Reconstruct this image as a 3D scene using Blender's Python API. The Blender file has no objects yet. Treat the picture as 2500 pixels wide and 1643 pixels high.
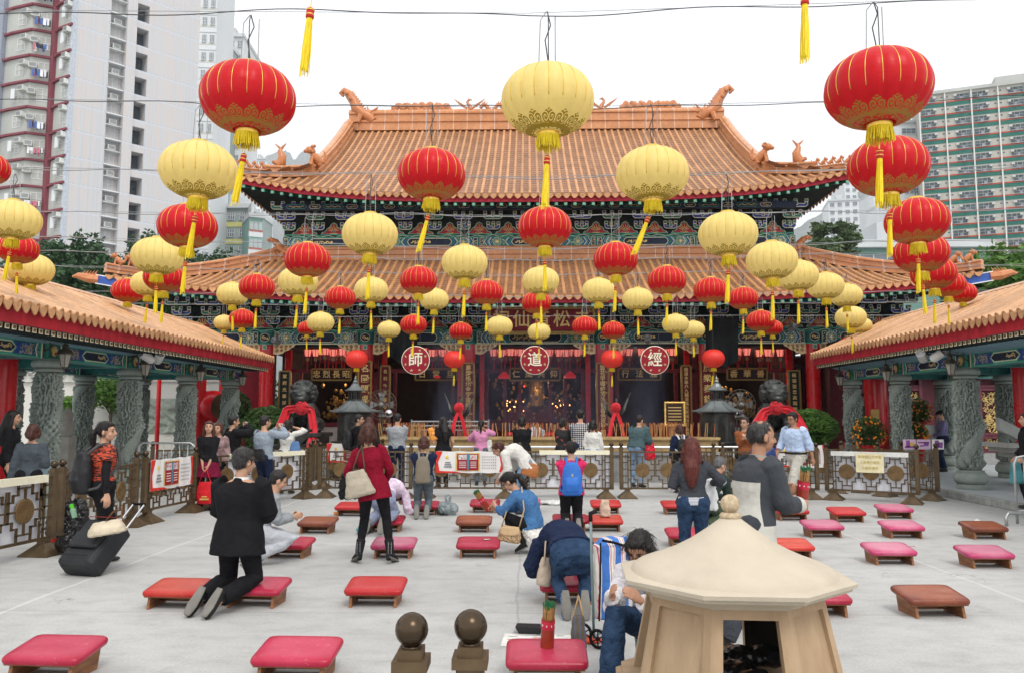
import bpy, math, random
from mathutils import Vector, Matrix, Euler, noise
R=math.radians; PI=math.pi; sin=math.sin; cos=math.cos
rnd=random.Random(7)
sc=bpy.context.scene; COL=sc.collection
# ------------------------------------------------------------ camera
H=1.75; F=1950.0
PITCH=math.atan(188.5/F); YAW=math.atan(40/F)
cam=bpy.data.cameras.new('camera'); camo=bpy.data.objects.new('camera',cam); COL.objects.link(camo)
cam.sensor_width=36; cam.lens=F/2500*36; cam.clip_end=6000; cam.clip_start=.05
camo.location=(0,0,H); camo.rotation_euler=(PI/2+PITCH,0,YAW); sc.camera=camo
CM=Euler((PI/2+PITCH,0,YAW)).to_matrix()
def ray(x,y):
    return CM@Vector(((x*1.0504-1250)/F,(821.5-y*1.0504)/F,-1))
def P(x,y,Y):            # a point of the photograph (2380 px wide) taken at depth Y
    d=ray(x,y); return Vector((0,0,H))+d*(Y/d.y)
def G(x,y,h=0):          # where it meets the height h
    d=ray(x,y); return Vector((0,0,H))+d*((h-H)/d.z)
# ------------------------------------------------------------ objects
def children(o): return [c for c in COL.objects if c.parent==o]
def tag(o,label=None,cat=None,group=None,kind=None):
    if label: o['label']=label
    if cat: o['category']=cat
    if group: o['group']=group
    if kind: o['kind']=kind
    return o
def thing(name,label,cat,loc=(0,0,0),rz=0,group=None,parent=None):
    o=bpy.data.objects.new(name,None); COL.objects.link(o); o.location=loc; o.rotation_euler=(0,0,rz)
    o.empty_display_size=.1
    return tag(o,label,cat,group)
def lm(o): return Matrix.LocRotScale(o.location,o.rotation_euler,o.scale)
def wm(o):
    m=lm(o)
    while o.parent: o=o.parent; m=lm(o)@m
    return m
def copy_tree(o,parent=None):
    c=o.copy(); COL.objects.link(c)
    if parent: c.parent=parent
    for ch in KIDS.get(o.name,[]): copy_tree(ch,c)
    return c
KIDS={}
def setpar(o,p):
    o.parent=p; KIDS.setdefault(p.name,[]).append(o)
class MB:
    def __init__(s): s.v=[]; s.f=[]; s.m=[]
    def add(s,vs,fs,mi=0,M=None):
        b=len(s.v)
        s.v+= [M@Vector(p) for p in vs] if M is not None else [Vector(p) for p in vs]
        for f in fs: s.f.append([i+b for i in f]); s.m.append(mi)
        return s
    def box(s,x0,x1,y0,y1,z0,z1,mi=0,M=None):
        return s.add([(x0,y0,z0),(x1,y0,z0),(x1,y1,z0),(x0,y1,z0),(x0,y0,z1),(x1,y0,z1),(x1,y1,z1),(x0,y1,z1)],
          [(0,3,2,1),(4,5,6,7),(0,1,5,4),(1,2,6,5),(2,3,7,6),(3,0,4,7)],mi,M)
    def cb(s,c,d,mi=0,M=None,ch=0):   # centred box; ch = chamfer of the vertical and horizontal edges
        c=Vector(c); x,y,z=[q/2 for q in d]
        if not ch:
            T=Matrix.Translation(c); return s.box(-x,x,-y,y,-z,z,mi,(M@T) if M is not None else T)
        T=Matrix.Translation(c); T=(M@T) if M is not None else T
        vs=[];k=ch
        for zz,ins in ((-z,k),(-z+k,0),(z-k,0),(z,k)):
            X=x-ins;Y=y-ins
            vs+=[(-X+k,-Y,zz),(X-k,-Y,zz),(X,-Y+k,zz),(X,Y-k,zz),(X-k,Y,zz),(-X+k,Y,zz),(-X,Y-k,zz),(-X,-Y+k,zz)]
        fs=[list(range(7,-1,-1)),list(range(24,32))]
        for r in range(3):
            for i in range(8): j=(i+1)%8; fs.append((r*8+i,r*8+j,r*8+8+j,r*8+8+i))
        return s.add(vs,fs,mi,T)
    def bar(s,a,b,w,h=None,mi=0,M=None):     # square bar a->b
        a=Vector(a);b=Vector(b);d=b-a;L=d.length
        if L<1e-6: return s
        h=h or w; q=d.to_track_quat('X','Z').to_matrix().to_4x4()
        T=Matrix.Translation(a)@q; T=(M@T) if M is not None else T
        return s.box(0,L,-w/2,w/2,-h/2,h/2,mi,T)
    def tube(s,pts,r,n=8,mi=0,M=None,cap=True,sq=None):
        pts=[Vector(p) for p in pts]; N=len(pts)
        rs=list(r) if isinstance(r,(list,tuple)) else [r]*N
        vs=[];up=None
        for i,p in enumerate(pts):
            t=(pts[min(i+1,N-1)]-pts[max(i-1,0)])
            if t.length<1e-9: t=Vector((0,0,1))
            t.normalize()
            if up is None:
                up=Vector((0,0,1)) if abs(t.z)<.9 else Vector((0,1,0))
            u=up-t*up.dot(t)
            if u.length<1e-6: u=t.orthogonal()
            u.normalize(); w=t.cross(u); up=u
            ru=rs[i]; rw=ru
            if isinstance(ru,(tuple,list)): ru,rw=ru
            for k in range(n):
                a=2*PI*k/n; vs.append(p+u*(ru*cos(a))+w*(rw*sin(a)))
        fs=[]
        for i in range(N-1):
            for k in range(n):
                j=(k+1)%n; fs.append((i*n+k,i*n+j,(i+1)*n+j,(i+1)*n+k))
        if cap: fs.append(list(range(n-1,-1,-1))); fs.append([(N-1)*n+k for k in range(n)])
        return s.add(vs,fs,mi,M)
    def lathe(s,prof,n=16,c=(0,0,0),mi=0,M=None,sx=1,sy=1,cap=True,ph=0):
        vs=[]
        for r,z in prof:
            for k in range(n):
                a=2*PI*k/n+ph; vs.append((c[0]+r*cos(a)*sx,c[1]+r*sin(a)*sy,c[2]+z))
        fs=[];N=len(prof)
        for i in range(N-1):
            for k in range(n):
                j=(k+1)%n; fs.append((i*n+k,i*n+j,(i+1)*n+j,(i+1)*n+k))
        if cap:
            if prof[0][0]>1e-4: fs.append(list(range(n-1,-1,-1)))
            if prof[-1][0]>1e-4: fs.append([(N-1)*n+k for k in range(n)])
        return s.add(vs,fs,mi,M)
    def ell(s,c,r,n=12,m=8,mi=0,M=None):
        if isinstance(r,(int,float)): r=(r,r,r)
        vs=[(0,0,-1)]
        for i in range(1,m):
            t=-PI/2+PI*i/m
            for k in range(n): a=2*PI*k/n; vs.append((cos(t)*cos(a),cos(t)*sin(a),sin(t)))
        vs.append((0,0,1)); vs=[(c[0]+p[0]*r[0],c[1]+p[1]*r[1],c[2]+p[2]*r[2]) for p in vs]
        fs=[(0,1+(k+1)%n,1+k) for k in range(n)]
        for i in range(m-2):
            for k in range(n): j=(k+1)%n; a=1+i*n; fs.append((a+k,a+j,a+n+j,a+n+k))
        a=1+(m-2)*n; L=len(vs)-1
        fs+=[(a+k,a+(k+1)%n,L) for k in range(n)]
        return s.add(vs,fs,mi,M)
    def prism(s,poly,d,mi=0,M=None):     # poly of 3D points extruded by vector d
        n=len(poly); d=Vector(d); vs=[Vector(p) for p in poly]+[Vector(p)+d for p in poly]
        fs=[list(range(n)),list(range(2*n-1,n-1,-1))]+[(i,i+n,(i+1)%n+n,(i+1)%n) for i in range(n)]
        return s.add(vs,fs,mi,M)
    def face(s,pts,mi=0,M=None): return s.add(pts,[list(range(len(pts)))],mi,M)
    def join(s,o,M=None,mo=0):
        b=len(s.v); s.v+=[M@p for p in o.v] if M is not None else [p.copy() for p in o.v]
        s.f+=[[i+b for i in f] for f in o.f]; s.m+=[x+mo for x in o.m]; return s
    def mesh(s,name,mats,smooth=False):
        me=bpy.data.meshes.new(name)
        me.from_pydata([tuple(p) for p in s.v],[],s.f)
        if not isinstance(mats,(list,tuple)): mats=[mats]
        for m in mats: me.materials.append(m)
        if len(mats)>1: me.polygons.foreach_set('material_index',s.m)
        if smooth is True: me.polygons.foreach_set('use_smooth',[True]*len(me.polygons))
        elif smooth:
            me.polygons.foreach_set('use_smooth',[True]*len(me.polygons))
            me.set_sharp_from_angle(angle=R(smooth))
        me.update(); return me
    def build(s,name,mats,parent=None,smooth=False,world=False,loc=None,label=None):
        if world and parent is not None:
            Mi=wm(parent).inverted(); s.v=[Mi@p for p in s.v]
        return put(name,s.mesh(name,mats,smooth),parent,loc,label)
def put(name,me,parent=None,loc=None,label=None,rot=None,scale=None):
    o=bpy.data.objects.new(name,me); COL.objects.link(o)
    if parent is not None: setpar(o,parent)
    if loc is not None: o.location=loc
    if rot is not None: o.rotation_euler=rot
    if scale is not None: o.scale=scale
    if label: o['label']=label
    return o
def struct(name,mb,m,smooth=False):
    return tag(mb.build(name,m,None,smooth),kind='structure')
def ribbon(mb,pts,w,n,mi=0,M=None):   # flat strip in the plane whose normal is n
    pts=[Vector(p) for p in pts]; n=Vector(n); L=[]
    for i,p in enumerate(pts):
        t=(pts[min(i+1,len(pts)-1)]-pts[max(i-1,0)]).normalized(); q=n.cross(t)*(w/2); L.append((p+q,p-q))
    for i in range(len(L)-1): mb.add([L[i][0],L[i+1][0],L[i+1][1],L[i][1]],[(0,1,2,3)],mi,M)
# ------------------------------------------------------------ materials
MATS={}
def newmat(name):
    m=bpy.data.materials.new(name); m.use_nodes=True; nt=m.node_tree; b=nt.nodes['Principled BSDF']
    return m,nt,b
def N(nt,t,**k):
    n=nt.nodes.new(t)
    for a,v in k.items():
        if a.startswith('i_'):
            key=a[2:].replace('_',' '); n.inputs[key].default_value=v
        else: setattr(n,a,v)
    return n
def ramp(nt,fac,stops,interp='LINEAR'):
    r=nt.nodes.new('ShaderNodeValToRGB'); r.color_ramp.interpolation=interp
    e=r.color_ramp.elements
    while len(e)<len(stops): e.new(.5)
    for q,(p,c) in zip(e,stops): q.position=p; q.color=(c[0],c[1],c[2],1) if isinstance(c,(tuple,list)) else (c,c,c,1)
    nt.links.new(fac,r.inputs[0]); return r.outputs[0]
def math_(nt,op,a,b=None,c=None):
    n=nt.nodes.new('ShaderNodeMath'); n.operation=op
    for i,v in enumerate((a,b,c)):
        if v is None: continue
        if isinstance(v,(int,float)): n.inputs[i].default_value=v
        else: nt.links.new(v,n.inputs[i])
    return n.outputs[0]
def mixc(nt,f,a,b,mode='MIX'):
    n=nt.nodes.new('ShaderNodeMix'); n.data_type='RGBA'; n.blend_type=mode
    for s,v in ((0,f),(6,a),(7,b)):
        if isinstance(v,(int,float)): n.inputs[s].default_value=v if s==0 else (v,v,v,1)
        elif isinstance(v,(tuple,list)): n.inputs[s].default_value=(v[0],v[1],v[2],1)
        else: nt.links.new(v,n.inputs[s])
    return n.outputs[2]
def tc(nt,out='Object',scale=None):
    t=nt.nodes.new('ShaderNodeTexCoord').outputs[out]
    if scale:
        m=nt.nodes.new('ShaderNodeMapping'); m.inputs['Scale'].default_value=scale; nt.links.new(t,m.inputs[0]); t=m.outputs[0]
    return t
def nz(nt,vec,scale,detail=4,rough=.55):
    n=nt.nodes.new('ShaderNodeTexNoise'); n.inputs['Scale'].default_value=scale; n.inputs['Detail'].default_value=detail; n.inputs['Roughness'].default_value=rough
    nt.links.new(vec,n.inputs['Vector']); return n.outputs['Fac']
def bump(nt,b,h,strength,dist=.02):
    n=nt.nodes.new('ShaderNodeBump'); n.inputs['Strength'].default_value=strength; n.inputs['Distance'].default_value=dist
    nt.links.new(h,n.inputs['Height']); nt.links.new(n.outputs[0],b.inputs['Normal'])
def mat(name,col,rough=.6,metal=0,var=.15,vs=5,bmp=0,bs=40,spec=.28,coat=0,emis=0,col2=None,stretch=None,sheen=0,sss=0,bd=.01,alpha=None):
    if name in MATS: return MATS[name]
    m,nt,b=newmat(name); v=tc(nt,'Object',stretch)
    if var or col2:
        f=nz(nt,v,vs,5,.6)
        a=tuple(max(0,c*(1-var)) for c in col); c2=col2 or tuple(c*(1+var) for c in col)
        c=ramp(nt,f,[(.32,a),(.68,c2)]); nt.links.new(c,b.inputs['Base Color'])
        rr=ramp(nt,f,[(.3,min(1,rough*1.12)),(.7,rough*.9)]); nt.links.new(rr,b.inputs['Roughness'])
    else:
        b.inputs['Base Color'].default_value=(*col,1); b.inputs['Roughness'].default_value=rough
    b.inputs['Metallic'].default_value=metal; b.inputs['Specular IOR Level'].default_value=spec
    b.inputs['Coat Weight'].default_value=coat
    if sheen: b.inputs['Sheen Weight'].default_value=sheen
    if sss: b.inputs['Subsurface Weight'].default_value=sss; b.inputs['Subsurface Radius'].default_value=(.02,.008,.005)
    if emis: b.inputs['Emission Color'].default_value=(*col,1); b.inputs['Emission Strength'].default_value=emis
    if alpha is not None: b.inputs['Alpha'].default_value=alpha
    if bmp: bump(nt,b,nz(nt,v,bs,4,.6),bmp,bd)
    MATS[name]=m; return m
tmat=mat
def text(body,size,mat_,name,parent,loc,rot=(PI/2,0,0),ext=.01,align='CENTER',xs=1,label=None,sx=1):
    c=bpy.data.curves.new(name,'FONT'); c.body=body; c.size=size; c.extrude=ext; c.align_x=align; c.align_y='CENTER'; c.resolution_u=3
    c.offset=size*.012
    o=bpy.data.objects.new(name,c); COL.objects.link(o)
    bpy.context.view_layer.update()
    dg=bpy.context.evaluated_depsgraph_get(); me=bpy.data.meshes.new_from_object(o.evaluated_get(dg))
    bpy.data.objects.remove(o); me.materials.clear(); me.materials.append(mat_)
    q=put(name,me,parent,loc,label,rot,(sx,1,1)); return q
# ------------------------------------------------------------ world and light: bright overcast
w=bpy.data.worlds.new("World"); sc.world=w; w.use_nodes=True; nt=w.node_tree; bg=nt.nodes['Background']
sky=nt.nodes.new('ShaderNodeTexSky'); sky.sky_type='NISHITA'; sky.sun_disc=False; sky.sun_elevation=R(52); sky.sun_rotation=R(160)
hs=nt.nodes.new('ShaderNodeHueSaturation'); hs.inputs['Saturation'].default_value=.12; hs.inputs['Value'].default_value=1
nt.links.new(sky.outputs[0],hs.inputs['Color'])
cl=mixc(nt,.93,hs.outputs[0],(10.6,10.7,10.9)); nt.links.new(cl,bg.inputs[0]); bg.inputs[1].default_value=.11
sun=bpy.data.lights.new('sun','SUN'); sun.energy=1.2; sun.angle=R(22); sun.color=(1,.96,.9)
suno=bpy.data.objects.new('sun',sun); COL.objects.link(suno)
def sundir(el,az):   # az: direction the light comes from, measured from +Y clockwise
    d=Vector((sin(R(az))*cos(R(el)),cos(R(az))*cos(R(el)),sin(R(el)))); return d.to_track_quat('Z','Y').to_euler()
suno.rotation_euler=sundir(52,160)
vs=sc.view_settings; vs.view_transform='Standard'; vs.look='None'; vs.gamma=1; vs.exposure=.38
sc.cycles.use_denoising=True; sc.cycles.max_bounces=6; sc.cycles.diffuse_bounces=3; sc.cycles.glossy_bounces=3; sc.cycles.transparent_max_bounces=8; sc.cycles.volume_bounces=0
sc.cycles.sample_clamp_indirect=4
# ------------------------------------------------------------ ground, platforms
def concrete(name,base,tint=1,lines=True):
    m,nt,b=newmat(name); v=tc(nt); 
    f1=nz(nt,v,.35,4,.6); f2=nz(nt,tc(nt,'Object',(1.2,2.0,1)),2.2,7,.68); f3=nz(nt,v,45,4,.7); f4=nz(nt,v,3.1,6,.7)
    c=ramp(nt,f1,[(.3,tuple(x*.86 for x in base)),(.7,tuple(x*1.08 for x in base))])
    c=mixc(nt,.5,c,ramp(nt,f2,[(.3,.62),(.52,.95),(.75,1.12)]),'MULTIPLY')
    c=mixc(nt,.45,c,ramp(nt,f3,[(.25,.6),(.6,1.1)]),'MULTIPLY')
    c=mixc(nt,.4,c,ramp(nt,f4,[(.30,.6),(.42,1),(.7,1.04)]),'MULTIPLY')
    if lines:
        # chalky wear lines and saw joints
        s=nt.nodes.new('ShaderNodeSeparateXYZ'); nt.links.new(v,s.inputs[0])
        wob=math_(nt,'MULTIPLY',nz(nt,v,1.2,3),.10)
        def line(a,bb,cc,wd):
            e=math_(nt,'ADD',math_(nt,'ADD',math_(nt,'MULTIPLY',s.outputs[0],a),math_(nt,'MULTIPLY',s.outputs[1],bb)),cc)
            e=math_(nt,'ABSOLUTE',math_(nt,'ADD',e,wob)); return math_(nt,'LESS_THAN',e,wd)
        for a,bb,cc,wd,k,t in ((1,0,4.63,.022,.5,.82),(1,0,-4.7,.02,.4,.8),(0,1,-12.9,.016,.35,.8),(0,1,-7.3,.014,.3,.25),(1,0,.06,.012,.35,.25)):
            c=mixc(nt,math_(nt,'MULTIPLY',line(a,bb,cc,wd),k),c,(t*.8,t*.8,t*.78))
        # hairline cracks
        vo=nt.nodes.new('ShaderNodeTexVoronoi'); vo.feature='DISTANCE_TO_EDGE'; vo.inputs['Scale'].default_value=.4
        wv=nt.nodes.new('ShaderNodeVectorMath'); wv.operation='ADD'; nn=nt.nodes.new('ShaderNodeTexNoise'); nn.inputs['Scale'].default_value=2.5; nn.inputs['Detail'].default_value=6
        nt.links.new(v,nn.inputs[0]); nt.links.new(v,wv.inputs[0]); nt.links.new(nn.outputs['Color'],wv.inputs[1]); nt.links.new(wv.outputs[0],vo.inputs[0])
        cr=math_(nt,'MULTIPLY',math_(nt,'LESS_THAN',vo.outputs['Distance'],.0022),math_(nt,'GREATER_THAN',f1,.60))
        c=mixc(nt,math_(nt,'MULTIPLY',cr,.55),c,(.1,.1,.1))
    nt.links.new(c,b.inputs['Base Color']); b.inputs['Roughness'].default_value=.72; b.inputs['Specular IOR Level'].default_value=.35
    hh=mixc(nt,.35,f3,f2); bump(nt,b,hh,.35,.008); return m
conc=concrete('concrete',(.465,.465,.45)); conc2=concrete('pavement_stone',(.43,.46,.47),lines=False)
KX=8.95; KXL=-8.35
mb=MB(); mb.face([(-400,-20,0),(400,-20,0),(400,-6,0),(-400,-6,0)])
mb.v=[]; mb.f=[]; mb.m=[]
mb.face([(-900,-30,0),(900,-30,0),(900,2600,0),(-900,2600,0)])
struct('courtyard_ground',mb,conc)
kerbm=mat('kerb_stone',(.30,.31,.29),.8,bmp=.5,bs=30,var=.3,vs=4)
for nm,x0,x1 in (('pavement_right',KX,16),('pavement_left',-16,KXL)):
    mb=MB(); mb.box(x0,x1,1,31,.004,.146); struct(nm,mb,conc2)
for nm,x0,x1 in (('kerb_right',KX-.16,KX),('kerb_left',KXL,KXL+.16)):
    mb=MB(); y=1.0
    while y<31: mb.cb(((x0+x1)/2,y+.6,.077),(x1-x0,1.19,.154),ch=.012); y+=1.2
    struct(nm,mb,kerbm)
# temple terrace
mb=MB(); mb.box(-16,16,27.2,60,.004,.45); mb.box(-10,10,26.6,27.2,.004,.22); struct('temple_terrace',mb,mat('terrace_stone',(.34,.34,.32),.8,bmp=.4,bs=20))
# ------------------------------------------------------------ festival lanterns (unit: radius 1, scaled per lantern)
def lantern_mat(name,col,gold,edge,trans):
    m,nt,b=newmat(name); v=tc(nt); s=nt.nodes.new('ShaderNodeSeparateXYZ'); nt.links.new(v,s.inputs[0])
    x,y,z=s.outputs
    th=math_(nt,'ARCTAN2',y,x)
    u=math_(nt,'SUBTRACT',math_(nt,'FRACT',math_(nt,'MULTIPLY',th,14/(2*PI))),.5)
    au=math_(nt,'ABSOLUTE',u)
    e=math_(nt,'ADD',math_(nt,'MULTIPLY',math_(nt,'POWER',au,1.3),-.30),edge)        # scalloped upper edge
    inside=math_(nt,'LESS_THAN',z,e)
    uu=math_(nt,'SUBTRACT',math_(nt,'ABSOLUTE',u),.22)
    dz=math_(nt,'MULTIPLY',math_(nt,'SUBTRACT',z,edge-.13),3.2)
    rr=math_(nt,'SQRT',math_(nt,'ADD',math_(nt,'MULTIPLY',uu,uu),math_(nt,'MULTIPLY',dz,dz)))
    sp=math_(nt,'SINE',math_(nt,'ADD',math_(nt,'MULTIPLY',rr,42),math_(nt,'MULTIPLY',math_(nt,'ARCTAN2',dz,uu),1.0)))
    scroll=math_(nt,'GREATER_THAN',sp,-.35)
    n1=nz(nt,v,16,3,.5); lace=math_(nt,'GREATER_THAN',n1,.49)
    low=math_(nt,'LESS_THAN',z,edge-.2)
    band=math_(nt,'LESS_THAN',math_(nt,'ABSOLUTE',math_(nt,'SUBTRACT',z,edge-.225)),.02)
    g=math_(nt,'MAXIMUM',math_(nt,'MAXIMUM',math_(nt,'MULTIPLY',low,lace),math_(nt,'MULTIPLY',math_(nt,'SUBTRACT',1,low),scroll)),band)
    g=math_(nt,'MULTIPLY',g,inside)
    f=nz(nt,v,1.6,3); base=ramp(nt,f,[(.3,tuple(c*.93 for c in col)),(.7,tuple(min(1,c*1.05) for c in col))])
    c=mixc(nt,g,base,gold); nt.links.new(c,b.inputs['Base Color'])
    b.inputs['Roughness'].default_value=.42; b.inputs['Specular IOR Level'].default_value=.22; b.inputs['Coat Weight'].default_value=.06; b.inputs['Coat Roughness'].default_value=.08
    # thin cloth lets daylight through
    tr=nt.nodes.new('ShaderNodeBsdfTranslucent'); nt.links.new(c,tr.inputs[0]); mx=nt.nodes.new('ShaderNodeMixShader'); mx.inputs[0].default_value=trans
    out=nt.nodes['Material Output']; nt.links.new(b.outputs[0],mx.inputs[1]); nt.links.new(tr.outputs[0],mx.inputs[2]); nt.links.new(mx.outputs[0],out.inputs[0])
    bump(nt,b,nz(nt,tc(nt,'Object',(1,1,4)),3,3),.12,.05)
    return m
LR=lantern_mat('red_lantern_silk',(.62,.006,.012),(.40,.20,.03),-.42,.22)
LY=lantern_mat('yellow_lantern_silk',(.92,.75,.28),(.34,.24,.025),-.46,.36)
GOLDT=mat('gold_trim',(.78,.52,.10),.3,.75,var=.1)
FRY=mat('yellow_fringe',(.80,.60,.02),.55,var=.25,vs=8,stretch=(6,6,.5))
REDB=mat('red_band',(.55,.02,.02),.5); WIREM=mat('hanger_steel',(.35,.35,.36),.4,.6); CABM=mat('black_cable',(.06,.06,.06),.5)
BH=.74; NR=20
def body_mesh(name,m,seg=NR*6,rows=26,bh=BH,nr=NR):
    mb=MB(); vs=[];fs=[]
    for i in range(rows+1):
        t=-PI/2+PI*i/rows; t=max(-1.32,min(1.32,t*1.0))
        cr=abs(cos(t))**.86; z=math.copysign(abs(sin(t))**1.0,t)*bh
        for k in range(seg):
            a=2*PI*k/seg; l=abs(sin(a*nr/2)); rr=cr*(.968+.032*l**.7)
            vs.append((rr*cos(a),rr*sin(a),z))
    for i in range(rows):
        for k in range(seg): j=(k+1)%seg; fs.append((i*seg+k,i*seg+j,(i+1)*seg+j,(i+1)*seg+k))
    mb.add(vs,fs); return mb.mesh(name,m,True)
def ribs_mesh(nr=NR,bh=BH,thick=.009):
    mb=MB()
    for k in range(nr):
        a=2*PI*k/nr; pts=[]
        for i in range(19):
            t=1.3-1.62*i/18; cr=cos(t)**.86*.972; pts.append((cr*cos(a),cr*sin(a),sin(t)*bh))
        mb.tube(pts,thick,4)
    return mb.mesh('ribs',GOLDT,True)
BODYR=body_mesh('red_body',LR); BODYY=body_mesh('yellow_body',LY); RIBS=ribs_mesh()
def strands(mb,n,r0,r1,z0,z1,w,seed,jit=.15,mi=0):
    q=random.Random(seed)
    for k in range(n):
        a=2*PI*(k+q.random()*.6)/n; zz=z1*(1-q.random()*jit*(1 if z1<0 else 0)); zz=z0+(z1-z0)*(1-q.random()*jit)
        t0=Vector((r0*cos(a),r0*sin(a),z0)); t1=Vector((r1*cos(a)*(1+q.uniform(-.2,.3)),r1*sin(a)*(1+q.uniform(-.2,.3)),zz)); md=(t0+t1)/2+Vector((cos(a),sin(a),0))*(r1-r0)*.25
        mb.tube([t0,md,t1],[w,w,w*.7],3,mi)
capmb=MB(); capmb.lathe([(.20,BH-.04),(.235,BH-.03),(.235,BH+.05),(.18,BH+.055)],20); CAPM=capmb.mesh('cap',GOLDT,30)
ringmb=MB(); ringmb.lathe([(.17,-BH-.05),(.235,-BH-.045),(.24,-BH+.03),(.2,-BH+.035)],20); RINGM=ringmb.mesh('ring',GOLDT,30)
fr=MB(); strands(fr,70,.225,.235,-BH-.03,-BH-.36,.013,3,.25); strands(fr,40,.20,.2,-BH-.03,-BH-.30,.013,4,.2)
FRM=fr.mesh('fringe',FRY)
ts=MB(); ts.tube([(0,0,0),(0,0,-.34)],.008,4); strands(ts,24,.040,.060,-.48,-1.50,.011,5,.14); ts.tube([(0,0,-.46),(0,0,-.9),(0,0,-1.38)],[.038,.050,.044],8)
TSM=ts.mesh('tassel',FRY)
bd=MB(); bd.lathe([(.02,-.31),(.06,-.34),(.066,-.36),(.06,-.385),(.066,-.41),(.06,-.44),(.07,-.47),(.062,-.50),(.02,-.50)],12); BDM=bd.mesh('band',REDB,True)
bd2=MB(); bd2.lathe([(.068,-.352),(.072,-.36),(.068,-.37)],12,cap=False); bd2.lathe([(.068,-.43),(.072,-.438),(.068,-.448)],12,cap=False); BD2=bd2.mesh('gold_ring',GOLDT,True)
ROWD=[4.0,5.76,7.5,9.65,11.9,14.3,16.2,18.3,21.0,23.6]
WIREY=[None,28,243,405,497,570,602,635,690,712]
def lantern(col,x,y,wd,row,group,label,lean=(0,0),tas=True,Y=None,wy=None,hang=True,full=True):
    Y=Y or ROWD[row]+rnd.uniform(-.03,.03); c=P(x,y,Y); dist=Y
    a=wd*1.0504*Y/F/2
    t=thing('paper_lantern',label,'lantern',c,rnd.uniform(0,.3),group); t.scale=(a,a,a)
    put('body',BODYR if col=='r' else BODYY,t)
    put('ribs',RIBS,t); put('cap',CAPM,t); put('rim',RINGM,t); put('fringe',FRM,t)
    if tas:
        q=put('tassel',TSM,t,(0,0,-BH-.16),rot=(R(lean[1]),R(lean[0]),0)); t.rotation_euler=(0,0,0); put('band',BDM,q); put('gold_ring',BD2,q)
    if hang:
        wyv=wy if wy is not None else WIREY[row]
        top=P(x,wyv,Y); hz=(top.z-c.z)/a
        mb=MB()
        for sx_,sy_ in ((-.19,0),(.17,.04),(.02,-.12)):
            mb.tube([(sx_,sy_,BH+.03),(sx_*.8,sy_,hz*.85+.1),(sx_*.1,0,hz)] if sx_<0 or sy_<0 else [(sx_,sy_,BH+.03),(sx_,sy_,hz-.08)],.012 if row<5 else .016,4,0 if sy_>=0 else 1)
        cb=[(0,0,hz),(.07,.02,hz*.7+.3),(-.05,0,hz*.45+.45),(.03,0,BH)]
        mb.tube(cb,.014 if row<5 else .018,4,1)
        mb.build('hanger',[WIREM,CABM],t)
    return t
LN=[ # colour, x, y, width, row
('r',577,230,226,1),('y',1273,235,224,1),('r',2040,208,243,1),
('r',-32,392,104,2),('y',462,397,182,2),('r',1003,407,162,2),('y',1516,406,172,2),('r',2064,388,182,2),
('y',30,512,126,3),('r',436,527,138,3),('y',860,545,132,3),('r',1266,529,128,3),('y',1692,545,138,3),('r',2131,515,143,3),
('r',42,580,92,4),('y',366,596,118,4),('r',715,605,109,4),('y',1080,611,109,4),('r',1431,603,105,4),('y',1794,606,118,4),('r',2141,589,122,4),
('y',72,627,102,5),('r',381,645,93,5),('y',693,655,93,5),('r',973,652,88,5),('y',1257,653,87,5),('r',1550,652,90,5),('y',1854,641,95,5),('r',2170,636,100,5),
('y',345,660,80,6),('r',597,668,83,6),('y',863,674,80,6),('r',1131,680,78,6),('y',1391,676,78,6),('r',1652,675,80,6),('y',1919,665,83,6),('r',2203,662,78,6),
('r',298,676,76,7),('y',541,684,74,7),('r',791,693,72,7),('y',1009,696,69,7),('r',1247,704,70,7),('y',1482,696,72,7),('r',1727,694,70,7),('y',1967,687,72,7),('r',2237,681,62,7),
('y',521,750,48,8),('r',563,741,60,8),('y',745,749,64,8),('r',961,755,63,8),('y',1161,758,62,8),('r',1359,758,60,8),('y',1570,753,62,8),('r',1768,746,66,8),('y',1977,738,70,8),
('r',713,763,43,9),('y',904,766,54,9),('r',1071,770,55,9),('y',1253,771,54,9),('r',1425,768,55,9),('y',1611,766,54,9),('r',1795,762,48,9),('y',2003,756,46,9)]
LEAN={(577,1):8,(1273,1):3,(2040,1):3,(1003,2):14,(1516,2):22,(462,2):9,(2064,2):2,(366,4):-1,(30,3):6,(381,5):2}
ROWN=['','nearest','second nearest','third nearest','fourth nearest','fifth','sixth','seventh','eighth','farthest']
cnt={}
def ordw(i,n):
    return {0:'leftmost',n-1:'rightmost'}.get(i, ['','second','third','fourth','fifth','sixth','seventh','eighth','ninth'][i]+' from the left')
byrow={}
for L_ in LN: byrow.setdefault(L_[4],[]).append(L_)
for row,ls in byrow.items():
    ls.sort(key=lambda q:q[1])
    for i,(col,x,y,wd,r_) in enumerate(ls):
        cn='red' if col=='r' else 'yellow'
        lab=f"{cn} festival lantern, {ordw(i,len(ls))} on the {ROWN[row]} wire"
        ln=LEAN.get((x,row),rnd.uniform(-2,6) if row<7 else rnd.uniform(-2,3))
        wy=WIREY[row]+ (8 if (row==1 and x<700) else (-22 if row==1 and x>1900 else 0))
        lantern(col,x,y,wd,row,'round festival lanterns strung across the courtyard',lab,(ln,rnd.uniform(-3,3)),wy=wy)
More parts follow.
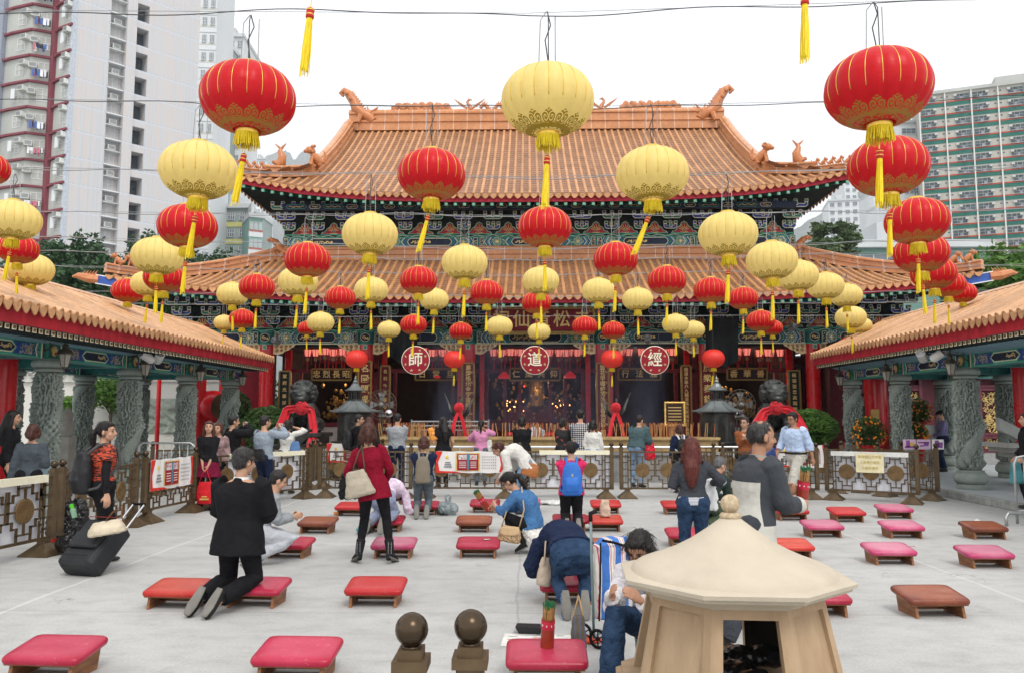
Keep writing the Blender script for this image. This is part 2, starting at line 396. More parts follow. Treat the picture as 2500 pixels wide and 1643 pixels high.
# row 0: only the tassels of two lanterns hang into the picture
for x,yt,cn in ((733,18,'left'),(1862,-14,'right')):
    t=lantern('r',x,-290,300,0,None,f"red lantern above the picture whose long yellow tassel hangs in at the top {cn}",(4 if cn=='left' else 2,0),wy=-600,Y=4.3)
    t['group']='round festival lanterns strung across the courtyard'
    a=t.scale[0]; tp=P(x,yt,4.3)
    for k in KIDS[t.name]:
        if k.name.startswith('tassel'): k.location=(0,0,(tp.z-t.location.z)/a+.31)
# electric red lanterns by the temple
m,nt_,b_=newmat('glowing_red_silk'); b_.inputs['Base Color'].default_value=(.62,.02,.015,1); b_.inputs['Roughness'].default_value=.5
b_.inputs['Emission Color'].default_value=(1,.06,.02,1)
v_=tc(nt_); ln_=nt_.nodes.new('ShaderNodeVectorMath'); ln_.operation='LENGTH'; nt_.links.new(v_,ln_.inputs[0]); b_.inputs['Emission Strength'].default_value=.10
LGLOW=m
BODYG=body_mesh('glow_body',LGLOW,120,16,.82,24)
rg=MB()
for k in range(24):
    a=2*PI*k/24; rg.tube([(cos(t)**.86*.97*cos(a),cos(t)**.86*.97*sin(a),sin(t)*.82) for t in [1.3-2.6*i/10 for i in range(11)]],.008,3)
RIBG=rg.mesh('ribs',mat('dull_red_rib',(.5,.12,.05),.5))
for i,(x,y,wd) in enumerate(((829,834,52),(1056,835,49),(1422,834,51),(1658,833,52))):
    Y=25.4; c=P(x,y,Y); a=wd*1.0504*Y/F/2
    t=thing('electric_lantern',['leftmost','second','third','rightmost'][i]+' of four glowing plain red round lanterns hanging at the hall front','lantern',c,0,'glowing red lanterns at the temple front'); t.scale=(a,a,a)
    put('body',BODYG,t); put('ribs',RIBG,t); put('cap',CAPM,t); f_=put('fringe',FRM,t,(0,0,-.06)); q=put('tassel',TSM,t,(0,0,-BH-.3),rot=(0,R(rnd.uniform(0,10)),0))
    mb=MB(); mb.tube([(0,0,.8),(0,0,2.6)],.02,4); mb.build('hanger',CABM,t)
# overhead wires: a steel cable and a slack electric lead per row
WM_=mat('wire_grey',(.30,.31,.32),.45,.3)
def wire(row,ys,Y,thick,label,sag=.04,slack=.05):
    t=thing('overhead_wire',label,'wire',(0,Y,P(1190,ys[1],Y).z),0,'wires strung across the courtyard for lanterns')
    hx=[-900,0,1190,2380,3300]; z=[P(1190,v,Y).z for v in (ys[0],ys[0],ys[1],ys[2],ys[2])]
    def zz(x):
        for i in range(4):
            if x<=hx[i+1]: k=(x-hx[i])/(hx[i+1]-hx[i]); return z[i]*(1-k)+z[i+1]*k
        return z[-1]
    X0=-19;X1=19;n=120
    mb=MB();mb.tube([(X0+(X1-X0)*i/n,Y,zz(1190+(X0+(X1-X0)*i/n)*F/Y/1.0504)) for i in range(n+1)],thick*.55,4); mb.build('steel_cable',WM_,t,world=True)
    mb=MB();q=random.Random(row); ph=q.random()*6
    mb.tube([(X0+(X1-X0)*i/300,Y-.015,zz(1190+(X0+(X1-X0)*i/300)*F/Y/1.0504)-slack*(.35+.5*sin(i*.21+ph)*sin(i*.057)+.25*sin(i*.5))) for i in range(301)],thick,4); mb.build('electric_lead',CABM if row<3 else WM_,t,world=True)
WY=[None,(14,32,6),(222,252,235),(383,412,392),(486,502,492),(545,580,560),(578,606,585),(612,640,618),(672,690,676),(700,712,700)]
for r_ in range(1,10): wire(r_,WY[r_],ROWD[r_],.0045 if r_<3 else .006,f"grey wire with slack electric lead carrying the {ROWN[r_]} lantern row")
wire(10,(735,735,735),24.6,.006,'thin grey wire across the temple front above the round signs',slack=.02)
# ------------------------------------------------------------ temple hall
X0=.35
def glazed(name,base,axis=None,step=.62,dark=(.30,.12,.04)):
    m,nt,b=newmat(name); v=tc(nt); f=nz(nt,v,1.3,5,.65); f2=nz(nt,v,9,5,.7)
    c=ramp(nt,f,[(.3,tuple(x*.80 for x in base)),(.5,base),(.72,(min(1,base[0]*1.15),base[1]*1.25,base[2]*1.5))])
    g_=nt.nodes.new('ShaderNodeNewGeometry'); c=mixc(nt,.8,c,ramp(nt,g_.outputs['Random Per Island'],[(0,.80),(.5,1.0),(1,1.14)]),'MULTIPLY') if axis is None else c
    c=mixc(nt,.55,c,ramp(nt,f2,[(.28,.5),(.5,1.0),(.8,1.15)]),'MULTIPLY')
    f3=nz(nt,v,3.3,6,.75); c=mixc(nt,math_(nt,'MULTIPLY',math_(nt,'GREATER_THAN',f3,.66),.35),c,(.72,.60,.48))
    if axis is not None:
        s=nt.nodes.new('ShaderNodeSeparateXYZ'); nt.links.new(v,s.inputs[0])
        fr_=math_(nt,'FRACT',math_(nt,'MULTIPLY',s.outputs[axis],1/step)); c=mixc(nt,math_(nt,'MULTIPLY',math_(nt,'LESS_THAN',fr_,.045),.7),c,(.68,.60,.52))
    nt.links.new(c,b.inputs['Base Color']); b.inputs['Roughness'].default_value=.34; b.inputs['Specular IOR Level'].default_value=.4; b.inputs['Coat Weight'].default_value=.1; b.inputs['Coat Roughness'].default_value=.25
    bump(nt,b,f2,.3,.02); return m
TILE=glazed('glazed_orange_tile',(.51,.245,.10)); TILEP=glazed('dark_pan_tile',(.28,.135,.065))  # pans coloured darker than the rolls so the rows stand out
RIDX=glazed('glazed_ridge_blocks',(.52,.22,.085),0); RIDY=glazed('glazed_rake_blocks',(.54,.24,.10),1,.55); ORN=glazed('glazed_ornament',(.50,.18,.06))
TEAL=mat('painted_teal',(.025,.16,.145),.5,vs=9,var=.3); NAVY=mat('painted_blue',(.03,.07,.30),.5,vs=9,var=.3); GOLD=mat('gilded_paint',(.74,.52,.18),.4,.3,var=.35,vs=14)
CREAM=mat('cream_line_paint',(.82,.75,.52),.55,var=.2,vs=12); LGRN=mat('painted_green',(.07,.36,.26),.5,var=.2); CRIM=mat('crimson_paint',(.38,.012,.03),.45,var=.2); DNAV=mat('dark_blue_ground',(.012,.02,.05),.5,var=.3)
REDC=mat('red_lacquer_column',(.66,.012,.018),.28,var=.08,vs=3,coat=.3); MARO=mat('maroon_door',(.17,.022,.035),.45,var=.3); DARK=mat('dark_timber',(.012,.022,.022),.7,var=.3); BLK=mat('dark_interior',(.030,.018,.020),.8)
PB=[TEAL,NAVY,GOLD,CREAM,LGRN,CRIM,DNAV]
T=thing('temple_hall','large temple hall with two tiers of curved orange tiled roof and red columns','temple',(X0,29,.45))
def sweep(mb,path,sec,mi=0,up=Vector((0,0,1)),cap=True):   # section (side,up) carried along path, upright
    path=[Vector(p) for p in path]; n=len(sec); vs=[]
    for i,p in enumerate(path):
        t=(path[min(i+1,len(path)-1)]-path[max(i-1,0)]).normalized(); side=t.cross(up).normalized(); u=side.cross(t).normalized()
        for a,b in sec: vs.append(p+side*a+u*b)
    fs=[]
    for i in range(len(path)-1):
        for k in range(n): j=(k+1)%n; fs.append((i*n+k,(i+1)*n+k,(i+1)*n+j,i*n+j))
    if cap: fs.append(list(range(n))); fs.append([(len(path)-1)*n+k for k in range(n-1,-1,-1)])
    mb.add(vs,fs,mi)
def ridgesec(w,h): # stepped ridge with a round cap tile
    s=[(-w/2,0),(-w/2,h*.18),(-w*.36,h*.2),(-w*.36,h*.36),(-w*.5,h*.38),(-w*.5,h*.46),(-w*.3,h*.48),(-w*.3,h*.74),(-w*.46,h*.76),(-w*.46,h*.84)]
    a=[(-w*.3*cos(PI*i/5),h*.84+h*.16*sin(PI*i/5)) for i in range(6)]
    return s+a+[(-x,y) for x,y in reversed(s)]
def slope(S,us,tmin,steps,r,mi_roll,name,parent,eave=True,width=None,sheet=True,drip=True,tilem=None):
    """tile rolls and stepped pans on the surface S(u,t)"""
    tilem=tilem or [TILE,TILEP]
    if sheet:
        mb=MB(); nu=len(us)
        for i in range(nu-1):
            ua,ub=us[i],us[i+1]; um=(ua+ub)/2
            t0=max(tmin(ua),tmin(ub)); t0=min(tmin(ua),tmin(ub)) if abs(tmin(ua)-tmin(ub))<.3 else t0
            ns=max(2,int(steps*(1-t0)))
            for k in range(ns):
                ta=t0+(1-t0)*k/ns; tb=t0+(1-t0)*(k+1)/ns
                q=[]
                for tt,off in ((ta,.012),(tb,.036)):
                    for uu,o2 in ((ua,.03),(um,0),(ub,.03)):
                        p=Vector(S(uu,tt)); p.z+=off+o2; q.append(p)
                q2=[Vector(p) for p in q[3:]]
                for p in q2: p.z-=.036
                mb.add(q+q2,[(0,1,4,3),(1,2,5,4),(3,4,7,6),(4,5,8,7)],0)
        mb.build('pan_tiles',[tilem[1]],parent,world=True)
    mb=MB()
    for u in us:
        t0=tmin(u)
        if t0>.985: continue
        L=(Vector(S(u,1))-Vector(S(u,t0))).length; ns=max(3,int(L/.30)); pts=[];rs=[]
        for k in range(ns):
            ta=t0+(1-t0)*k/ns; tb=t0+(1-t0)*(k+.93)/ns
            for tt,q in ((ta,.90),(tb,1.05)):
                p=Vector(S(u,tt)); p.z+=r*.62; pts.append(p); rs.append(r*q)
        mb.tube(pts,rs,7,0,cap=True)
        if eave:   # round end tile
            p=Vector(S(u,1)); d=(Vector(S(u,1))-Vector(S(u,.97))).normalized(); q=d.to_track_quat('Z','Y').to_matrix().to_4x4()
            mb.lathe([(r*1.22,-.05),(r*1.25,.012),(r*.95,.02),(r*.9,.012),(.001,.022)],10,mi=0,M=Matrix.Translation(p+Vector((0,0,r*.62)))@q)
    mb.build('roll_tiles',[tilem[0]],parent,smooth=50,world=True)
    if eave and drip:  # drip tiles: pointed scallops between the rolls
        mb=MB()
        for a,b in zip(us[:-1],us[1:]):
            pa=Vector(S(a,1));pb=Vector(S(b,1)); d=(Vector(S(a,1))-Vector(S(a,.96))).normalized()*.03
            s=pb-pa; f=lambda k,dz:pa+s*k+d+Vector((0,0,dz))
            poly=[f(.08,.05),f(.14,-.02),f(.32,-.075),f(.5,-.10),f(.68,-.075),f(.86,-.02),f(.92,.05)]
            mb.prism(poly,d.normalized()*.025,0)
        mb.build('drip_tiles',[tilem[0]],parent,world=True)
def frange(a,b,n): return [a+(b-a)*i/n for i in range(n+1)]
# ---- upper roof
UR=10.75; UG=8.35
def SU(u,t): return (X0+u,35-7.7*t-.25*max(0,(abs(u)-7)/3.3)**3*t,14.45-5.12*(1.16*t-.16*t*t)+.62*(min(abs(u),10.4)/10.3)**3.2*t*t)
def tU(u): return 0 if abs(u)<=UG else .77+.23*(abs(u)-UG)/(UR-UG)
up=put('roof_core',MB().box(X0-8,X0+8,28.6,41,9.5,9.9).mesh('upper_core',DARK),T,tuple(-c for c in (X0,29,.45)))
def prt(mb,name,m,par=None,smooth=False,label=None): return mb.build(name,m,par or T,smooth,True,label=label)
slope(SU,frange(-UR,UR,76),tU,34,.062,0,'r',T)
for sg in (-1,1):   # side slopes and gables
    def SS(v,t,sg=sg): return (X0+sg*(UG-.15+t*(UR-UG+.2)),v,10.85-1.0*t+.62*max(0,(30-v)/3.0)**2*.35*t*t)
    def tS(v): return max(0,1-(v-27.15)/1.55) if v<28.7 else (max(0,1-(42.85-v)/1.55) if v>41.3 else 0)
    slope(SS,frange(27.2,42.8,44),tS,8,.062,0,'r',T)
    mb=MB(); mb.prism([(X0+sg*8.1,y,z-.12) for y,z in [(28.4,10.2)]+[(SU(8,t)[1],SU(8,t)[2]) for t in (.8,.6,.4,.2,0)]+[(70-SU(8,t)[1],SU(8,t)[2]) for t in (.2,.4,.6,.8)]+[(41.6,10.2)]],(sg*.12,0,0)); prt(mb,'gable_wall',CRIM)
def SB(u,t): p=SU(u,t); return (p[0],70-p[1],p[2])
mb=MB(); us=frange(-UG,UG,16)
for a,b in zip(us[:-1],us[1:]):
    for k in range(8): mb.face([SB(a,k/8),SB(b,k/8),SB(b,(k+1)/8),SB(a,(k+1)/8)])
prt(mb,'back_slope',TILEP)
mb=MB(); sweep(mb,[(X0+8.45-16.9*i/20,35,14.45) for i in range(21)],ridgesec(.42,1.02)); prt(mb,'main_ridge',RIDX,smooth=35)
for sg in (-1,1):
    mb=MB(); pth=[]
    for i in range(15):
        t=i/14*.80; p=SU(UG+.03,t); pth.append((X0+sg*(UG+.03),p[1],p[2]-.02))
    sweep(mb,pth,ridgesec(.42,.62)); 
    sweep(mb,[(p[0]+sg*.26,p[1],p[2]-.12) for p in pth],[(-.12,0),(-.12,.3),(.12,.3),(.12,0)])
    prt(mb,'rake_ridge',RIDY,smooth=35)
    mb=MB(); pth=[]
    for i in range(13):
        k=i/12; u=UG+(UR-UG)*k; p=SU(u,.77+.23*k); pth.append((X0+sg*u,p[1]-.05,p[2]+.02))
    sweep(mb,pth[:8],ridgesec(.34,.46)); sweep(mb,pth[7:],ridgesec(.26,.30)); prt(mb,'hip_ridge',RIDX,smooth=35)
# eave boards, rafter ends
def eaveboard(S,us,z0,z1,m,name,yoff=.10,par=None):
    mb=MB()
    for a,b in zip(us[:-1],us[1:]):
        A=Vector(S(a,1));B=Vector(S(b,1)); A.y+=yoff;B.y+=yoff
        mb.prism([(A.x,A.y,A.z+z0),(B.x,B.y,B.z+z0),(B.x,B.y,B.z+z1),(A.x,A.y,A.z+z1)],(0,.06,0))
    return prt(mb,name,m,par)
RAF=mat('rafter_end_paint',(.30,.42,.26),.5,vs=30,var=.5)
def rafters(S,us,zc,s,name,back,m,yoff=.14,rise=.35):
    mb=MB()
    for u in us:
        p=Vector(S(u,1)); p.y+=yoff; p.z+=zc
        mb.bar(p,(p.x,p.y+back,p.z+rise),s,s,0)
        mb.cb((p.x,p.y-.004,p.z),(s*1.0,.008,s*1.0),1); mb.cb((p.x,p.y-.009,p.z),(s*.66,.008,s*.66),2)
    return prt(mb,name,m)
RM=[TEAL,LGRN,RAF]
eaveboard(SU,frange(-UR,UR,40),-.20,-.03,CRIM,'eave_board'); rafters(SU,frange(-UR+.1,UR-.1,66),-.27,.115,'rafter_ends',1.3,RM)
mb=MB()
for a,b in zip(frange(-UR,UR,20)[:-1],frange(-UR,UR,20)[1:]):
    A=Vector(SU(a,1));B=Vector(SU(b,1)); mb.face([(A.x,A.y+.15,A.z-.16),(B.x,B.y+.15,B.z-.16),(B.x,29.7,10.0),(A.x,29.7,10.0)])
for sg in (-1,1):
    A=Vector(SU(UR,1)); mb.face([(X0+sg*UR,27.3,A.z-.16),(X0+sg*UR,43,A.z-.2),(X0+sg*9.0,43,9.9),(X0+sg*9.0,28.9,9.9)])
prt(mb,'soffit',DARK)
# ---- lower roof
LRW=13.95; LT=9.8
def SLo(u,t): return (X0+u,29.3-3.95*t-.25*max(0,(abs(u)-11)/3)**3*t,7.46-1.98*(1.12*t-.12*t*t)+.70*(min(abs(u),14.2)/14.1)**3.2*t*t)
def tL(u): return 0 if abs(u)<=LT else (abs(u)-LT)/(LRW-LT)
slope(SLo,frange(-LRW,LRW,102),tL,17,.064,0,'r',T)
for sg in (-1,1):
    def SS(v,t,sg=sg):
        return (X0+sg*(LT+t*(LRW-LT+.05)),v,7.46-1.35*t+.35*max(0,(29-v)/4)**2*t)
    def tS(v): return max(0,1-(v-25.3)/4.1)
    slope(SS,frange(25.4,46,66),tS,14,.064,0,'r',T)
    mb=MB(); pth=[]
    for i in range(17):
        k=i/16; u=LT+(LRW-LT)*k; p=SLo(u,k); pth.append((X0+sg*u,p[1]-.02,p[2]+.02+.10*k*k))
    sweep(mb,pth[:12],ridgesec(.36,.44)); sweep(mb,pth[11:],ridgesec(.28,.32)); prt(mb,'lower_hip_ridge',RIDX,smooth=35)
mb=MB(); sweep(mb,[(X0+9.9-19.8*i/20,29.35,7.42) for i in range(21)],ridgesec(.4,.56)); prt(mb,'skirting_ridge',RIDX,smooth=35)
mb=MB(); mb.box(X0-9.75,X0+9.75,29.42,29.55,7.80,7.99); prt(mb,'sill_board',mat('magenta_paint',(.42,.03,.09),.5))
eaveboard(SLo,frange(-LRW,LRW,50),-.19,-.03,CRIM,'lower_eave_board'); rafters(SLo,frange(-LRW+.12,LRW-.12,96),-.26,.11,'lower_rafter_ends',1.6,RM)
mb=MB()
for a,b in zip(frange(-LRW,LRW,20)[:-1],frange(-LRW,LRW,20)[1:]):
    A=Vector(SLo(a,1));B=Vector(SLo(b,1)); mb.face([(A.x,A.y+.15,A.z-.14),(B.x,B.y+.15,B.z-.14),(B.x,29.2,6.6),(A.x,29.2,6.6)])
for sg in (-1,1):
    mb.face([(X0+sg*LRW,25.3,6.0),(X0+sg*LRW,46,5.9),(X0+sg*LT,46,6.9),(X0+sg*LT,29,6.9)])
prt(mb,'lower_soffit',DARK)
# ---- walls behind the bracket bands
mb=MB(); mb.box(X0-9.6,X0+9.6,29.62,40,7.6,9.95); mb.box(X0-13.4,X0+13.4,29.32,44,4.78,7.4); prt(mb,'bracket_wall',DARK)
def outline(mb,poly,y,wd,mi):
    pts=[Vector((x,y,z)) for x,z in poly]; pts.append(pts[0]); 
    for a,b in zip(pts[:-1],pts[1:]):
        d=(b-a); 
        if d.length<1e-6: continue
        d.normalize(); q=Vector((-d.z,0,d.x))*(wd/2); a2=a-d*wd*.5;b2=b+d*wd*.5
        mb.add([a2+q,b2+q,b2-q,a2-q],[(0,1,2,3)],mi)
def fillp(mb,poly,y,mi): mb.face([(x,y,z) for x,z in poly],mi)
def cluster(k):
    mb=MB(); A,B=(0,1) if k else (1,0)
    for t in range(3):
        y=-.20-.30*t; z=.08+.27*t; hw=.24+.10*t
        poly=[(-hw,z+.15),(-hw,z+.06),(-hw+.07,z),(hw-.07,z),(hw,z+.06),(hw,z+.15),(hw-.10,z+.15),(hw-.10,z+.10),(-hw+.10,z+.10),(-hw+.10,z+.15)]
        mb.prism([(x,y,zz) for x,zz in poly],(0,.09,0),A if t%2 else B); outline(mb,poly,y-.004,.019,3)
        for x in (-hw+.05,0,hw-.05):
            mb.cb((x,y+.045,z+.20),(.12,.12,.09),B if t%2 else A); outline(mb,[(x-.06,z+.158),(x+.06,z+.158),(x+.06,z+.245),(x-.06,z+.245)],y-.02,.015,3)
        mb.cb((0,y/2,z+.10),(.09,-y+.16,.13),A); outline(mb,[(-.045,z+.03),(.045,z+.03),(.045,z+.165),(-.045,z+.165)],y-.084,.017,3)
    return mb.mesh('bracket',PB)
CL=[cluster(0),cluster(1)]
def flame_mesh():
    mb=MB(); P_=[(-.44,0),(-.40,.07),(-.30,.10),(-.24,.20),(-.14,.26),(-.10,.36),(0,.42)]; poly=P_+[(-x,z) for x,z in reversed(P_[:-1])]
    fillp(mb,poly,-.02,5); outline(mb,poly,-.026,.03,4); outline(mb,[(x*1.08,z*1.07) for x,z in poly],-.024,.014,3)
    for a in (-70,-48,-25,0,25,48,70):
        l=.20+.06*cos(R(a)*1.2); c,s=sin(R(a)),cos(R(a)); ribbon(mb,[(c*.07,-.03,.10+s*.07),(c*.14+.02*s,-.03,.10+s*.13),(c*l,-.03,.10+s*l)],.016,(0,1,0),2)
    for x,z in ((-.04,.10),(.04,.10),(0,.165)): mb.ell((x,-.035,z),(.036,.012,.036),8,5,2); mb.ell((x,-.045,z),(.024,.01,.024),8,5,1)
    ribbon(mb,[(-.14,-.03,.04),(0,-.03,.02),(.14,-.03,.04)],.018,(0,1,0),2)
    return mb.mesh('flame_panel',PB)
FLM=flame_mesh()
for zb,yb,hw_,n in ((8.50,29.58,9.35,17),(4.93,29.28,13.0,24)):
    sp=2*hw_/n
    for i in range(n+1):
        x=X0-hw_+i*sp; put('bracket_cluster',CL[i%2],T,(x-X0,yb-29,zb-.45+.02),scale=(1.0,1.25,1.12))
    for i in range(n): put('flame_panel',FLM,T,(-hw_+(i+.5)*sp,yb-29-.02,zb-.45-.02))
# wave trim
for zb,yb,hw_ in ((8.42,29.50,9.6),(4.84,29.20,13.3)):
    mb=MB(); n=int(hw_*2/.045)
    for ph,mi,w_ in ((0,4,.035),(.0,3,.014)):
        ribbon(mb,[(X0-hw_+i*.045,yb-.004*mi,zb+.035*sin(i*.33)*(1 if sin(i*.165)>0 else .5)) for i in range(n)],w_,(0,1,0),mi)
    ribbon(mb,[(X0-hw_+i*.045,yb-.02,zb-.03+.03*cos(i*.5)) for i in range(n)],.013,(0,1,0),3)
    prt(mb,'wave_trim',PB)
# ---- painted beams
def squig(mb,x0,x1,z,amp,y,w,mi,n=None,ph=0):
    L=x1-x0; n=n or int(L/.015); ribbon(mb,[(x0+L*i/n+amp*.5*sin(i*1.1+ph),y,z+amp*sin(i*.42+ph)*(.6+.4*sin(i*1.7))) for i in range(n+1)],w,(0,1,0),mi)
def chev(mb,x,z0,z1,y,d,w,mi):
    zm=(z0+z1)/2; ribbon(mb,[(x,y,z0),(x+d,y,zm),(x,y,z1)],w,(0,1,0),mi)
def floral(mb,x,z,r,y,q):
    fillp(mb,[(x+1.0*r*cos(PI*k/8),z+r*sin(PI*k/8)) for k in range(16)],y,0)
    for rr,n,s,mi in ((.86,16,.10,3),(.62,12,.12,4),(.62,12,.06,3),(.34,8,.12,2),(0,1,.2,3)):
        for k in range(n):
            a=2*PI*k/n; cx,cz=x+rr*r*cos(a),z+rr*r*sin(a); fillp(mb,[(cx+s*r*cos(b*PI/3),cz+s*r*sin(b*PI/3)) for b in range(6)],y-.003-(mi==3)*.003,mi)
def scatter(mb,x0,x1,z0,z1,y,q,n):
    for _ in range(n):
        x=q.uniform(x0,x1);z=q.uniform(z0,z1); s=q.uniform(.012,.026); mi=q.choice((3,3,4,2,2)); a=q.random()*6
        ribbon(mb,[(x+s*cos(a+k),y,z+s*sin(a+k)) for k in range(4)],.010,(0,1,0),mi)
def painted_beam(x0,x1,z0,z1,y,name='painted_beam',par=None,med=True,seed=1):
    q=random.Random(seed); mb=MB(); mb.box(x0,x1,y,y+.22,z0,z1,0); L=x1-x0; h=z1-z0; zm=(z0+z1)/2; xm=(x0+x1)/2; e=y-.004
    ribbon(mb,[(x0,e,z0+.02),(x1,e,z0+.02)],.035,(0,1,0),3); ribbon(mb,[(x0,e,z1-.02),(x1,e,z1-.02)],.02,(0,1,0),4)
    cw=L*.20                                     # central cartouche half width
    rc=[(xm-cw+.02,zm-h*.34),(xm+cw-.02,zm-h*.34),(xm+cw+.05,zm-h*.2),(xm+cw+.09,zm),(xm+cw+.05,zm+h*.2),(xm+cw-.02,zm+h*.34),(xm-cw+.02,zm+h*.34),(xm-cw-.05,zm+h*.2),(xm-cw-.09,zm),(xm-cw-.05,zm-h*.2)]
    fillp(mb,rc,e-.002,6); outline(mb,rc,e-.006,.022,3)
    for k in (-1,1): squig(mb,xm+k*cw*.92,xm+k*.05,zm,h*.15,e-.006,.028,2,ph=k); squig(mb,xm+k*cw*.9,xm+k*.1,zm-h*.05,h*.2,e-.008,.012,2,ph=k+2)
    mb.ell((xm,e-.01,zm),(.05,.01,.05),8,4,2)
    for s in (-1,1):
        c0=xm+s*(cw+.14); 
        for o,mi,w_ in ((0,1,.05),(.05,3,.022),(.09,4,.035)): chev(mb,c0+s*o,z0+.04,z1-.04,e-.003,s*h*.32,w_,mi)
        fx=xm+s*(cw+.14+(L/2-cw-.14)*.42); floral(mb,fx,zm,h*.44,e-.004,q); scatter(mb,min(fx-h*.7,fx+h*.7),max(fx-h*.7,fx+h*.7),z0+.06,z1-.06,e-.002,q,70)
        c1=xm+s*(L/2-.42)
        for o,mi,w_ in ((-.1,1,.05),(-.05,3,.022),(0,4,.04),(.06,1,.05),(.11,3,.018)): chev(mb,c1+s*o,z0+.04,z1-.04,e-.005,s*h*.26,w_,mi)
        xe=xm+s*(L/2-.12); rr=[(xe-.07,z0+.05),(xe+.07,z0+.05),(xe+.07,z1-.05),(xe-.07,z1-.05)]; fillp(mb,rr,e-.006,6); outline(mb,rr,e-.01,.014,3); scatter(mb,xe-.05,xe+.05,z0+.08,z1-.08,e-.012,q,16)
    return mb.build(name,PB,par or T,world=True)
COLX=[-9.97,-6.29,-2.54,2.34,6.09,9.96]
cx=[X0+c for c in (-13.1,*COLX,13.1)]
for i,(a,b) in enumerate(zip(cx[:-1],cx[1:])):
    painted_beam(a+.28,b-.28,4.28,4.77,29.0,seed=i)
for i,(a,b) in enumerate(zip((-9.6,-5.9,-2.2,2.2,5.9),(-5.9,-2.2,2.2,5.9,9.6))): painted_beam(X0+a+.0,X0+b-.0,7.96,8.36,29.46,seed=20+i)
# cartouche beams high under the eaves
for zb,yb,hw_ in ((9.12,28.35,9.3),(5.83,27.2,12.6)):
    mb=MB(); mb.box(X0-hw_,X0+hw_,yb,yb+.16,zb,zb+.24,6); q=random.Random(5)
    x=X0-hw_+.2; k=0
    while x<X0+hw_-.8:
        w_=.62 if k%2==0 else .3
        rr=[(x,zb+.05),(x+w_,zb+.05),(x+w_+.06,zb+.12),(x+w_,zb+.19),(x,zb+.19),(x-.06,zb+.12)]; outline(mb,rr,yb-.006,.012,3 if k%2 else 4); squig(mb,x+.03,x+w_-.03,zb+.12,.03,yb-.008,.016,2,ph=k); x+=w_+.22; k+=1
    prt(mb,'cartouche_beam',PB)
# columns with necking, medallion and base
SHO=mat('stone_column_base',(.36,.36,.34),.7)
for i,x in enumerate(cx):
    mb=MB(); mb.lathe([(.25,.62),(.255,2.0),(.25,4.28)],28,(x,29.12,0)); c=mb.build('column',REDC,T,40,True)
    mb=MB(); mb.lathe([(.36,.45),(.38,.5),(.36,.58),(.29,.63),(.26,.64)],24,(x,29.12,0)); b=mb.build('column_base',SHO,T,40,True)
    mb=MB(); mb.lathe([(.27,4.281),(.27,4.76)],28,(x,29.12,0),0); mb.lathe([(.285,4.27),(.285,4.31)],28,(x,29.12,0),4,cap=False); mb.lathe([(.285,4.72),(.285,4.765)],28,(x,29.12,0),4,cap=False)
    mb.ell((x,28.86,4.52),(.17,.03,.15),12,6,6); outline(mb,[(x+.17*cos(PI*k/6),4.52+.15*sin(PI*k/6)) for k in range(12)],28.838,.016,3); squig(mb,x-.11,x+.11,4.52,.06,28.825,.03,2); squig(mb,x-.1,x+.1,4.50,.05,28.822,.02,2,ph=2)
    mb.cb((x,28.855,4.17),(.15,.03,.17),3); mb.cb((x,28.845,4.17),(.11,.03,.13),4)
    mb.build('column_head',PB,T,40,True)
# gilded corner carvings under the beam
def queti(sg):
    mb=MB(); W=.80;Hh=.36; P_=[(0,0),(W,0),(W*.93,-Hh*.18),(W*.78,-Hh*.34),(W*.7,-Hh*.52),(W*.52,-Hh*.62),(W*.42,-Hh*.85),(W*.2,-Hh*1.0),(0,-Hh*.9)]
    mb.prism([(sg*x,0,z) for x,z in (P_ if sg<0 else P_)],(0,.06,0),0)
    q=random.Random(2)
    for x,z,r in ((.12,-.08,.07),(.30,-.08,.065),(.47,-.07,.055),(.62,-.06,.045),(.14,-.22,.07),(.31,-.21,.055),(.45,-.16,.04)):
        mb.tube([(sg*(x+r*(1-k/16)*cos(k*.85)),-.015,z+r*(1-k/16)*sin(k*.85)) for k in range(15)],.011,4,1)
    outline(mb,[(sg*x,z) for x,z in P_],-.006,.025,0)
    return mb.mesh('corner_carving',[mat('pale_gilding',(.95,.74,.42),.45,0,var=.15),mat('carving_gold',(.50,.24,.10),.5)])
QT={-1:queti(-1),1:queti(1)}
for i,x in enumerate(cx):
    for sg in (-1,1):
        if (i==0 and sg<0) or (i==7 and sg>0): continue
        put('corner_carving',QT[sg],T,(x+sg*.25-X0,.08,4.275-.45))
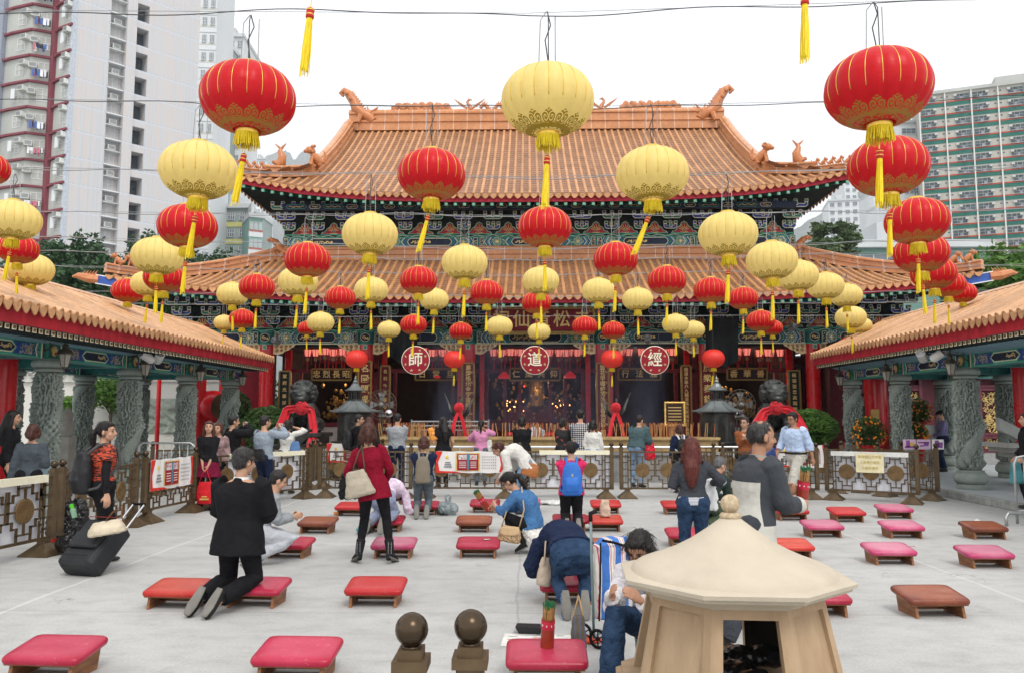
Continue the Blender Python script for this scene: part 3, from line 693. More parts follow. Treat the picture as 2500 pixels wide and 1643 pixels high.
# outer red wall panels, inner partition and interior
mb=MB()
for a,b in ((cx[0],cx[1]),(cx[6],cx[7])): mb.box(a+.2,b-.2,29.1,29.2,3.45,4.26)
mb.box(cx[0]-.1,cx[0]+2.2,33,33.2,.45,4.3); mb.box(cx[7]-2.2,cx[7]+.1,33,33.2,.45,4.3)
prt(mb,'lintel_panel',CRIM)
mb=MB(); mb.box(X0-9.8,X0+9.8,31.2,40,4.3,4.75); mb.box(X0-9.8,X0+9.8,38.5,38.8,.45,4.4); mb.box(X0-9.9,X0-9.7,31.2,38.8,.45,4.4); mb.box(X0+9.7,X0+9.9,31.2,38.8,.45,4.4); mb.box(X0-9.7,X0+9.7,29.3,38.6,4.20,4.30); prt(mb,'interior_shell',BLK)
mb=MB()
for i in range(1,6):
    a,b=cx[i],cx[i+1]
    mb.box(a,a+.09,31,31.12,.45,4.2); mb.box(b-.09,b,31,31.12,.45,4.2); mb.box(a,b,31.0,31.14,3.35,3.5)
    w_=(b-a)
    for k in ((.2,.8) if i!=3 else (.12,.26,.38,.62,.74,.88)): mb.box(a+w_*k-.06,a+w_*k+.06,30.98,31.12,.45,3.35)
    if i!=3:
        mb.box(a+.1,a+w_*.2,31.04,31.08,.45,1.2); mb.box(b-w_*.2,b-.1,31.04,31.08,.45,1.2)
        for s0,s1 in ((a+.12,a+w_*.2-.08),(b-w_*.2+.08,b-.12)):
            x=s0
            while x<s1: mb.box(x,x+.02,31.04,31.07,1.2,3.3); x+=.12
prt(mb,'timber_partition',MARO)
for i in range(1,6):
    for x in (cx[i]+.42,cx[i+1]-.42):
        mb=MB(); mb.box(x-.09,x+.09,30.4,30.6,.45,4.2); prt(mb,'red_door_jamb',REDC)
for x0_,x1_ in ((cx[1]+.6,cx[2]-.6),(cx[5]+.6,cx[6]-.6)):
    mb=MB(); mb.box(x0_,x1_,31.15,31.2,.45,1.25,0); mb.box(x0_,x1_,31.10,31.2,1.25,1.42,1); prt(mb,'white_dado',[mat('dado_white',(.55,.54,.50),.7),MARO])
for x_,y_,z_,e_ in ((X0,32.6,3.0,45),(X0-3.9,31.9,3.4,45),(X0+4.0,31.9,3.4,45),(X0-7.9,32.2,3.3,45),(X0+7.9,32.2,3.3,45)):
    l_=bpy.data.lights.new('hall_lamp_light','POINT'); l_.energy=e_; l_.color=(1,.62,.38); l_.shadow_soft_size=.25; lo=bpy.data.objects.new('hall_lamp_light',l_); COL.objects.link(lo); lo.location=(x_,y_,z_)
mb=MB(); q=random.Random(9)      # altar in the dark of the hall
mb.box(X0-2,X0+2,34,35.2,.45,1.5,0); mb.box(X0-1.3,X0+1.3,34.6,35.6,1.5,2.1,0); mb.lathe([(.05,1.9),(.32,2.1),(.34,2.9),(.30,3.1),(.05,3.3)],14,(X0,34.5,0),1)
for _ in range(170):
    x=q.choice((q.gauss(-1.1,.5),q.gauss(1.1,.5),q.uniform(-1.9,1.9))); z=q.uniform(1.4,3.2); s=q.uniform(.02,.07); mb.ell((X0+x,33.6+q.random()*.6,z),(s,s*.5,s*q.uniform(.6,2)),6,4,q.choice((1,1,2,3)))
for bx in (cx[1]+1.9,cx[5]+2.0):
    for _ in range(120):
        x=q.gauss(0,.32); z=1.6+abs(q.gauss(0,.5)); s=q.uniform(.02,.08); mb.ell((bx+x,32.2+q.random()*.5,z),(s,s*.5,s*q.uniform(.5,2)),6,4,q.choice((1,1,3)))
tag(prt(mb,'altar_ornaments',[mat('altar_red',(.10,.01,.012),.5),mat('old_gold',(.34,.22,.06),.35,.6),mat('altar_cloth',(.05,.05,.16),.6),mat('bronze_gilt',(.20,.11,.03),.4,.5)]),kind='stuff')
mb=MB()
for _ in range(24):
    x=q.choice((q.gauss(-1.0,.32),q.gauss(1.1,.32))); mb.ell((X0+x,33.3,2.15+q.gauss(0,.13)),(.018,.018,.028),6,4)
for x in (-.95,.95): mb.ell((X0+x*.55,33.2,2.9),(.03,.03,.03),6,4,1)
prt(mb,'altar_flames',[mat('candle_flame',(1,.42,.12),emis=6,var=0),mat('red_altar_lamp',(1,.03,.02),emis=5,var=0)])
# vertical couplet boards with gilded characters
GCH=mat('gilded_character',(.86,.62,.24),.35,.25,var=.1); CHB=mat('couplet_board_maroon',(.16,.008,.015),.45,var=.2); BRD=mat('bronze_gilt_frame',(.30,.19,.06),.4,.5)
def board(x,y,w_,z0,z1,txt,size,m=CHB,frame=BRD,gc=GCH,side=None,rz=0,n=None):
    t=put('couplet_board',MB().box(-w_/2,w_/2,0,.05,z0,z1).mesh('board',m),T,(x-X0,y-29,-.45),rot=(0,0,rz))
    mb=MB(); 
    for s in (-1,1): mb.box(s*w_/2-.03,s*w_/2+.03,-.03,.06,z0,z1)
    mb.box(-w_/2,w_/2,-.03,.06,z1,z1+.05); mb.build('frame',frame,t)
    st=(z1-z0-.1)/len(txt)
    for i,ch in enumerate(txt):
        text(ch,size,gc,'character',t,(0,-.012,z1-.05-st*(i+.5)),ext=.008)
    if side:
        k=(z1-z0)*.8/len(side)
        for i,ch in enumerate(side): text(ch,.07,gc,'character',t,(w_/2-.08,-.01,z1-.3-k*i),ext=.003)
    return t
board(cx[2]+.02,28.80,.46,.9,3.62,'名園闢福地松會',.30,side='嗇色園普宜壇敬題')
board(cx[5]-.02,28.80,.46,.9,3.62,'廣樂奏鈞天香萬',.30,side='嗇色園普宜壇敬題')
board(cx[3]+.02,28.80,.42,.75,3.55,'農績格州金宇宙皓村麗祠慶庇眾',.20,side='嗇色園普宜壇')
board(cx[4]-.02,28.80,.42,.75,3.55,'脈花甲曝蛟芳色晉香色京苹昭阿',.20,side='嗇色園普宜壇')
for x,s_ in ((cx[1]+.62,'紫府光華浮玉宇金霞照'),(cx[6]-.62,'極德聖恩高賜神通達堂中心')):
    board(x,29.35,.40,.75,3.3,s_,.16,DARK,BRD)
for x,s_ in ((cx[2]+.62,'名利外英華珠回王府瑞'),(cx[5]-.62,'開運金華承九穗清風永樂賜雨百歲豐登')):
    board(x,29.6,.34,.75,3.5,s_,.15)
def nameboard(x,z,w_,h_,txt,y=30.4,size=.3):
    t=put('name_board',MB().box(-w_/2,w_/2,0,.06,-h_/2,h_/2).mesh('board',BLK),T,(x-X0,y-29,z-.45),rot=(R(8),0,0))
    mb=MB()
    for a in (-1,1): mb.box(a*w_/2-.03,a*w_/2+.03,-.03,.05,-h_/2,h_/2); mb.box(-w_/2,w_/2,-.03,.05,a*h_/2-.03,a*h_/2+.03)
    mb.build('frame',BRD,t)
    for i,ch in enumerate(txt): text(ch,size,GCH,'character',t,(-w_/2+w_*(i+.5)/len(txt),-.02,0),ext=.006)
XB=[(cx[i]+cx[i+1])/2 for i in range(1,6)]
nameboard(XB[0]+.25,3.25,1.5,.42,'忠烈長昭'); nameboard(XB[1]+.55,3.25,1.6,.42,'日常旦'); nameboard(XB[2],3.25,1.9,.45,'仁風共仰'); nameboard(XB[3]-.35,3.25,1.6,.42,'行法雅'); nameboard(XB[4]-.1,3.25,1.5,.42,'香華善')
# main plaque
mb=MB(); PW=3.66; mb.box(-PW/2,PW/2,0,.08,-.42,.42); pl=put('main_plaque',mb.mesh('plaque',mat('plaque_crimson',(.26,.008,.03),.4,var=.1)),T,(0.12,-1.05,5.03-.45),rot=(R(10),0,0))
mb=MB(); q=random.Random(3)
for a in (-1,1): mb.cb((a*PW/2,-.02,0),(.10,.12,.9),ch=.02); mb.cb((0,-.02,a*.45),(PW+.1,.12,.14),ch=.02)
for i in range(150):
    x=-PW/2+PW*i/149; mb.ell((x,-.09,-.46+q.uniform(-.04,.04)),(.028,.02,.03),6,4); 
    if i%2: mb.ell((x,-.09,.46+q.uniform(-.04,.04)),(.028,.02,.03),6,4)
mb.build('gilded_frame',mat('plaque_gilding',(.42,.29,.10),.4,.4,var=.4,vs=20),pl)
for i,ch in enumerate('祠仙黃松赤'): text(ch,.62,GCH,'character',pl,(-1.42+i*.71,-.02,0),ext=.015)
text('嗇色園',.10,GCH,'character',pl,(PW/2-.14,-.02,.3),ext=.005)
# roof ornaments
def blob(mb,pts,rs,n=8,mi=0): mb.tube(pts,rs,n,mi)
def ridge_dragon():       # fish-dragon: mouth biting the ridge, curled tail up
    mb=MB(); blob(mb,[(.55,0,.1),(.35,0,.3),(.12,0,.42),(-.1,0,.62),(-.2,0,.95),(-.42,0,1.28),(-.60,0,1.42),(-.72,0,1.30),(-.62,0,1.18)],[.20,.26,.24,.22,.2,.17,.13,.09,.05])
    blob(mb,[(.3,0,.32),(.6,0,.42),(.85,0,.40)],[.16,.15,.05]); blob(mb,[(.35,0,.1),(.6,0,.02),(.82,0,.06)],[.15,.12,.05])
    for a,b in (((.35,0,.5),(.30,0,.75)),((.5,.05,.5),(.7,.05,.72)),((.5,-.08,.5),(.72,-.08,.68))): blob(mb,[a,b],[.06,.015],6)
    for k in range(9): z=.5+k*.1; x=-.02-k*.055; blob(mb,[(x+.18,0,z),(x+.36-.02*k,0,z+.10)],[.08,.01],5)
    for s in (-1,1):
        for k in range(3): mb.ell((-.15-.15*k,s*.16,.75+.25*k),(.1,.05,.1),8,5)
        blob(mb,[(.1,s*.2,.3),(.0,s*.28,-.05)],[.1,.07],6); mb.ell((.45,s*.15,.42),.06,6,4)
    return mb.mesh('dragon_ornament',ORN,55)
RD=ridge_dragon()
for sg in (-1,1): put('dragon_ornament',RD,T,(sg*8.0,6,14.8-.45),rot=(0,0,0 if sg<0 else PI),scale=(1.2,1.35,1.12))
for sg in (-1,1): put('dragon_ornament',RD,T,(sg*9.55,.25,7.55-.45),rot=(0,0,0 if sg<0 else PI),scale=(.75,.75,.5))
mb=MB(); q=random.Random(4)
for sg in (-1,1):
    for k in range(46):  # cloud scroll
        x=sg*(3.9+2.6*k/46); mb.ell((X0+x,35,15.44+.20*abs(sin(k*.5))+q.uniform(-.03,.07)),(.13,.08,.15),7,5)
    px=X0+sg*3.0   # phoenix
    for s in (-1,1):
        for j in range(5): mb.tube([(px+s*.1,35,15.5),(px+s*(.32+.03*j),35,15.62+.03*j),(px+s*(.72-.1*j),35,15.96-.06*j)],[.05,.05,.012],5)
    mb.tube([(px-sg*.08,35,15.45),(px-sg*.0,35,15.62),(px+sg*.1,35,15.8),(px+sg*.02,35,15.92),(px-sg*.12,35,15.9)],[.12,.09,.06,.06,.015],7)
    mb.tube([(X0+sg*(2.5-.045*i),35,15.52+.16*sin(i*.42)) for i in range(36)],[.085]*35+[.02],6)
    for i in range(18): xx=2.5-.09*i; mb.tube([(X0+sg*xx,35,15.55+.16*sin(i*.84)),(X0+sg*(xx-.04),35,15.72+.16*sin(i*.84))],[.04,.005],4)
prt(mb,'ridge_carving',ORN,smooth=55)
def beast(k):
    mb=MB(); mb.tube([(0,.18,.1),(0,0,.28),(0,-.12,.42)],[.13,.15,.1],8); mb.ell((0,-.2,.52),(.12,.15,.13),8,6); mb.ell((0,-.34,.47),(.08,.08,.07),6,5)
    for s in (-1,1): mb.tube([(s*.08,-.12,.3),(s*.09,-.18,0)],[.05,.05],6); mb.tube([(s*.1,.15,.15),(s*.1,.1,0)],[.07,.06],6); mb.ell((s*.09,-.15,.64),.04,5,4)
    mb.tube([(0,.25,.15),(0,.36,.35),(0,.28,.55)],[.06,.07,.02],6)
    if k: 
        for i in range(8): mb.ell((.09*cos(i),-.12+.05*sin(i*2),.45+.03*i),.06,6,4)
    return mb.mesh('guardian_ornament',ORN,55)
BE=beast(0); BE1=beast(1)
def fishm():
    mb=MB(); mb.tube([(.12,0,.05),(.0,0,.16),(-.03,0,.36),(.06,0,.58),(.02,0,.70)],[.17,.19,.15,.09,.05],8); mb.tube([(.02,0,.66),(-.16,0,.86)],[.06,.015],5); mb.tube([(.04,0,.66),(.24,0,.84)],[.06,.015],5); mb.tube([(.1,0,.1),(.32,0,.18)],[.1,.06],6); return mb.mesh('fish_ornament',ORN,55)
FI=fishm()
for sg in (-1,1):
    r0=0 if sg>0 else 0
    p=SU(UG,.80); put('guardian_ornament',BE1,T,(sg*(UG-.12),p[1]-29-.1,p[2]-.45+.45),rot=(0,0,sg*R(60)),scale=(1.1,1.1,1.1))
    k=.42; u=UG+(UR-UG)*k; p=SU(u,.77+.23*k); put('fish_ornament',FI,T,(sg*(u),p[1]-29,p[2]-.45+.46),scale=(sg,1,1))
    for j in range(5):
        k=.62+.085*j; u=UG+(UR-UG)*k; p=SU(u,.77+.23*k); put('small_beast_ornament',BE,T,(sg*u,p[1]-29,p[2]-.45+.30),rot=(0,0,sg*R(70)),scale=(.42,.42,.46))
    for j in range(3):
        k=.80+.07*j; u=LT+(LRW-LT)*k; p=SLo(u,k); put('small_beast_ornament',BE,T,(sg*u,p[1]-29,p[2]-.45+.40),rot=(0,0,sg*R(70)),scale=(.62,.62,.62))
    mb=MB(); A=Vector(SLo(LRW,1))   # dragon head beam end with blue shield
    mb.bar((X0+sg*(LRW-.7),25.5,A.z-.26),(X0+sg*(LRW+.25),25.1,A.z-.12),.2,.30,0); mb.tube([(X0+sg*(LRW+.2),25.1,A.z-.12),(X0+sg*(LRW+.5),25.0,A.z-.1),(X0+sg*(LRW+.8),24.95,A.z-.02),(X0+sg*(LRW+.95),24.9,A.z-.06)],[.16,.15,.10,.03],7,1)
    for j in range(5): mb.tube([(X0+sg*(LRW+.3+.1*j),25.02,A.z+.02),(X0+sg*(LRW+.2+.1*j),25.02,A.z+.16)],[.04,.005],4,1)
    for zz in (-.14,.14): mb.bar((X0+sg*(LRW-.7),25.39,A.z-.26+zz),(X0+sg*(LRW+.25),24.99,A.z-.12+zz),.012,.03,2)
    mb.tube([(X0+sg*(LRW-.35),25.7,A.z-.3),(X0+sg*(LRW-.35),25.7,A.z-.45)],.01,4,3)
    prt(mb,'dragon_head_beam',[mat('shield_blue',(.04,.10,.38),.4),ORN,mat('white_paint',(.75,.75,.72),.5),CABM])
    mb=MB(); mb.lathe([(.02,.0),(.10,-.03),(.15,-.15),(.17,-.30),(.22,-.42),(.23,-.44)],14,(X0+sg*(LRW-.35),25.7,A.z-.42),cap=False); bl=mb.build('wind_bell',mat('bronze_bell',(.30,.25,.18),.4,.7),T,40,True)
# ------------------------------------------------------------ side galleries with carved dragon columns
STONE=mat('green_grey_stone',(.245,.285,.25),.72,var=.3,vs=3,bmp=.6,bs=55,bd=.012,col2=(.33,.37,.33))
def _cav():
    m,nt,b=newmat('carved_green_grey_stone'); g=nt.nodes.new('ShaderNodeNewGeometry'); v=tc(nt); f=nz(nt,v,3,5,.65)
    c=ramp(nt,f,[(.3,(.20,.235,.21)),(.7,(.31,.35,.31))]); d=ramp(nt,g.outputs['Pointiness'],[(.44,.22),(.50,.85),(.56,1.25)]); c=mixc(nt,.9,c,d,'MULTIPLY')  # shading put into the colour: crevices darker, ridges lighter, to deepen the relief
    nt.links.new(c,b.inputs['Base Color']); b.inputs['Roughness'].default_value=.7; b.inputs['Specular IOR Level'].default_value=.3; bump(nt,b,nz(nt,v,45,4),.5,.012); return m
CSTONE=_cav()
def carved():
    mb=MB(); n=96; z=0; prof=[]
    vs=[];rows=[]
    def ring(rf,z): 
        for k in range(n):
            a=2*PI*k/n; r=rf(a,z) if callable(rf) else rf; vs.append((r*cos(a),r*sin(a),z))
        rows.append(1)
    for r,z in ((.28,0),(.285,.03),(.285,.10),(.27,.12),(.31,.15),(.335,.19),(.34,.24),(.325,.30),(.29,.345),(.27,.36),(.265,.40)): ring(r,z)
    def f(a,z):
        p=Vector((cos(a)*1.1,sin(a)*1.1,z*1.5))
        hel=abs(((a-z*3.3+noise.noise(Vector((0,0,z*1.4)))*1.2)/(2*PI)*1)%1-.5)*2      # winding body
        body=max(0,1-(hel/.24)**2)**.5 if hel<.24 else 0
        scal=.006*abs(sin(a*22+z*60)*sin(z*70)) if body>.3 else 0
        rg=1-abs(noise.noise(p*3.1))*2; rg2=1-abs(noise.noise(p*6.5+Vector((3,1,2))))*2
        cl_=max(0,rg)**3*.062+max(0,rg2)**3*.040
        hd=.10*math.exp(-((((a-1.2+PI)%(2*PI)-PI)/.45)**2+((z-1.35)/.16)**2))+.08*math.exp(-((((a+1.6+PI)%(2*PI)-PI)/.40)**2+((z-1.9)/.14)**2))+.07*math.exp(-((((a-3.1+PI)%(2*PI)-PI)/.40)**2+((z-1.0)/.14)**2))
        w_=.05*math.exp(-((z-.55)/.12)**2)*(.5+.5*sin(a*9+z*10))
        edge=min(1,(z-.40)/.06,(2.36-z)/.05); edge=max(0,edge)
        return .190+edge*(max(body*.075+scal,cl_)+hd*(.6+.4*sin(a*14)*sin(z*40))+w_)
    z=.41
    while z<2.37: ring(f,z); z+=.0145
    for r,z in ((.225,2.37),(.24,2.385),(.24,2.41),(.225,2.425),(.225,2.44),(.26,2.455),(.285,2.48),(.288,2.53),(.27,2.565),(.255,2.575),(.255,2.60)): ring(r,z)
    fs=[]
    for i in range(len(rows)-1):
        for k in range(n): j=(k+1)%n; fs.append((i*n+k,i*n+j,(i+1)*n+j,(i+1)*n+k))
    fs.append([(len(rows)-1)*n+k for k in range(n)])
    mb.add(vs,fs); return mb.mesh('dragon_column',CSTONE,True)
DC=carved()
GBLUE=mat('grey_blue_plank',(.22,.36,.44),.6,var=.12); RFAS=mat('weathered_crimson_fascia',(.42,.02,.035),.5,var=.25,vs=3,stretch=(2,2,.4),bmp=.1)
GT=glazed('pale_glazed_tile',(.60,.33,.16)); GTP=glazed('pale_pan_tile',(.42,.215,.11))
IRON=mat('weathered_bronze_iron',(.10,.085,.065),.5,.5,var=.3); GLS=mat('frosted_lamp_glass',(.35,.33,.28),.25,var=.2,vs=20)
def gpanel(mb,x0,x1,z0,z1,seed):   # painted gallery beam between two columns, face at y=0
    h=z1-z0; xm=(x0+x1)/2; zm=(z0+z1)/2; L=x1-x0; e=-.004; q=random.Random(seed)
    mb.box(x0,x1,0,.3,z0,z1,0)
    mb.box(x0,x1,-.012,0,z0,z0+.03,4); mb.box(x0,x1,-.012,0,z1-.03,z1,4)
    fillp(mb,[(x0+.4,z0+.05),(x1-.4,z0+.05),(x1-.4,z1-.05),(x0+.4,z1-.05)],e,1)
    for s in (-1,1): scatter(mb,xm+s*L*.2 if s>0 else xm-L*.37,xm+L*.37 if s>0 else xm-L*.2,z0+.07,z1-.07,e-.003,q,110)
    w_=L*.17
    for k,(g,mi) in enumerate(((.0,4),(.022,3),(.04,0),(.055,6))):
        a=w_-g; zz=h*.40-g; fillp(mb,[(xm-a,zm),(xm-a+.12,zm-zz),(xm+a-.12,zm-zz),(xm+a,zm),(xm+a-.12,zm+zz),(xm-a+.12,zm+zz)],e-.004-.002*k,mi)
    for s in (-1,1): squig(mb,xm+s*.06,xm+s*(w_-.14),zm,h*.17,e-.016,.026,2,ph=s); squig(mb,xm+s*.06,xm+s*(w_-.15),zm,h*.12,e-.018,.012,3,ph=s+2)
    for s in (-1,1):
        for o,mi in ((.40,4),(.44,3),(.48,1),(.52,0)): chev(mb,xm+s*(L/2-o+.02),z0+.03,z1-.03,e-.006,-s*.05,.03,mi)
        for o,mi in ((.24,1),(.28,3),(.32,4)): mb.box(*sorted((xm+s*(L/2-o),xm+s*(L/2-o-.03))),-.02,0,z0,z1,mi)
    for s in (-1,1):  # rosette block over each column
        x=xm+s*L/2; 
    return mb
def gallery(sg):
    XC,XBk,XE,XR=(9.5,12.2,8.58,10.85) if sg>0 else (-8.8,-11.5,-7.84,-10.15)
    nm='right' if sg>0 else 'left'
    Y0=23.9; he=3.41 if sg<0 else 3.49; hr=4.42 if sg<0 else 4.52; pz=.146
    G_=thing('side_gallery',f'{nm} hand covered walkway with orange tiled roof and carved grey dragon columns','gallery',(XC,Y0,pz),-sg*PI/2)
    Ys=[5.4,8.45,11.5,14.55,17.6,20.7,23.75] if sg>0 else [5.4,8.4,11.5,14.5,17.55,20.5,23.5]
    lx=lambda Y: -sg*(Y-Y0)
    for j,Y in enumerate(Ys):
        if Y<11: continue
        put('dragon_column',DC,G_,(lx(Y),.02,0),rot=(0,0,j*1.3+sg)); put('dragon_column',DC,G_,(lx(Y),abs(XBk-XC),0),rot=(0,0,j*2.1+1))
    zb0,zb1=2.60,2.90
    L=sorted([lx(y) for y in Ys]+[lx(24.2)])
    for row,yy in (('front',0),('rear',abs(XBk-XC))):
        for i in range(len(L)-1):
            a,b=L[i],L[i+1]
            if b-a<1: 
                mb=MB(); mb.box(a,b,-.02,.3,zb0,zb1,1); 
                outline(mb,[(a+.03,zb0+.03),(b-.03,zb0+.03),(b-.03,zb1-.03),(a+.03,zb1-.03)],-.025,.02,3); chev(mb,a+.1 if sg<0 else b-.1,zb0,zb1,-.028,.15*(1 if sg<0 else -1),.03,3)
                o=mb.build('painted_beam',PB,G_)
            else: o=gpanel(MB(),a,b,zb0,zb1,i).build('painted_beam',PB,G_)
            o.location=(0,yy,0)
    for Y in Ys:   # beam-end rosette over the column, and cross beams
        x=lx(Y); mb=MB(); mb.box(x-.17,x+.17,-.05,0,zb0+.0,zb1+.02,4); mb.box(x-.14,x+.14,-.06,-.05,zb0+.03,zb1-.01,0); mb.ell((x,-.07,zb0+.15),(.075,.03,.10),8,6,2); mb.ell((x,-.09,zb0+.11),(.03,.02,.03),6,4,5); mb.ell((x,-.09,zb0+.19),(.03,.02,.03),6,4,3)
        for k in range(9): a=PI*k/8; mb.tube([(x+.07*cos(a),-.07,zb0+.16+.05*sin(a)),(x+.11*cos(a),-.075,zb0+.16+.10*sin(a))],[.018,.004],4,2)
        mb.box(x-.1,x+.1,.3,abs(XBk-XC),zb0+.02,zb1-.04,0); scatter(mb,x-.09,x+.09,zb0,zb1,-.0,rnd,1)
        mb.build('beam_end',PB,G_)
    # roof
    def S(v,t):
        k=t; return (XR+(XE-XR)*k,v,hr+(he-hr)*(1.12*k-.12*k*k)+.0)
    def S2(v,t): return (XR+(XR-XE)*t,v,hr+(he-hr)*(1.12*t-.12*t*t))
    us=frange(5.0,24.35,88)
    slope(S,us,lambda u:0,9,.058,0,'r',G_,tilem=[GT,GTP])
    mb=MB(); mb.face([S2(5,0),S2(24.35,0),S2(24.35,1),S2(5,1)]); mb.build('rear_slope',GTP,G_,world=True)
    mb=MB(); sweep(mb,[(XR,5+19.4*i/14,hr-.02) for i in range(15)],[(-.11,0),(-.11,.07),(-.06,.12),(0,.14),(.06,.12),(.11,.07),(.11,0)]); mb.build('roof_ridge',GT,G_,30,world=True)
    d=sg*.06
    mb=MB(); mb.prism([(XE+d,5,he-.28),(XE+d,24.32,he-.28),(XE+d,24.32,he-.03),(XE+d,5,he-.03)],(sg*.04,0,0)); mb.build('fascia',RFAS,G_,world=True)
    mb=MB(); y=5.0
    while y<24.3:
        x=XE+sg*.13
        mb.box(min(x,x+sg*.8),max(x,x+sg*.8),y-.05,y+.05,he-.365,he-.285,0); mb.box(x-sg*.008-.005,x-sg*.008+.005,y-.05,y+.05,he-.365,he-.285,1); mb.box(x-sg*.014-.004,x-sg*.014+.004,y-.032,y+.032,he-.35,he-.30,2)
        y+=.17
    mb.build('rafter_ends',[DARK,CREAM,mat('rafter_brown',(.16,.10,.05),.5)],G_,world=True)
    mb=MB(); mb.face([(XE+sg*.16,5,he-.27),(XE+sg*.16,24.3,he-.27),(XBk+sg*.9,24.3,he-.28),(XBk+sg*.9,5,he-.28)]); 
    mb.face([(XE+sg*.5,5,he-.35),(XE+sg*.5,24.25,he-.35),(XC,24.25,pz+zb1-.02),(XC,5,pz+zb1-.02)]); mb.build('soffit_plank',GBLUE,G_,world=True)
    # end gable
    mb=MB(); mb.prism([(XE+sg*.1,24.3,he-.25),(XR,24.3,hr-.02),(2*XR-XE-sg*.1,24.3,he-.25)],(0,.05,0)); mb.build('gable_end',CRIM,G_,world=True)
    # iron lamps and floodlights hang from the gallery
    for i,Y in enumerate(Ys):
        if Y<13: continue
        wl=thing('wall_lantern',f'weathered iron lamp on a scroll arm beside the {["","","","nearest","second","third","farthest"][i]} column of the {nm} gallery','lamp',(XC-sg*.42,Y-.25,2.42+pz),0,'iron lamps along the galleries')
        put('lamp_body',LBODY,wl); put('lamp_glass',LGLASS,wl); put('arm',LARM,wl,rot=(0,0,0 if sg>0 else PI))
def lamp_meshes():
    mb=MB(); mb.lathe([(.01,-.02),(.03,.0),(.06,.03)],6); mb.lathe([(.10,.27),(.155,.25),(.16,.27),(.10,.34),(.06,.36),(.05,.40),(.07,.41),(.02,.46),(.01,.50)],6)
    for k in range(6): a=2*PI*k/6; mb.tube([(.065*cos(a),.065*sin(a),.03),(.12*cos(a),.12*sin(a),.26)],.008,4)
    mb.lathe([(.005,-.10),(.02,-.07),(.005,-.02)],6)
    g=MB(); g.lathe([(.058,.03),(.112,.255)],6)
    a=MB(); a.tube([(.0,0,.50),(.0,0,.58),(.08,0,.64),(.2,0,.62),(.28,0,.5),(.30,0,.36),(.42,0,.30)],.014,6); a.tube([(.42,0,.2),(.42,0,.45)],.03,6); a.tube([(.12,0,.62),(.2,0,.54),(.16,0,.48),(.12,0,.52)],.009,5)
    return mb.mesh('lamp_body',IRON,30),g.mesh('lamp_glass',GLS),a.mesh('arm',IRON,30)
LBODY,LGLASS,LARM=lamp_meshes()
gallery(-1); gallery(1)
WHP=mat('white_painted_metal',(.72,.72,.70),.4,var=.05)
for nm,x,Y,z,az,side in (('left',-8.28,17.15,2.98,-30,'left'),('left',-8.12,17.35,2.98,38,'right'),('right',8.75,17.9,3.02,-38,'left'),('right',8.95,17.6,3.02,25,'right')):
    t=thing('floodlight',f'white cylindrical floodlight on the {nm} gallery beam, {side} one of the pair','floodlight',(x,Y,z),0,'white floodlights under the gallery eaves')
    M=Euler((R(62),0,R(az))).to_matrix().to_4x4(); mb=MB(); mb.lathe([(.001,-.17),(.07,-.165),(.095,-.13),(.098,.16),(.09,.165),(.088,.10),(.001,.10)],20,M=M); mb.build('housing',WHP,t,40)
    mb=MB(); mb.lathe([(.086,.104),(.001,.106)],16,M=M,cap=False); mb.build('lens',mat('lamp_lens_grey',(.45,.46,.46),.2),t)
    mb=MB(); mb.tube([(0,0,0),(-.05 if x<0 else .05,0,.06),((-.4 if x<0 else .45),0,.0)],.016,6); mb.build('bracket',IRON,t)
# ------------------------------------------------------------ plants
LEAFM={}
def leafmat(name,a,b):
    m,nt,bs=newmat(name); g=nt.nodes.new('ShaderNodeNewGeometry'); v=tc(nt)
    f=nz(nt,v,2.2,4,.6); mx=math_(nt,'ADD',math_(nt,'MULTIPLY',f,.75),math_(nt,'MULTIPLY',g.outputs['Random Per Island'],.3))
    c=ramp(nt,mx,[(.3,a),(.75,b)]); nt.links.new(c,bs.inputs['Base Color']); bs.inputs['Roughness'].default_value=.5; bs.inputs['Specular IOR Level'].default_value=.3
    tr=nt.nodes.new('ShaderNodeBsdfTranslucent'); nt.links.new(c,tr.inputs[0]); ms=nt.nodes.new('ShaderNodeMixShader'); ms.inputs[0].default_value=.25
    out=nt.nodes['Material Output']; nt.links.new(bs.outputs[0],ms.inputs[1]); nt.links.new(tr.outputs[0],ms.inputs[2]); nt.links.new(ms.outputs[0],out.inputs[0]); return m
LD=leafmat('dark_evergreen_leaf',(.012,.038,.016),(.06,.13,.05)); LB=leafmat('bright_leaf',(.03,.10,.015),(.13,.26,.04)); LM_=leafmat('hedge_leaf',(.018,.055,.012),(.09,.17,.04)); LO=leafmat('olive_leaf',(.03,.06,.02),(.12,.17,.07))
BARK=mat('bark',(.09,.07,.05),.9,bmp=.5)
def leaves(mb,c,r,n,s,q,shape='ell',flat=1):
    for _ in range(n):
        while True:
            d=Vector((q.gauss(0,1),q.gauss(0,1),q.gauss(0,1)))
            if d.length>.01: break
        d.normalize(); k=q.random()**.33*(.72+.38*noise.noise(d*2.2+Vector(c)*.7))*1.18
        p=Vector((c[0]+d.x*r[0]*k,c[1]+d.y*r[1]*k,c[2]+d.z*r[2]*k))
        a=Vector((q.gauss(0,1),q.gauss(0,1),q.gauss(0,1)*.7)).normalized(); b=a.cross(Vector((q.gauss(0,1),q.gauss(0,1),q.gauss(0,1)))).normalized()
        l=s*q.uniform(.6,1.4); mb.add([p-a*l,p+b*l*.45,p+a*l,p-b*l*.45],[(0,1,2,3)])
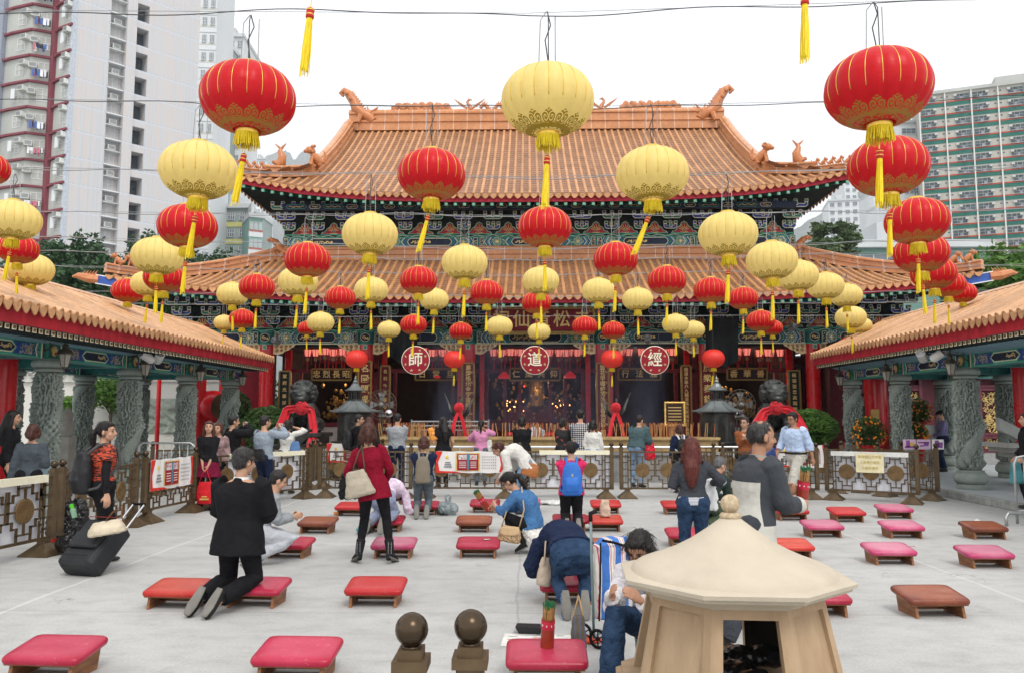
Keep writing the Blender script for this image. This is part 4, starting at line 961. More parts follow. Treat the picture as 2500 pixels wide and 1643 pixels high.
def tree(base,h,crowns,leaf,ls,n,label,name='leafy_tree',tr=.18,group='trees beyond the temple'):
    t=thing(name,label,'tree',base,0,group); q=random.Random(int(abs(base[0]*13+base[1]*7)))
    mb=MB(); top=h*.8; mb.tube([(0,0,-.2),(.1,0,h*.3),(0,.05,h*.6),(.05,0,top)],[tr,tr*.8,tr*.55,tr*.25],8)
    for c,r in crowns:
        mb.tube([(0,0,max(.3,c[2]*.45)),(c[0]*.5,c[1]*.5,c[2]*.75),c],[tr*.45,tr*.3,tr*.1],6)
    mb.build('trunk',BARK,t)
    mb=MB(); V=sum(r[0]*r[2] for c,r in crowns)
    for c,r in crowns: leaves(mb,c,r,int(n*r[0]*r[2]/V),ls,q)
    mb.build('crown',leaf,t); return t
def conifer_crowns(h,w,q):
    cr=[]; z=.18*h
    while z<h*.97:
        k=1-(z/h); rr=w*(k*.9+.12)
        for j in range(5 if k>.3 else 3):
            a=q.uniform(0,2*PI); cr.append(((cos(a)*rr*.55,sin(a)*rr*.55,z+q.uniform(-.2,.3)),(rr*.62,rr*.62,h*.085)))
        z+=h*.10
    return cr
# evergreen belt on the left; positions by the tops seen over the roofs
q=random.Random(12)
belt=[(92,548,40,3.0),(150,560,38,2.6),(205,532,42,2.4),(250,560,40,2.8),(300,548,43,3.0),(345,528,44,2.6),(410,566,40,3.0),(470,590,43,2.8),(530,575,48,2.8),(120,600,36,3.2),(180,610,35,3.0),(260,600,36,3.2),(330,600,37,3.0),(30,600,38,3.5)]
for i,(x,yt,Y,w_) in enumerate(belt):
    p=P(x,yt-12,Y); h=p.z
    t=tree((p.x,Y,0),h,conifer_crowns(h,w_*1.65,q),LD,.15,int(15000*(1 if i<9 else .8)),
     f"dark evergreen with ragged top behind the left gallery, {['leftmost tall one','beside the red-banded tower corner','below the air conditioner strip','in front of the pale tower wall','under the yellow lantern','tallest, left of a red lantern','behind the lower roof edge','right of the hidden lantern','farthest right of the row','lower, front left','lower, second in front','lower, third in front','lower, fourth in front','at the picture edge'][i]}",'evergreen_tree')
for (x,yt,Y,w_,lf,lab,n) in ((2325,545,34,3.6,LB,'bright green broad tree behind the right roof corner',9000),(2385,560,32,3.2,LB,'bright green tree at the right picture edge',7000),(1935,512,60,2.3,LO,'olive feathery tree rising behind the right end of the lower roof',4500),(1900,555,58,2.2,LO,'small olive tree close beside the upper roof corner',2500),(2300,600,33,2.6,LM_,'mid green tree filling the gap behind the right roof tip',6000)):
    p=P(x,yt,Y); h=p.z; qq=random.Random(int(x)); cr=[((qq.uniform(-.55,.55)*w_,qq.uniform(-.5,.5)*w_,h-w_*qq.uniform(.3,1.5)),(w_*qq.uniform(.35,.55),w_*.5,w_*qq.uniform(.22,.36))) for _ in range(13)]
    tree((p.x,Y,0),h,cr,lf,.17 if Y<50 else .2,n,lab)
def shrub(c,r,n,s,leaf,label,cat='shrub',name='clipped_shrub',trunk=None):
    t=thing(name,label,cat,(c[0],c[1],0)); q=random.Random(int(c[0]*31)); mb=MB(); leaves(mb,(0,0,c[2]),r,n,s,q)
    for _ in range(n//3):  # denser skin
        d=Vector((q.gauss(0,1),q.gauss(0,1),abs(q.gauss(0,1)))).normalized(); k=1+.10*noise.noise(d*3); p=Vector((d.x*r[0]*k,d.y*r[1]*k,c[2]+d.z*r[2]*k)); a=Vector((q.gauss(0,1),q.gauss(0,1),q.gauss(0,1))).normalized(); b=a.orthogonal().normalized(); mb.add([p-a*s,p+b*s*.5,p+a*s,p-b*s*.5],[(0,1,2,3)])
    mb.build('foliage',leaf,t); mb=MB(); mb.tube([(0,0,trunk or .1),(.05,0,c[2])],[.07,.04],7); 
    for k in range(6): mb.tube([(.03,0,c[2]*.7),(cos(k)*r[0]*.6,sin(k)*r[1]*.6,c[2])],[.03,.01],5)
    mb.build('stem',BARK,t); return t
p=P(622,1000,22.5); shrub((p.x,22.5,1.15),(.78,.6,.80),6500,.045,LM_,'rounded dark green clipped shrub left of the left lion')
p=P(1880,1005,22.5); shrub((p.x,22.5,1.25),(.80,.55,.62),6500,.05,LB,'bright green spreading shrub right of the right lion')
p=P(547,975,25); shrub((p.x,25,1.7),(.5,.4,.75),1800,.06,LM_,'small loose tree beside the left red outer column')
for x,y,Y,r,lab in ((2020,1010,21,.42,'kumquat bush covered in orange fruit right of the light blue shirt man'),(2135,960,24.5,.40,'flowering kumquat pot between the right gallery columns'),(2130,1010,22.3,.30,'small kumquat bush at the gallery edge behind the purple notices')):
    p=P(x,y,Y); t=shrub((p.x,Y,p.z),(r,r*.8,r*1.1),1500,.04,LM_,lab,'potted plant','kumquat_bush'); q=random.Random(int(x)); mb=MB()
    for _ in range(120):
        d=Vector((q.gauss(0,1),q.gauss(0,1),q.gauss(0,1))).normalized(); mb.ell((d.x*r,d.y*r*.8,p.z+d.z*r*1.1),.028,6,4,0 if q.random()<.8 else 1)
    mb.build('fruit',[mat('orange_fruit',(.85,.28,.02),.4),mat('red_flower',(.6,.02,.03),.5)],t)
    mb=MB(); mb.lathe([(.16,.45 if Y>22 else .0),(.24,p.z-r*.7),(.26,p.z-r*.7+.03)],14); mb.build('pot',mat('red_glazed_pot',(.4,.02,.02),.4),t,30)
for x,y,Y,s,lab in ((170,955,27,.5,'green hedge behind a red column in the left gallery'),(258,915,28,.7,'leafy shrub seen between the left dragon columns'),(140,1000,24,.45,'low green bush in a planter behind the nearest left column')):
    p=P(x,y,Y); shrub((p.x,Y,p.z),(s*1.2,s,s),1500,.07,LB,lab)
# ------------------------------------------------------------ housing towers
WALLG=mat('tower_grey_cream_wall',(.42,.43,.40),.8,var=.1,vs=.3,stretch=(1,1,.3)); WBAND=mat('tower_dark_red_band',(.20,.05,.065),.7,var=.1,vs=.5); GLASSM=mat('tower_window_glass',(.06,.08,.10),.2,var=.5,vs=.8,spec=.4); FRW=mat('window_frame_white',(.62,.64,.64),.5,var=.05); ACM=mat('air_conditioner_white',(.60,.61,.58),.6,var=.15,vs=3); SHADE=mat('slot_dark',(.08,.10,.12),.8,var=.3)
def gable_mat():
    m,nt,b=newmat('tower_pink_striped_gable'); v=tc(nt); s=nt.nodes.new('ShaderNodeSeparateXYZ'); nt.links.new(v,s.inputs[0])
    st=nz(nt,tc(nt,'Object',(7,7,.05)),1,3,.6); c=ramp(nt,st,[(.40,(.45,.475,.505)),(.5,(.51,.50,.50)),(.62,(.53,.475,.455))])
    zf=math_(nt,'FRACT',math_(nt,'DIVIDE',s.outputs[2],2.85)); ln=math_(nt,'LESS_THAN',zf,.02); bd_=math_(nt,'GREATER_THAN',zf,.93)
    c=mixc(nt,math_(nt,'MULTIPLY',bd_,.7),c,(.50,.54,.60)); dsh=math_(nt,'GREATER_THAN',math_(nt,'FRACT',math_(nt,'MULTIPLY',s.outputs[0],3.2)),.45); c=mixc(nt,math_(nt,'MULTIPLY',math_(nt,'MULTIPLY',ln,dsh),.7),c,(.30,.32,.35))
    nt.links.new(c,b.inputs['Base Color']); b.inputs['Roughness'].default_value=.8; return m
PINK=gable_mat()
def winmesh(w_,h_,nx,nz_,mats=(FRW,GLASSM)):
    mb=MB(); mb.box(0,w_,.02,.06,0,h_,1); t=.06
    for i in range(nx+1): x=w_*i/nx; mb.box(x-t/2,x+t/2,-.04,.05,0,h_,0)
    for i in range(nz_+1): z=h_*i/nz_; mb.box(0,w_,-.045,.05,z-t/2,z+t/2,0)
    return mb.mesh('window',list(mats))
W1=winmesh(1.1,1.35,2,2); W2=winmesh(1.0,1.2,2,2); W3=winmesh(1.6,1.3,4,2)
ob=MB(); ob.box(0,.55,-.5,-.46,.1,1.25,0); ob.box(.06,.5,-.47,-.455,.15,1.2,1); OPENW=ob.mesh('open_casement',[FRW,mat('bright_glass_reflection',(.55,.60,.62),.1,var=.2)])
a=MB(); a.cb((.4,-.35,.28),(.78,.55,.52),ch=.03); 
for k in range(6): a.box(.08,.72,-.64,-.625,.10+.07*k,.13+.07*k,1)
a.box(.0,.8,-.7,0,-.06,0,2); ACU=a.mesh('air_conditioner',[ACM,SHADE,WALLG])
lc=[mat('laundry_white',(.7,.7,.7),.8),mat('laundry_dark',(.03,.03,.05),.8),mat('laundry_blue',(.08,.14,.35),.8),mat('laundry_pink',(.5,.15,.2),.8)]
def laundry(seed):
    q=random.Random(seed); mb=MB(); mb.tube([(0,-.1,.7),(.1,-1.1,.75)],.02,4); mb.tube([(1.5,-.1,.7),(1.5,-1.1,.75)],.02,4)
    for r_ in (-.5,-.9):
        mb.tube([(0,r_,.72),(1.5,r_,.72)],.012,4,0); x=.05
        while x<1.35:
            w_=q.uniform(.12,.3); l=q.uniform(.35,.8); mb.box(x,x+w_,r_-.02,r_+.02,.72-l,.72,q.randrange(4)); x+=w_+q.uniform(0,.12)
    return mb.mesh('laundry',lc)
LAU=[laundry(i) for i in range(5)]
DX=P(160,270,80).x+46.15
T1=thing('apartment_tower','tall pale apartment tower with dark red bands, air conditioners and a blank pink-striped end wall','building',(-46.15+DX,80,0))
C=Vector((-46.15+DX,80)); dirB=Vector((sin(R(42.5)),cos(R(42.5))))
FH=2.85; NF=19
def sD(x,y=250):
    k=P(x,y,100); k=k.x/100; return (k*C.y-C.x)/(dirB.x-k*dirB.y)
S1,S2_,S3,S4,S5=[sD(v) for v in (246,286,309,338,457)]
def segM(p0,p1,outward_hint=(0,-1)):
    p0=Vector(p0);p1=Vector(p1); d=(p1-p0).normalized(); n=Vector((d.y,-d.x))
    if n.dot(Vector(outward_hint))<0: n=-n
    return Matrix(((d.x,-n.x,0,p0.x),(d.y,-n.y,0,p0.y),(0,0,1,0),(0,0,0,1)))
def at(T_,M,x,y,z,name,me,sx=1,label=None):
    W=wm(T_).inverted()@M@Matrix.Translation((x,y,z)); o=put(name,me,T_); o.location=W.to_translation(); o.rotation_euler=W.to_euler(); 
    if sx!=1: o.scale=(sx,1,1)
    return o
HT=FH*NF+1
E1=C+dirB*S5
# gable wall with recess strips
MBk=segM(C,E1); mb=MB()
for x0,x1,yo in ((0,S1,0),(S1,S2_,.9),(S2_,S3,-.15),(S4,S5,0)): mb.box(x0,x1,yo,14,0,HT,0)
for k in range(NF):
    z=k*FH; mb.box(S3,S4,0,14,z+2.0,z+FH,0); mb.box(S3,S4,1.5,14,z,z+2.0,1)
mb.box(S3,S4,0,14,NF*FH,HT,0)
W=MBk.copy(); g=mb; g.v=[W@v for v in g.v]; 
o=g.build('gable_wall',[PINK,SHADE],T1,world=True)
# object coordinates along the wall for the striping
mb=MB()
for k in range(NF):
    z=k*FH; mb.box(S1-.1,S2_,.0,.9,z-.1,z+.02,0,MBk); mb.box(S1,S1+.1,.1,.2,z,z+FH,0,MBk)
    mb.box(S1,S2_,.1,.9,z+1.55,z+1.62,0,MBk)
mb.build('ledge',FRW,T1,world=True)
for k in range(4,NF):
    z=k*FH; at(T1,MBk,S1+.35,.9,z+.25,'window',W2); at(T1,MBk,S1+.5,.9,z+1.75,'air_conditioner',ACU)
# window front, zigzag in plan
PL=[C]+[Vector((x_*1.0+DX*1.02,y_)) for x_,y_ in ((-47.9,80.9),(-49.3,82.0),(-51.2,81.1),(-53.7,81.9),(-55.3,82.6))]
IN=Vector((-dirB.y,dirB.x))*2.6
if IN.y<0: IN=-IN
mb=MB(); mb.prism([(p.x,p.y,0) for p in PL]+[(-60,95,0),(E1.x-6,E1.y+9,0),(E1.x+IN.x,E1.y+IN.y,0),(C.x+IN.x+dirB.x*.1,C.y+IN.y+dirB.y*.1,0),(C.x+dirB.x*.1,C.y+dirB.y*.1,0)],(0,0,HT)); mb.build('wall',WALLG,T1,world=True)
SG=[(PL[i+1],PL[i]) for i in range(5)]
q=random.Random(21)
for i,(a,b) in enumerate(SG):
    M=segM(a,b); L=(b-a).length; mb=MB()
    for k in range(1,NF+1): MB().box(-.06,L+.06,-.32,.02,k*FH-.16,k*FH+.06,0,M).build('red_band',WBAND,T1,world=True)
    if i==1: MB().box(-.05,.75,-.38,.3,0,HT,0,M).build('red_pier',WBAND,T1,world=True)
    if i==0: mb=MB(); mb.box(L-.25,L+.12,-.12,.25,0,HT,0,M); mb.build('corner_strip',mat('blue_grey_corner',(.45,.49,.55),.7),T1,world=True)
    for k in range(6,NF):
        z=k*FH
        if i==0: at(T1,M,.55,0,z+.75,'window',W1); at(T1,M,1.05,0,z+1.95,'air_conditioner',ACU)
        if i==1: continue
        if i==2: at(T1,M,.7,0,z+.8,'window',W1); at(T1,M,-.15,0,z+1.35,'air_conditioner',ACU); (q.random()<.8) and at(T1,M,.2,0,z+.35,'laundry',LAU[q.randrange(5)])
        if i==3: at(T1,M,.55,0,z+.75,'window',W1); at(T1,M,1.6,0,z+1.7,'air_conditioner',ACU)
        if i in (0,3) and q.random()<.7: at(T1,M,.6,0,z+.75,'open_casement',OPENW)
mb=MB(); mb.box(-.4,.4,-.5,.4,0,HT,0,segM(PL[5],PL[4])); mb.build('edge_pier',mat('slate_pier',(.25,.27,.33),.7),T1,world=True)
# generic slab/tower: local frame with the front at y=0
def tower(name,label,x0p,x1p,ytop,Y,rz,depth,m,winm,nx,floors,bandm=None,step=2.8,mullion=None,winf=None,stuffname='window',z0=0,group=None,piers=None):
    a=P(x0p,ytop,Y); W_=abs(P(x1p,ytop,Y).x-a.x)/cos(rz); Ht=a.z
    t=thing(name,label,'building',(a.x,Y,0),rz,group); mb=MB(); mb.box(0,W_,0,depth,0,Ht,0); mb.build('wall',m,t)
    n=0; top=Ht-step*.9; wn=None; k=0; b=MB(); b2=MB()
    pit=W_/nx; zs=[]
    while k<floors: zs.append(top-k*step); k+=1
    cell=MB(); ww=pit*.56; cell.box(pit*.22,pit*.22+ww,-.03,.03,.75,2.0,1)
    w0=.06 if winf else .22
    if winf: cell=MB(); cell.box(pit*w0,pit*w0+ww,-.03,.03,.75,2.0,1)
    for i in range(4): x=pit*w0+ww*i/3; cell.box(x-.05,x+.05,-.08,.03,.75,2.0,0)
    cell.box(pit*w0,pit*w0+ww,-.08,.03,1.35,1.43,0); cell.box(pit*w0,pit*w0+ww,-.35,0,.62,.70,0)
    if winf: winf(cell,pit)
    CM_=cell.mesh('window',winm); CMr=CM_
    if winf:
        c2=MB(); c2.join(cell,Matrix.Translation((pit,0,0))@Matrix.Scale(-1,4,(1,0,0))); CMr=c2.mesh('window',winm)
    q=random.Random(int(x0p)); tot=nx*len(zs)
    if tot<=100:
        for z in zs:
            for i in range(nx): put('window',CM_,t,(i*pit,0,z))
    else:
        # windows of the most visible upper floors individually, the rest as one part
        rest=MB(); c=0
        for z in zs:
            for i in range(nx):
                if c<100: put('window',CMr if i%2 else CM_,t,(i*pit,0,z)); c+=1
                else:
                    rest.join(cell,Matrix.Translation((i*pit,0,z)))
        tag(rest.build('window',winm,t),kind='stuff')
    if bandm:
        b=MB()
        for z in zs: b.box(-.05,W_+.05,-.12,0,z-.50,z+.34,0); b.box(-.05,W_+.05,-.16,0,z+.34,z+.64,1)
        b.build('spandrel_band',bandm,t)
    if mullion:
        b=MB(); 
        for i in range(nx+1): b.box(i*pit-.12,i*pit+.12,-.5,0,0,Ht,0)
        b.build('white_fin',mullion,t)
    b=MB(); b.box(-.2,W_+.2,-.6,depth+.2,Ht,Ht+.7,0); b.box(W_*.3,W_*.5,2,6,Ht,Ht+3,0); b.build('parapet',winm[0] if not mullion else WALLG,t)
    return t,W_,Ht
def slabcell(c,pit):
    c.cb((pit*.60,-.25,1.75),(.6,.5,.45),2); c.box(pit*.86,pit*.93,-.04,0,1.5,1.8,1); c.tube([(pit*.18,-.7,.6),(pit*.74,-.7,.6)],.04,4,2); c.box(pit*.3,pit*.42,-.5,-.45,.5,1.2,3)
FRS=mat('slab_window_frame',(.26,.30,.30),.5,var=.1); GLS2=mat('slab_glass',(.05,.07,.08),.25,var=.6,vs=.4,spec=.4)
def T_(label,*a,**k): return tower('apartment_tower',label,*a,**k)
T_('long beige apartment slab with green and red floor bands and white vertical fins',2135,2640,226,178,R(-20),14,mat('slab_beige_wall',(.42,.41,.36),.8,var=.1,vs=.2),[FRS,GLS2,mat('pipe_grey',(.5,.5,.5),.6),mat('hung_washing',(.25,.25,.28),.8,var=.6,vs=1)],10,24,bandm=[mat('slab_green_band',(.012,.13,.10),.6,var=.1,vs=.3),mat('slab_red_band',(.42,.06,.03),.6,var=.1,vs=.3)],step=2.82,mullion=mat('slab_white_fin',(.62,.62,.60),.6,var=.05),winf=slabcell)
FW=[mat('far_window_frame',(.50,.52,.53),.6,var=.1,vs=.2),mat('far_window_glass',(.16,.19,.22),.2,var=.4,vs=.3)]
WH=mat('far_white_wall',(.62,.64,.65),.8,var=.06,vs=.1); WH2=mat('far_cream_wall',(.56,.57,.52),.8,var=.08,vs=.1); YL=mat('far_yellow_trim',(.52,.50,.20),.7); GR_=mat('far_green_grey_wall',(.28,.33,.32),.8,var=.1,vs=.2)
T_('white stair wing with open balconies left of the green-banded slab',2082,2140,288,185,0,12,WH,FW,1,22,step=3.6)
T_('white tower behind the pink-striped end wall, full of small windows',455,507,-90,120,R(6),10,WH,FW,3,20,bandm=[WH,WH2],step=2.9)
T_('pale tower with rows of windows beside the upper left lantern',513,566,88,150,R(4),12,WH,FW,3,28,step=2.9)
T_('grey slot tower squeezed between two pale towers',500,530,104,145,0,12,GR_,FW,1,24,step=2.9)
T_('green-grey block with pale yellow frames behind the yellow lantern',497,580,486,130,R(0),12,GR_,FW,3,12,bandm=[YL,GR_],step=2.9)
T_('low block with red and green lines receding behind the lantern',580,606,506,125,R(30),12,mat('far_teal_wall',(.25,.40,.36),.8),FW,3,10,bandm=[WH,mat('far_red_line',(.5,.18,.15),.7)],step=2.9)
T_('distant white block seen under the nearest red lantern tassel',585,618,372,330,0,12,WH,FW,4,12,step=3)
T_('distant grey-white tower with thin stripes right of the upper roof corner',1925,1990,470,300,R(-12),15,WH,FW,4,26,step=2.9)
T_('slim pale tower left of the hazy slope',1962,1992,420,330,0,15,WH,FW,2,26,step=2.9)
T_('pale striped tower right of the hazy slope',2030,2062,448,310,0,15,WH,FW,3,26,step=2.9)
T_('white tower mostly behind the right-hand red lanterns',2058,2100,470,260,0,15,WH,FW,3,24,step=2.9)
T_('low green-roofed shed behind the right side of the temple',1960,2300,578,75,0,8,mat('green_metal_sheet',(.12,.22,.19),.6),FW,2,1,step=2.9)
# hills
def hill(name,pts,Y,th,m,seed):
    mb=MB(); X=[P(x,y,Y) for x,y in pts]; n=200; vs=[];fs=[]; rows=14
    def top(k):
        f=k*(len(X)-1); i=min(int(f),len(X)-2); g=f-i; g2=g*g*(3-2*g)*.5+g*.5; return X[i].lerp(X[i+1],g2)
    for r in range(rows+1):
        for k in range(n+1):
            p=top(k/n); s=r/rows; z=p.z*(1-s)**1.15; y=Y-th*s; z+= (noise.fractal(Vector((p.x*.012,y*.012,seed)),1,2,5)*p.z*.07+noise.noise(Vector((p.x*.05,y*.05,seed)))*p.z*.012)*(1 if r else .6)
            vs.append((p.x*(1-.0*s),y,max(-2,z)))
    for r in range(rows):
        for k in range(n): a=r*(n+1)+k; fs.append((a,a+n+1,a+n+2,a+1))
    mb.add(vs,fs); return struct(name,mb,m,True)
HM=mat('hill_rock_and_scrub',(.20,.24,.22),.9,var=.25,vs=.02,col2=(.26,.27,.26))
hill('hills',[(300,560),(520,430),(600,385),(625,362),(645,350),(665,348),(682,357),(700,348),(722,350),(740,362),(770,395),(830,450),(1000,560)],2300,900,HM,1)
hill('hills',[(1700,620),(1900,500),(1985,455),(2020,430),(2060,400),(2120,380),(2250,420),(2400,520),(2600,600)],1500,600,HM,5)
# ------------------------------------------------------------ helpers for soft shapes
def evalmesh(mb,mats,vox=None,smooth=6,disp=0,dsize=.1,sub=0,name='soft',seed=0,deci=None,fac=.5):
    me=mb.mesh(name,mats,True); o=bpy.data.objects.new(name,me); COL.objects.link(o)
    if vox: 
        m=o.modifiers.new('r','REMESH'); m.mode='VOXEL'; m.voxel_size=vox; m.use_smooth_shade=True
    if sub: m=o.modifiers.new('s','SUBSURF'); m.levels=sub; m.render_levels=sub
    if smooth: m=o.modifiers.new('sm','SMOOTH'); m.iterations=smooth; m.factor=fac
    if disp:
        tx=bpy.data.textures.new(name,'CLOUDS'); tx.noise_scale=dsize; tx.noise_depth=2
        m=o.modifiers.new('d','DISPLACE'); m.texture=tx; m.strength=disp; m.mid_level=.5; m.texture_coords='LOCAL'
    dg=bpy.context.evaluated_depsgraph_get(); me2=bpy.data.meshes.new_from_object(o.evaluated_get(dg)); bpy.data.objects.remove(o)
    if vox:
        me2.materials.clear()
        for m in (mats if isinstance(mats,(list,tuple)) else [mats]): me2.materials.append(m)
    me2.name=name
    me2.polygons.foreach_set('use_smooth',[True]*len(me2.polygons)); return me2
# ------------------------------------------------------------ bronze fences
BRZ=mat('brown_bronze',(.115,.078,.042),.42,.35,var=.3,vs=6,bmp=.15); BRZD=mat('bronze_disc',(.20,.125,.055),.5,.3,var=.35,vs=8); BALLM=mat('polished_bronze_ball',(.065,.045,.028),.25,.7,var=.25,vs=7)
def fence_proto():
    pm=MB(); pm.cb((0,0,.60),(.078,.078,.84),ch=.006); pm.cb((0,0,1.02),(.10,.10,.03)); pm.cb((0,0,1.045),(.07,.07,.035)); 
    bm_=MB(); bm_.lathe([(.02,1.055),(.03,1.065),(.022,1.07)],14); bm_.ell((0,0,1.112),.048,20,12)
    fm=MB(); fm.lathe([(.28,0),(.28,.012),(.085,.14),(.075,.145),(.075,.18)],4,ph=PI/4); fm.cb((0,0,.19),(.2,.09,.02))
    f=MB(); 
    f.cb((0,0,.205),(1.9,.035,.035))
    b=.022; L=MB()
    def bar(x0,z0,x1,z1): L.cb(((x0+x1)/2,0,(z0+z1)/2),(abs(x1-x0)+b,.024,abs(z1-z0)+b))
    zc=.58
    for cx_ in (-.53,0,.53):
        q=[(.25,0),(.25,.12),(.185,.12),(.185,.20),(.11,.20),(.11,.28),(0,.28)]
        for sx in (-1,1):
            for sz in (-1,1):
                for (a,c),(d,e) in zip(q[:-1],q[1:]): bar(cx_+sx*a,zc+sz*c,cx_+sx*d,zc+sz*e)
                bar(cx_+sx*.11,zc+sz*.28,cx_+sx*.11,zc+sz*.37)
        bar(cx_,zc+.15,cx_,zc+.28); bar(cx_,zc-.28,cx_,zc-.15); bar(cx_-.25,zc,cx_-.15,zc); bar(cx_+.15,zc,cx_+.25,zc)
        for sx in (-1,1): bar(cx_+sx*.25,zc+.12,cx_+sx*.25,zc+.24); 
    for sx in (-1,1):
        bar(sx*.84,.22,sx*.84,.94)
        for z in (.32,.46,.60,.74,.86): bar(sx*.84,z,sx*.93,z)
        bar(sx*.78,zc,sx*.84,zc); bar(sx*.78,zc+.2,sx*.84,zc+.2); bar(sx*.78,zc-.2,sx*.84,zc-.2); bar(sx*.78,.22,sx*.78,.42); bar(sx*.78,.74,sx*.78,.94)
    D=MB(); M=Matrix.Rotation(PI/2,4,'X'); D.lathe([(.001,-.012),(.15,-.012),(.155,0),(.15,.012),(.001,.012)],28,M=M)
    for s in (-1,1):
        D.lathe([(.118,s*.012),(.118,s*.02),(.132,s*.02),(.132,s*.012)],28,M=M,cap=False)
        y=-s*.014
        D.cb((0,y,0),(.016,.012,.25)); D.cb((0,y,0),(.25,.012,.016))
        for a in (-1,1):
            for c in (-1,1): D.cb((a*.055,y,c*.03),(.07,.012,.014)); D.cb((a*.085,y,c*.055),(.014,.012,.05)); D.cb((a*.03,y,c*.075),(.014,.012,.06)); D.cb((a*.05,y,c*.08),(.05,.012,.012))
    return [x.mesh(n,m,s) for x,n,m,s in ((pm,'post',BRZ,False),(bm_,'ball',BALLM,True),(fm,'foot',BRZ,False),(f,'rail',BRZ,False),(L,'lattice',BRZ,False),(D,'disc',BRZD,30))]
FPO,FBA,FFO,FRA,FLA,FDI=fence_proto()
def fence(a,b,label,z=0,banner=None,group='bronze lattice fences'):
    a=Vector((a[0],a[1]));b=Vector((b[0],b[1])); L=(b-a).length; ang=math.atan2(b.y-a.y,b.x-a.x); c=(a+b)/2
    t=thing('lattice_fence',label,'fence',(c.x,c.y,z),ang,group); s=(L-.1)/1.9
    put('rail',FRA,t,scale=(s,1,1)); put('rail',FRA,t,(0,0,.75),scale=(s,1,1)); put('lattice',FLA,t,scale=(s,1,1))
    for x in (-.53,0,.53): put('disc',FDI,t,(x*s,0,.58))
    for sx in (-1,1):
        p_=put('post',FPO,t,(sx*(L/2-.02),0,0)); put('ball',FBA,p_); put('foot',FFO,t,(sx*(L/2-.14),0,0))
    return t,L
def gxy(x,Y): p=P(x,1100,Y); return (p.x,Y)
FENCES=[((741,17),(957,17),'left of the grey rucksack kneeler',0),((975,17),(1189,17),'carrying the long red and white banner near the centre',0),((1206,17),(1424,17),'backed by a white sheet, behind the blue backpack',0),((1442,17),(1662,17),'in front of the teal jacket man',0),((1679,17),(1901,16.9),'behind the light blue shirt man',0),((1919,16.85),(2135,15.95),'with a white sheet and yellow paper notice at the right',0),((460,14.75),(722,16.95),'behind the suited man, with a white sheet',0),((335,12.9),(455,14.6),'with a red and white banner left of the red tote girl',0),((143,10.45),(318,12.75),'behind the woman with the suitcase',0)]
FT={}
for i,(a,b,lab,k) in enumerate(FENCES): FT[i]=fence(gxy(*a),gxy(*b),'brown bronze lattice fence '+lab)
A=gxy(128,10.2); FT[9]=fence((A[0]-.25,A[1]-2.1),A,'brown bronze lattice fence with white sheet at the left picture edge')
for i,(a,b,lab) in enumerate((((735,19.3),(890,19.3),'of the second row behind the black backpack man'),((500,16.8),(728,18.9),'of the second row behind the photographing men'),((1560,19.2),(1745,19.2),'of the second row right of the teal jacket man'),((1760,18.6),(1960,18.2),'of the second row behind the walking men'),((2040,17.6),(2180,16.6),'angled in front of the bell, right'),((1985,18.4),(2100,17.9),'short piece before the right gallery columns'),((350,17.4),(475,17.8),'of the second row under the left gallery'))):
    FT[20+i]=fence(gxy(*a),gxy(*b),'bronze fence '+lab)
# nearest pair: only their end posts reach into the picture
for i,(x,y,dx,lab) in enumerate(((957,1462,-2,'nearest bronze fence whose left ball post stands at the bottom edge'),(1094,1455,2,'nearest bronze fence whose right ball post stands at the bottom edge'))):
    p=P(x,y,2.36); a=(p.x+(-.02 if dx>0 else .02),2.36); b=(a[0]+dx,2.36); t,L=fence(a,b,lab) if dx>0 else fence(b,a,lab)
    t.location.z=p.z-1.112
# sheets and banners tied to the fences
SHEET=mat('white_sheet',(.74,.75,.80),.7,var=.04,vs=2); CRS=mat('cream_edge_sheet',(.80,.76,.58),.6,var=.08,vs=5)
def cloth(t,x0,x1,z0,z1,y,name,label,cat,m,strip=None,group=None):
    mb=MB(); n=24; vs=[];fs=[]
    for k in range(2):
        for i in range(n+1):
            x=x0+(x1-x0)*i/n; vs.append((x,y+.008*sin(i*1.3),(z0 if k==0 else z1)+.006*sin(i*.9)))
    for i in range(n): fs.append((i,i+1,n+2+i,n+1+i))
    mb.add(vs,fs); W=lm(t); o=thing(name,label,cat,W@Vector(((x0+x1)/2,y,z0)),t.rotation_euler.z,group)
    mb.v=[W@v for v in mb.v]; mb.build('sheet',m,o,world=True)
    if strip:
        mb=MB(); mb.box(x0-.01,x1+.01,-.03,.03,.90,.99); mb.v=[W@v for v in mb.v]; mb.build('top_strip',strip,o,world=True)
    return o,W
def halfL(i): return FT[i][1]/2
for i,x0,x1,lab in ((2,-.55*1,.95,'behind the blue backpack'),(5,-.85,.80,'on the rightmost fence'),(6,-.5,.85,'behind the kneeling suited man'),(9,-.9,.85,'at the left picture edge')):
    t=FT[i][0]; cloth(t,x0*halfL(i),x1*halfL(i),.21,.93,.05 if i!=9 else .05,'white_sheet','white plastic sheet with cream top strip tied to the fence '+lab,'sheet',SHEET,CRS if i!=5 else mat('white_strip',(.72,.72,.68),.6),'white sheets on the fences')
BW=mat('banner_white',(.76,.74,.72),.6,var=.04); BR_=mat('banner_red',(.62,.03,.02),.6,var=.2); BM=mat('banner_maroon',(.30,.01,.02),.6); BG=mat('banner_blue',(.08,.22,.30),.6); BY=mat('banner_gold',(.65,.42,.12),.6,var=.3)
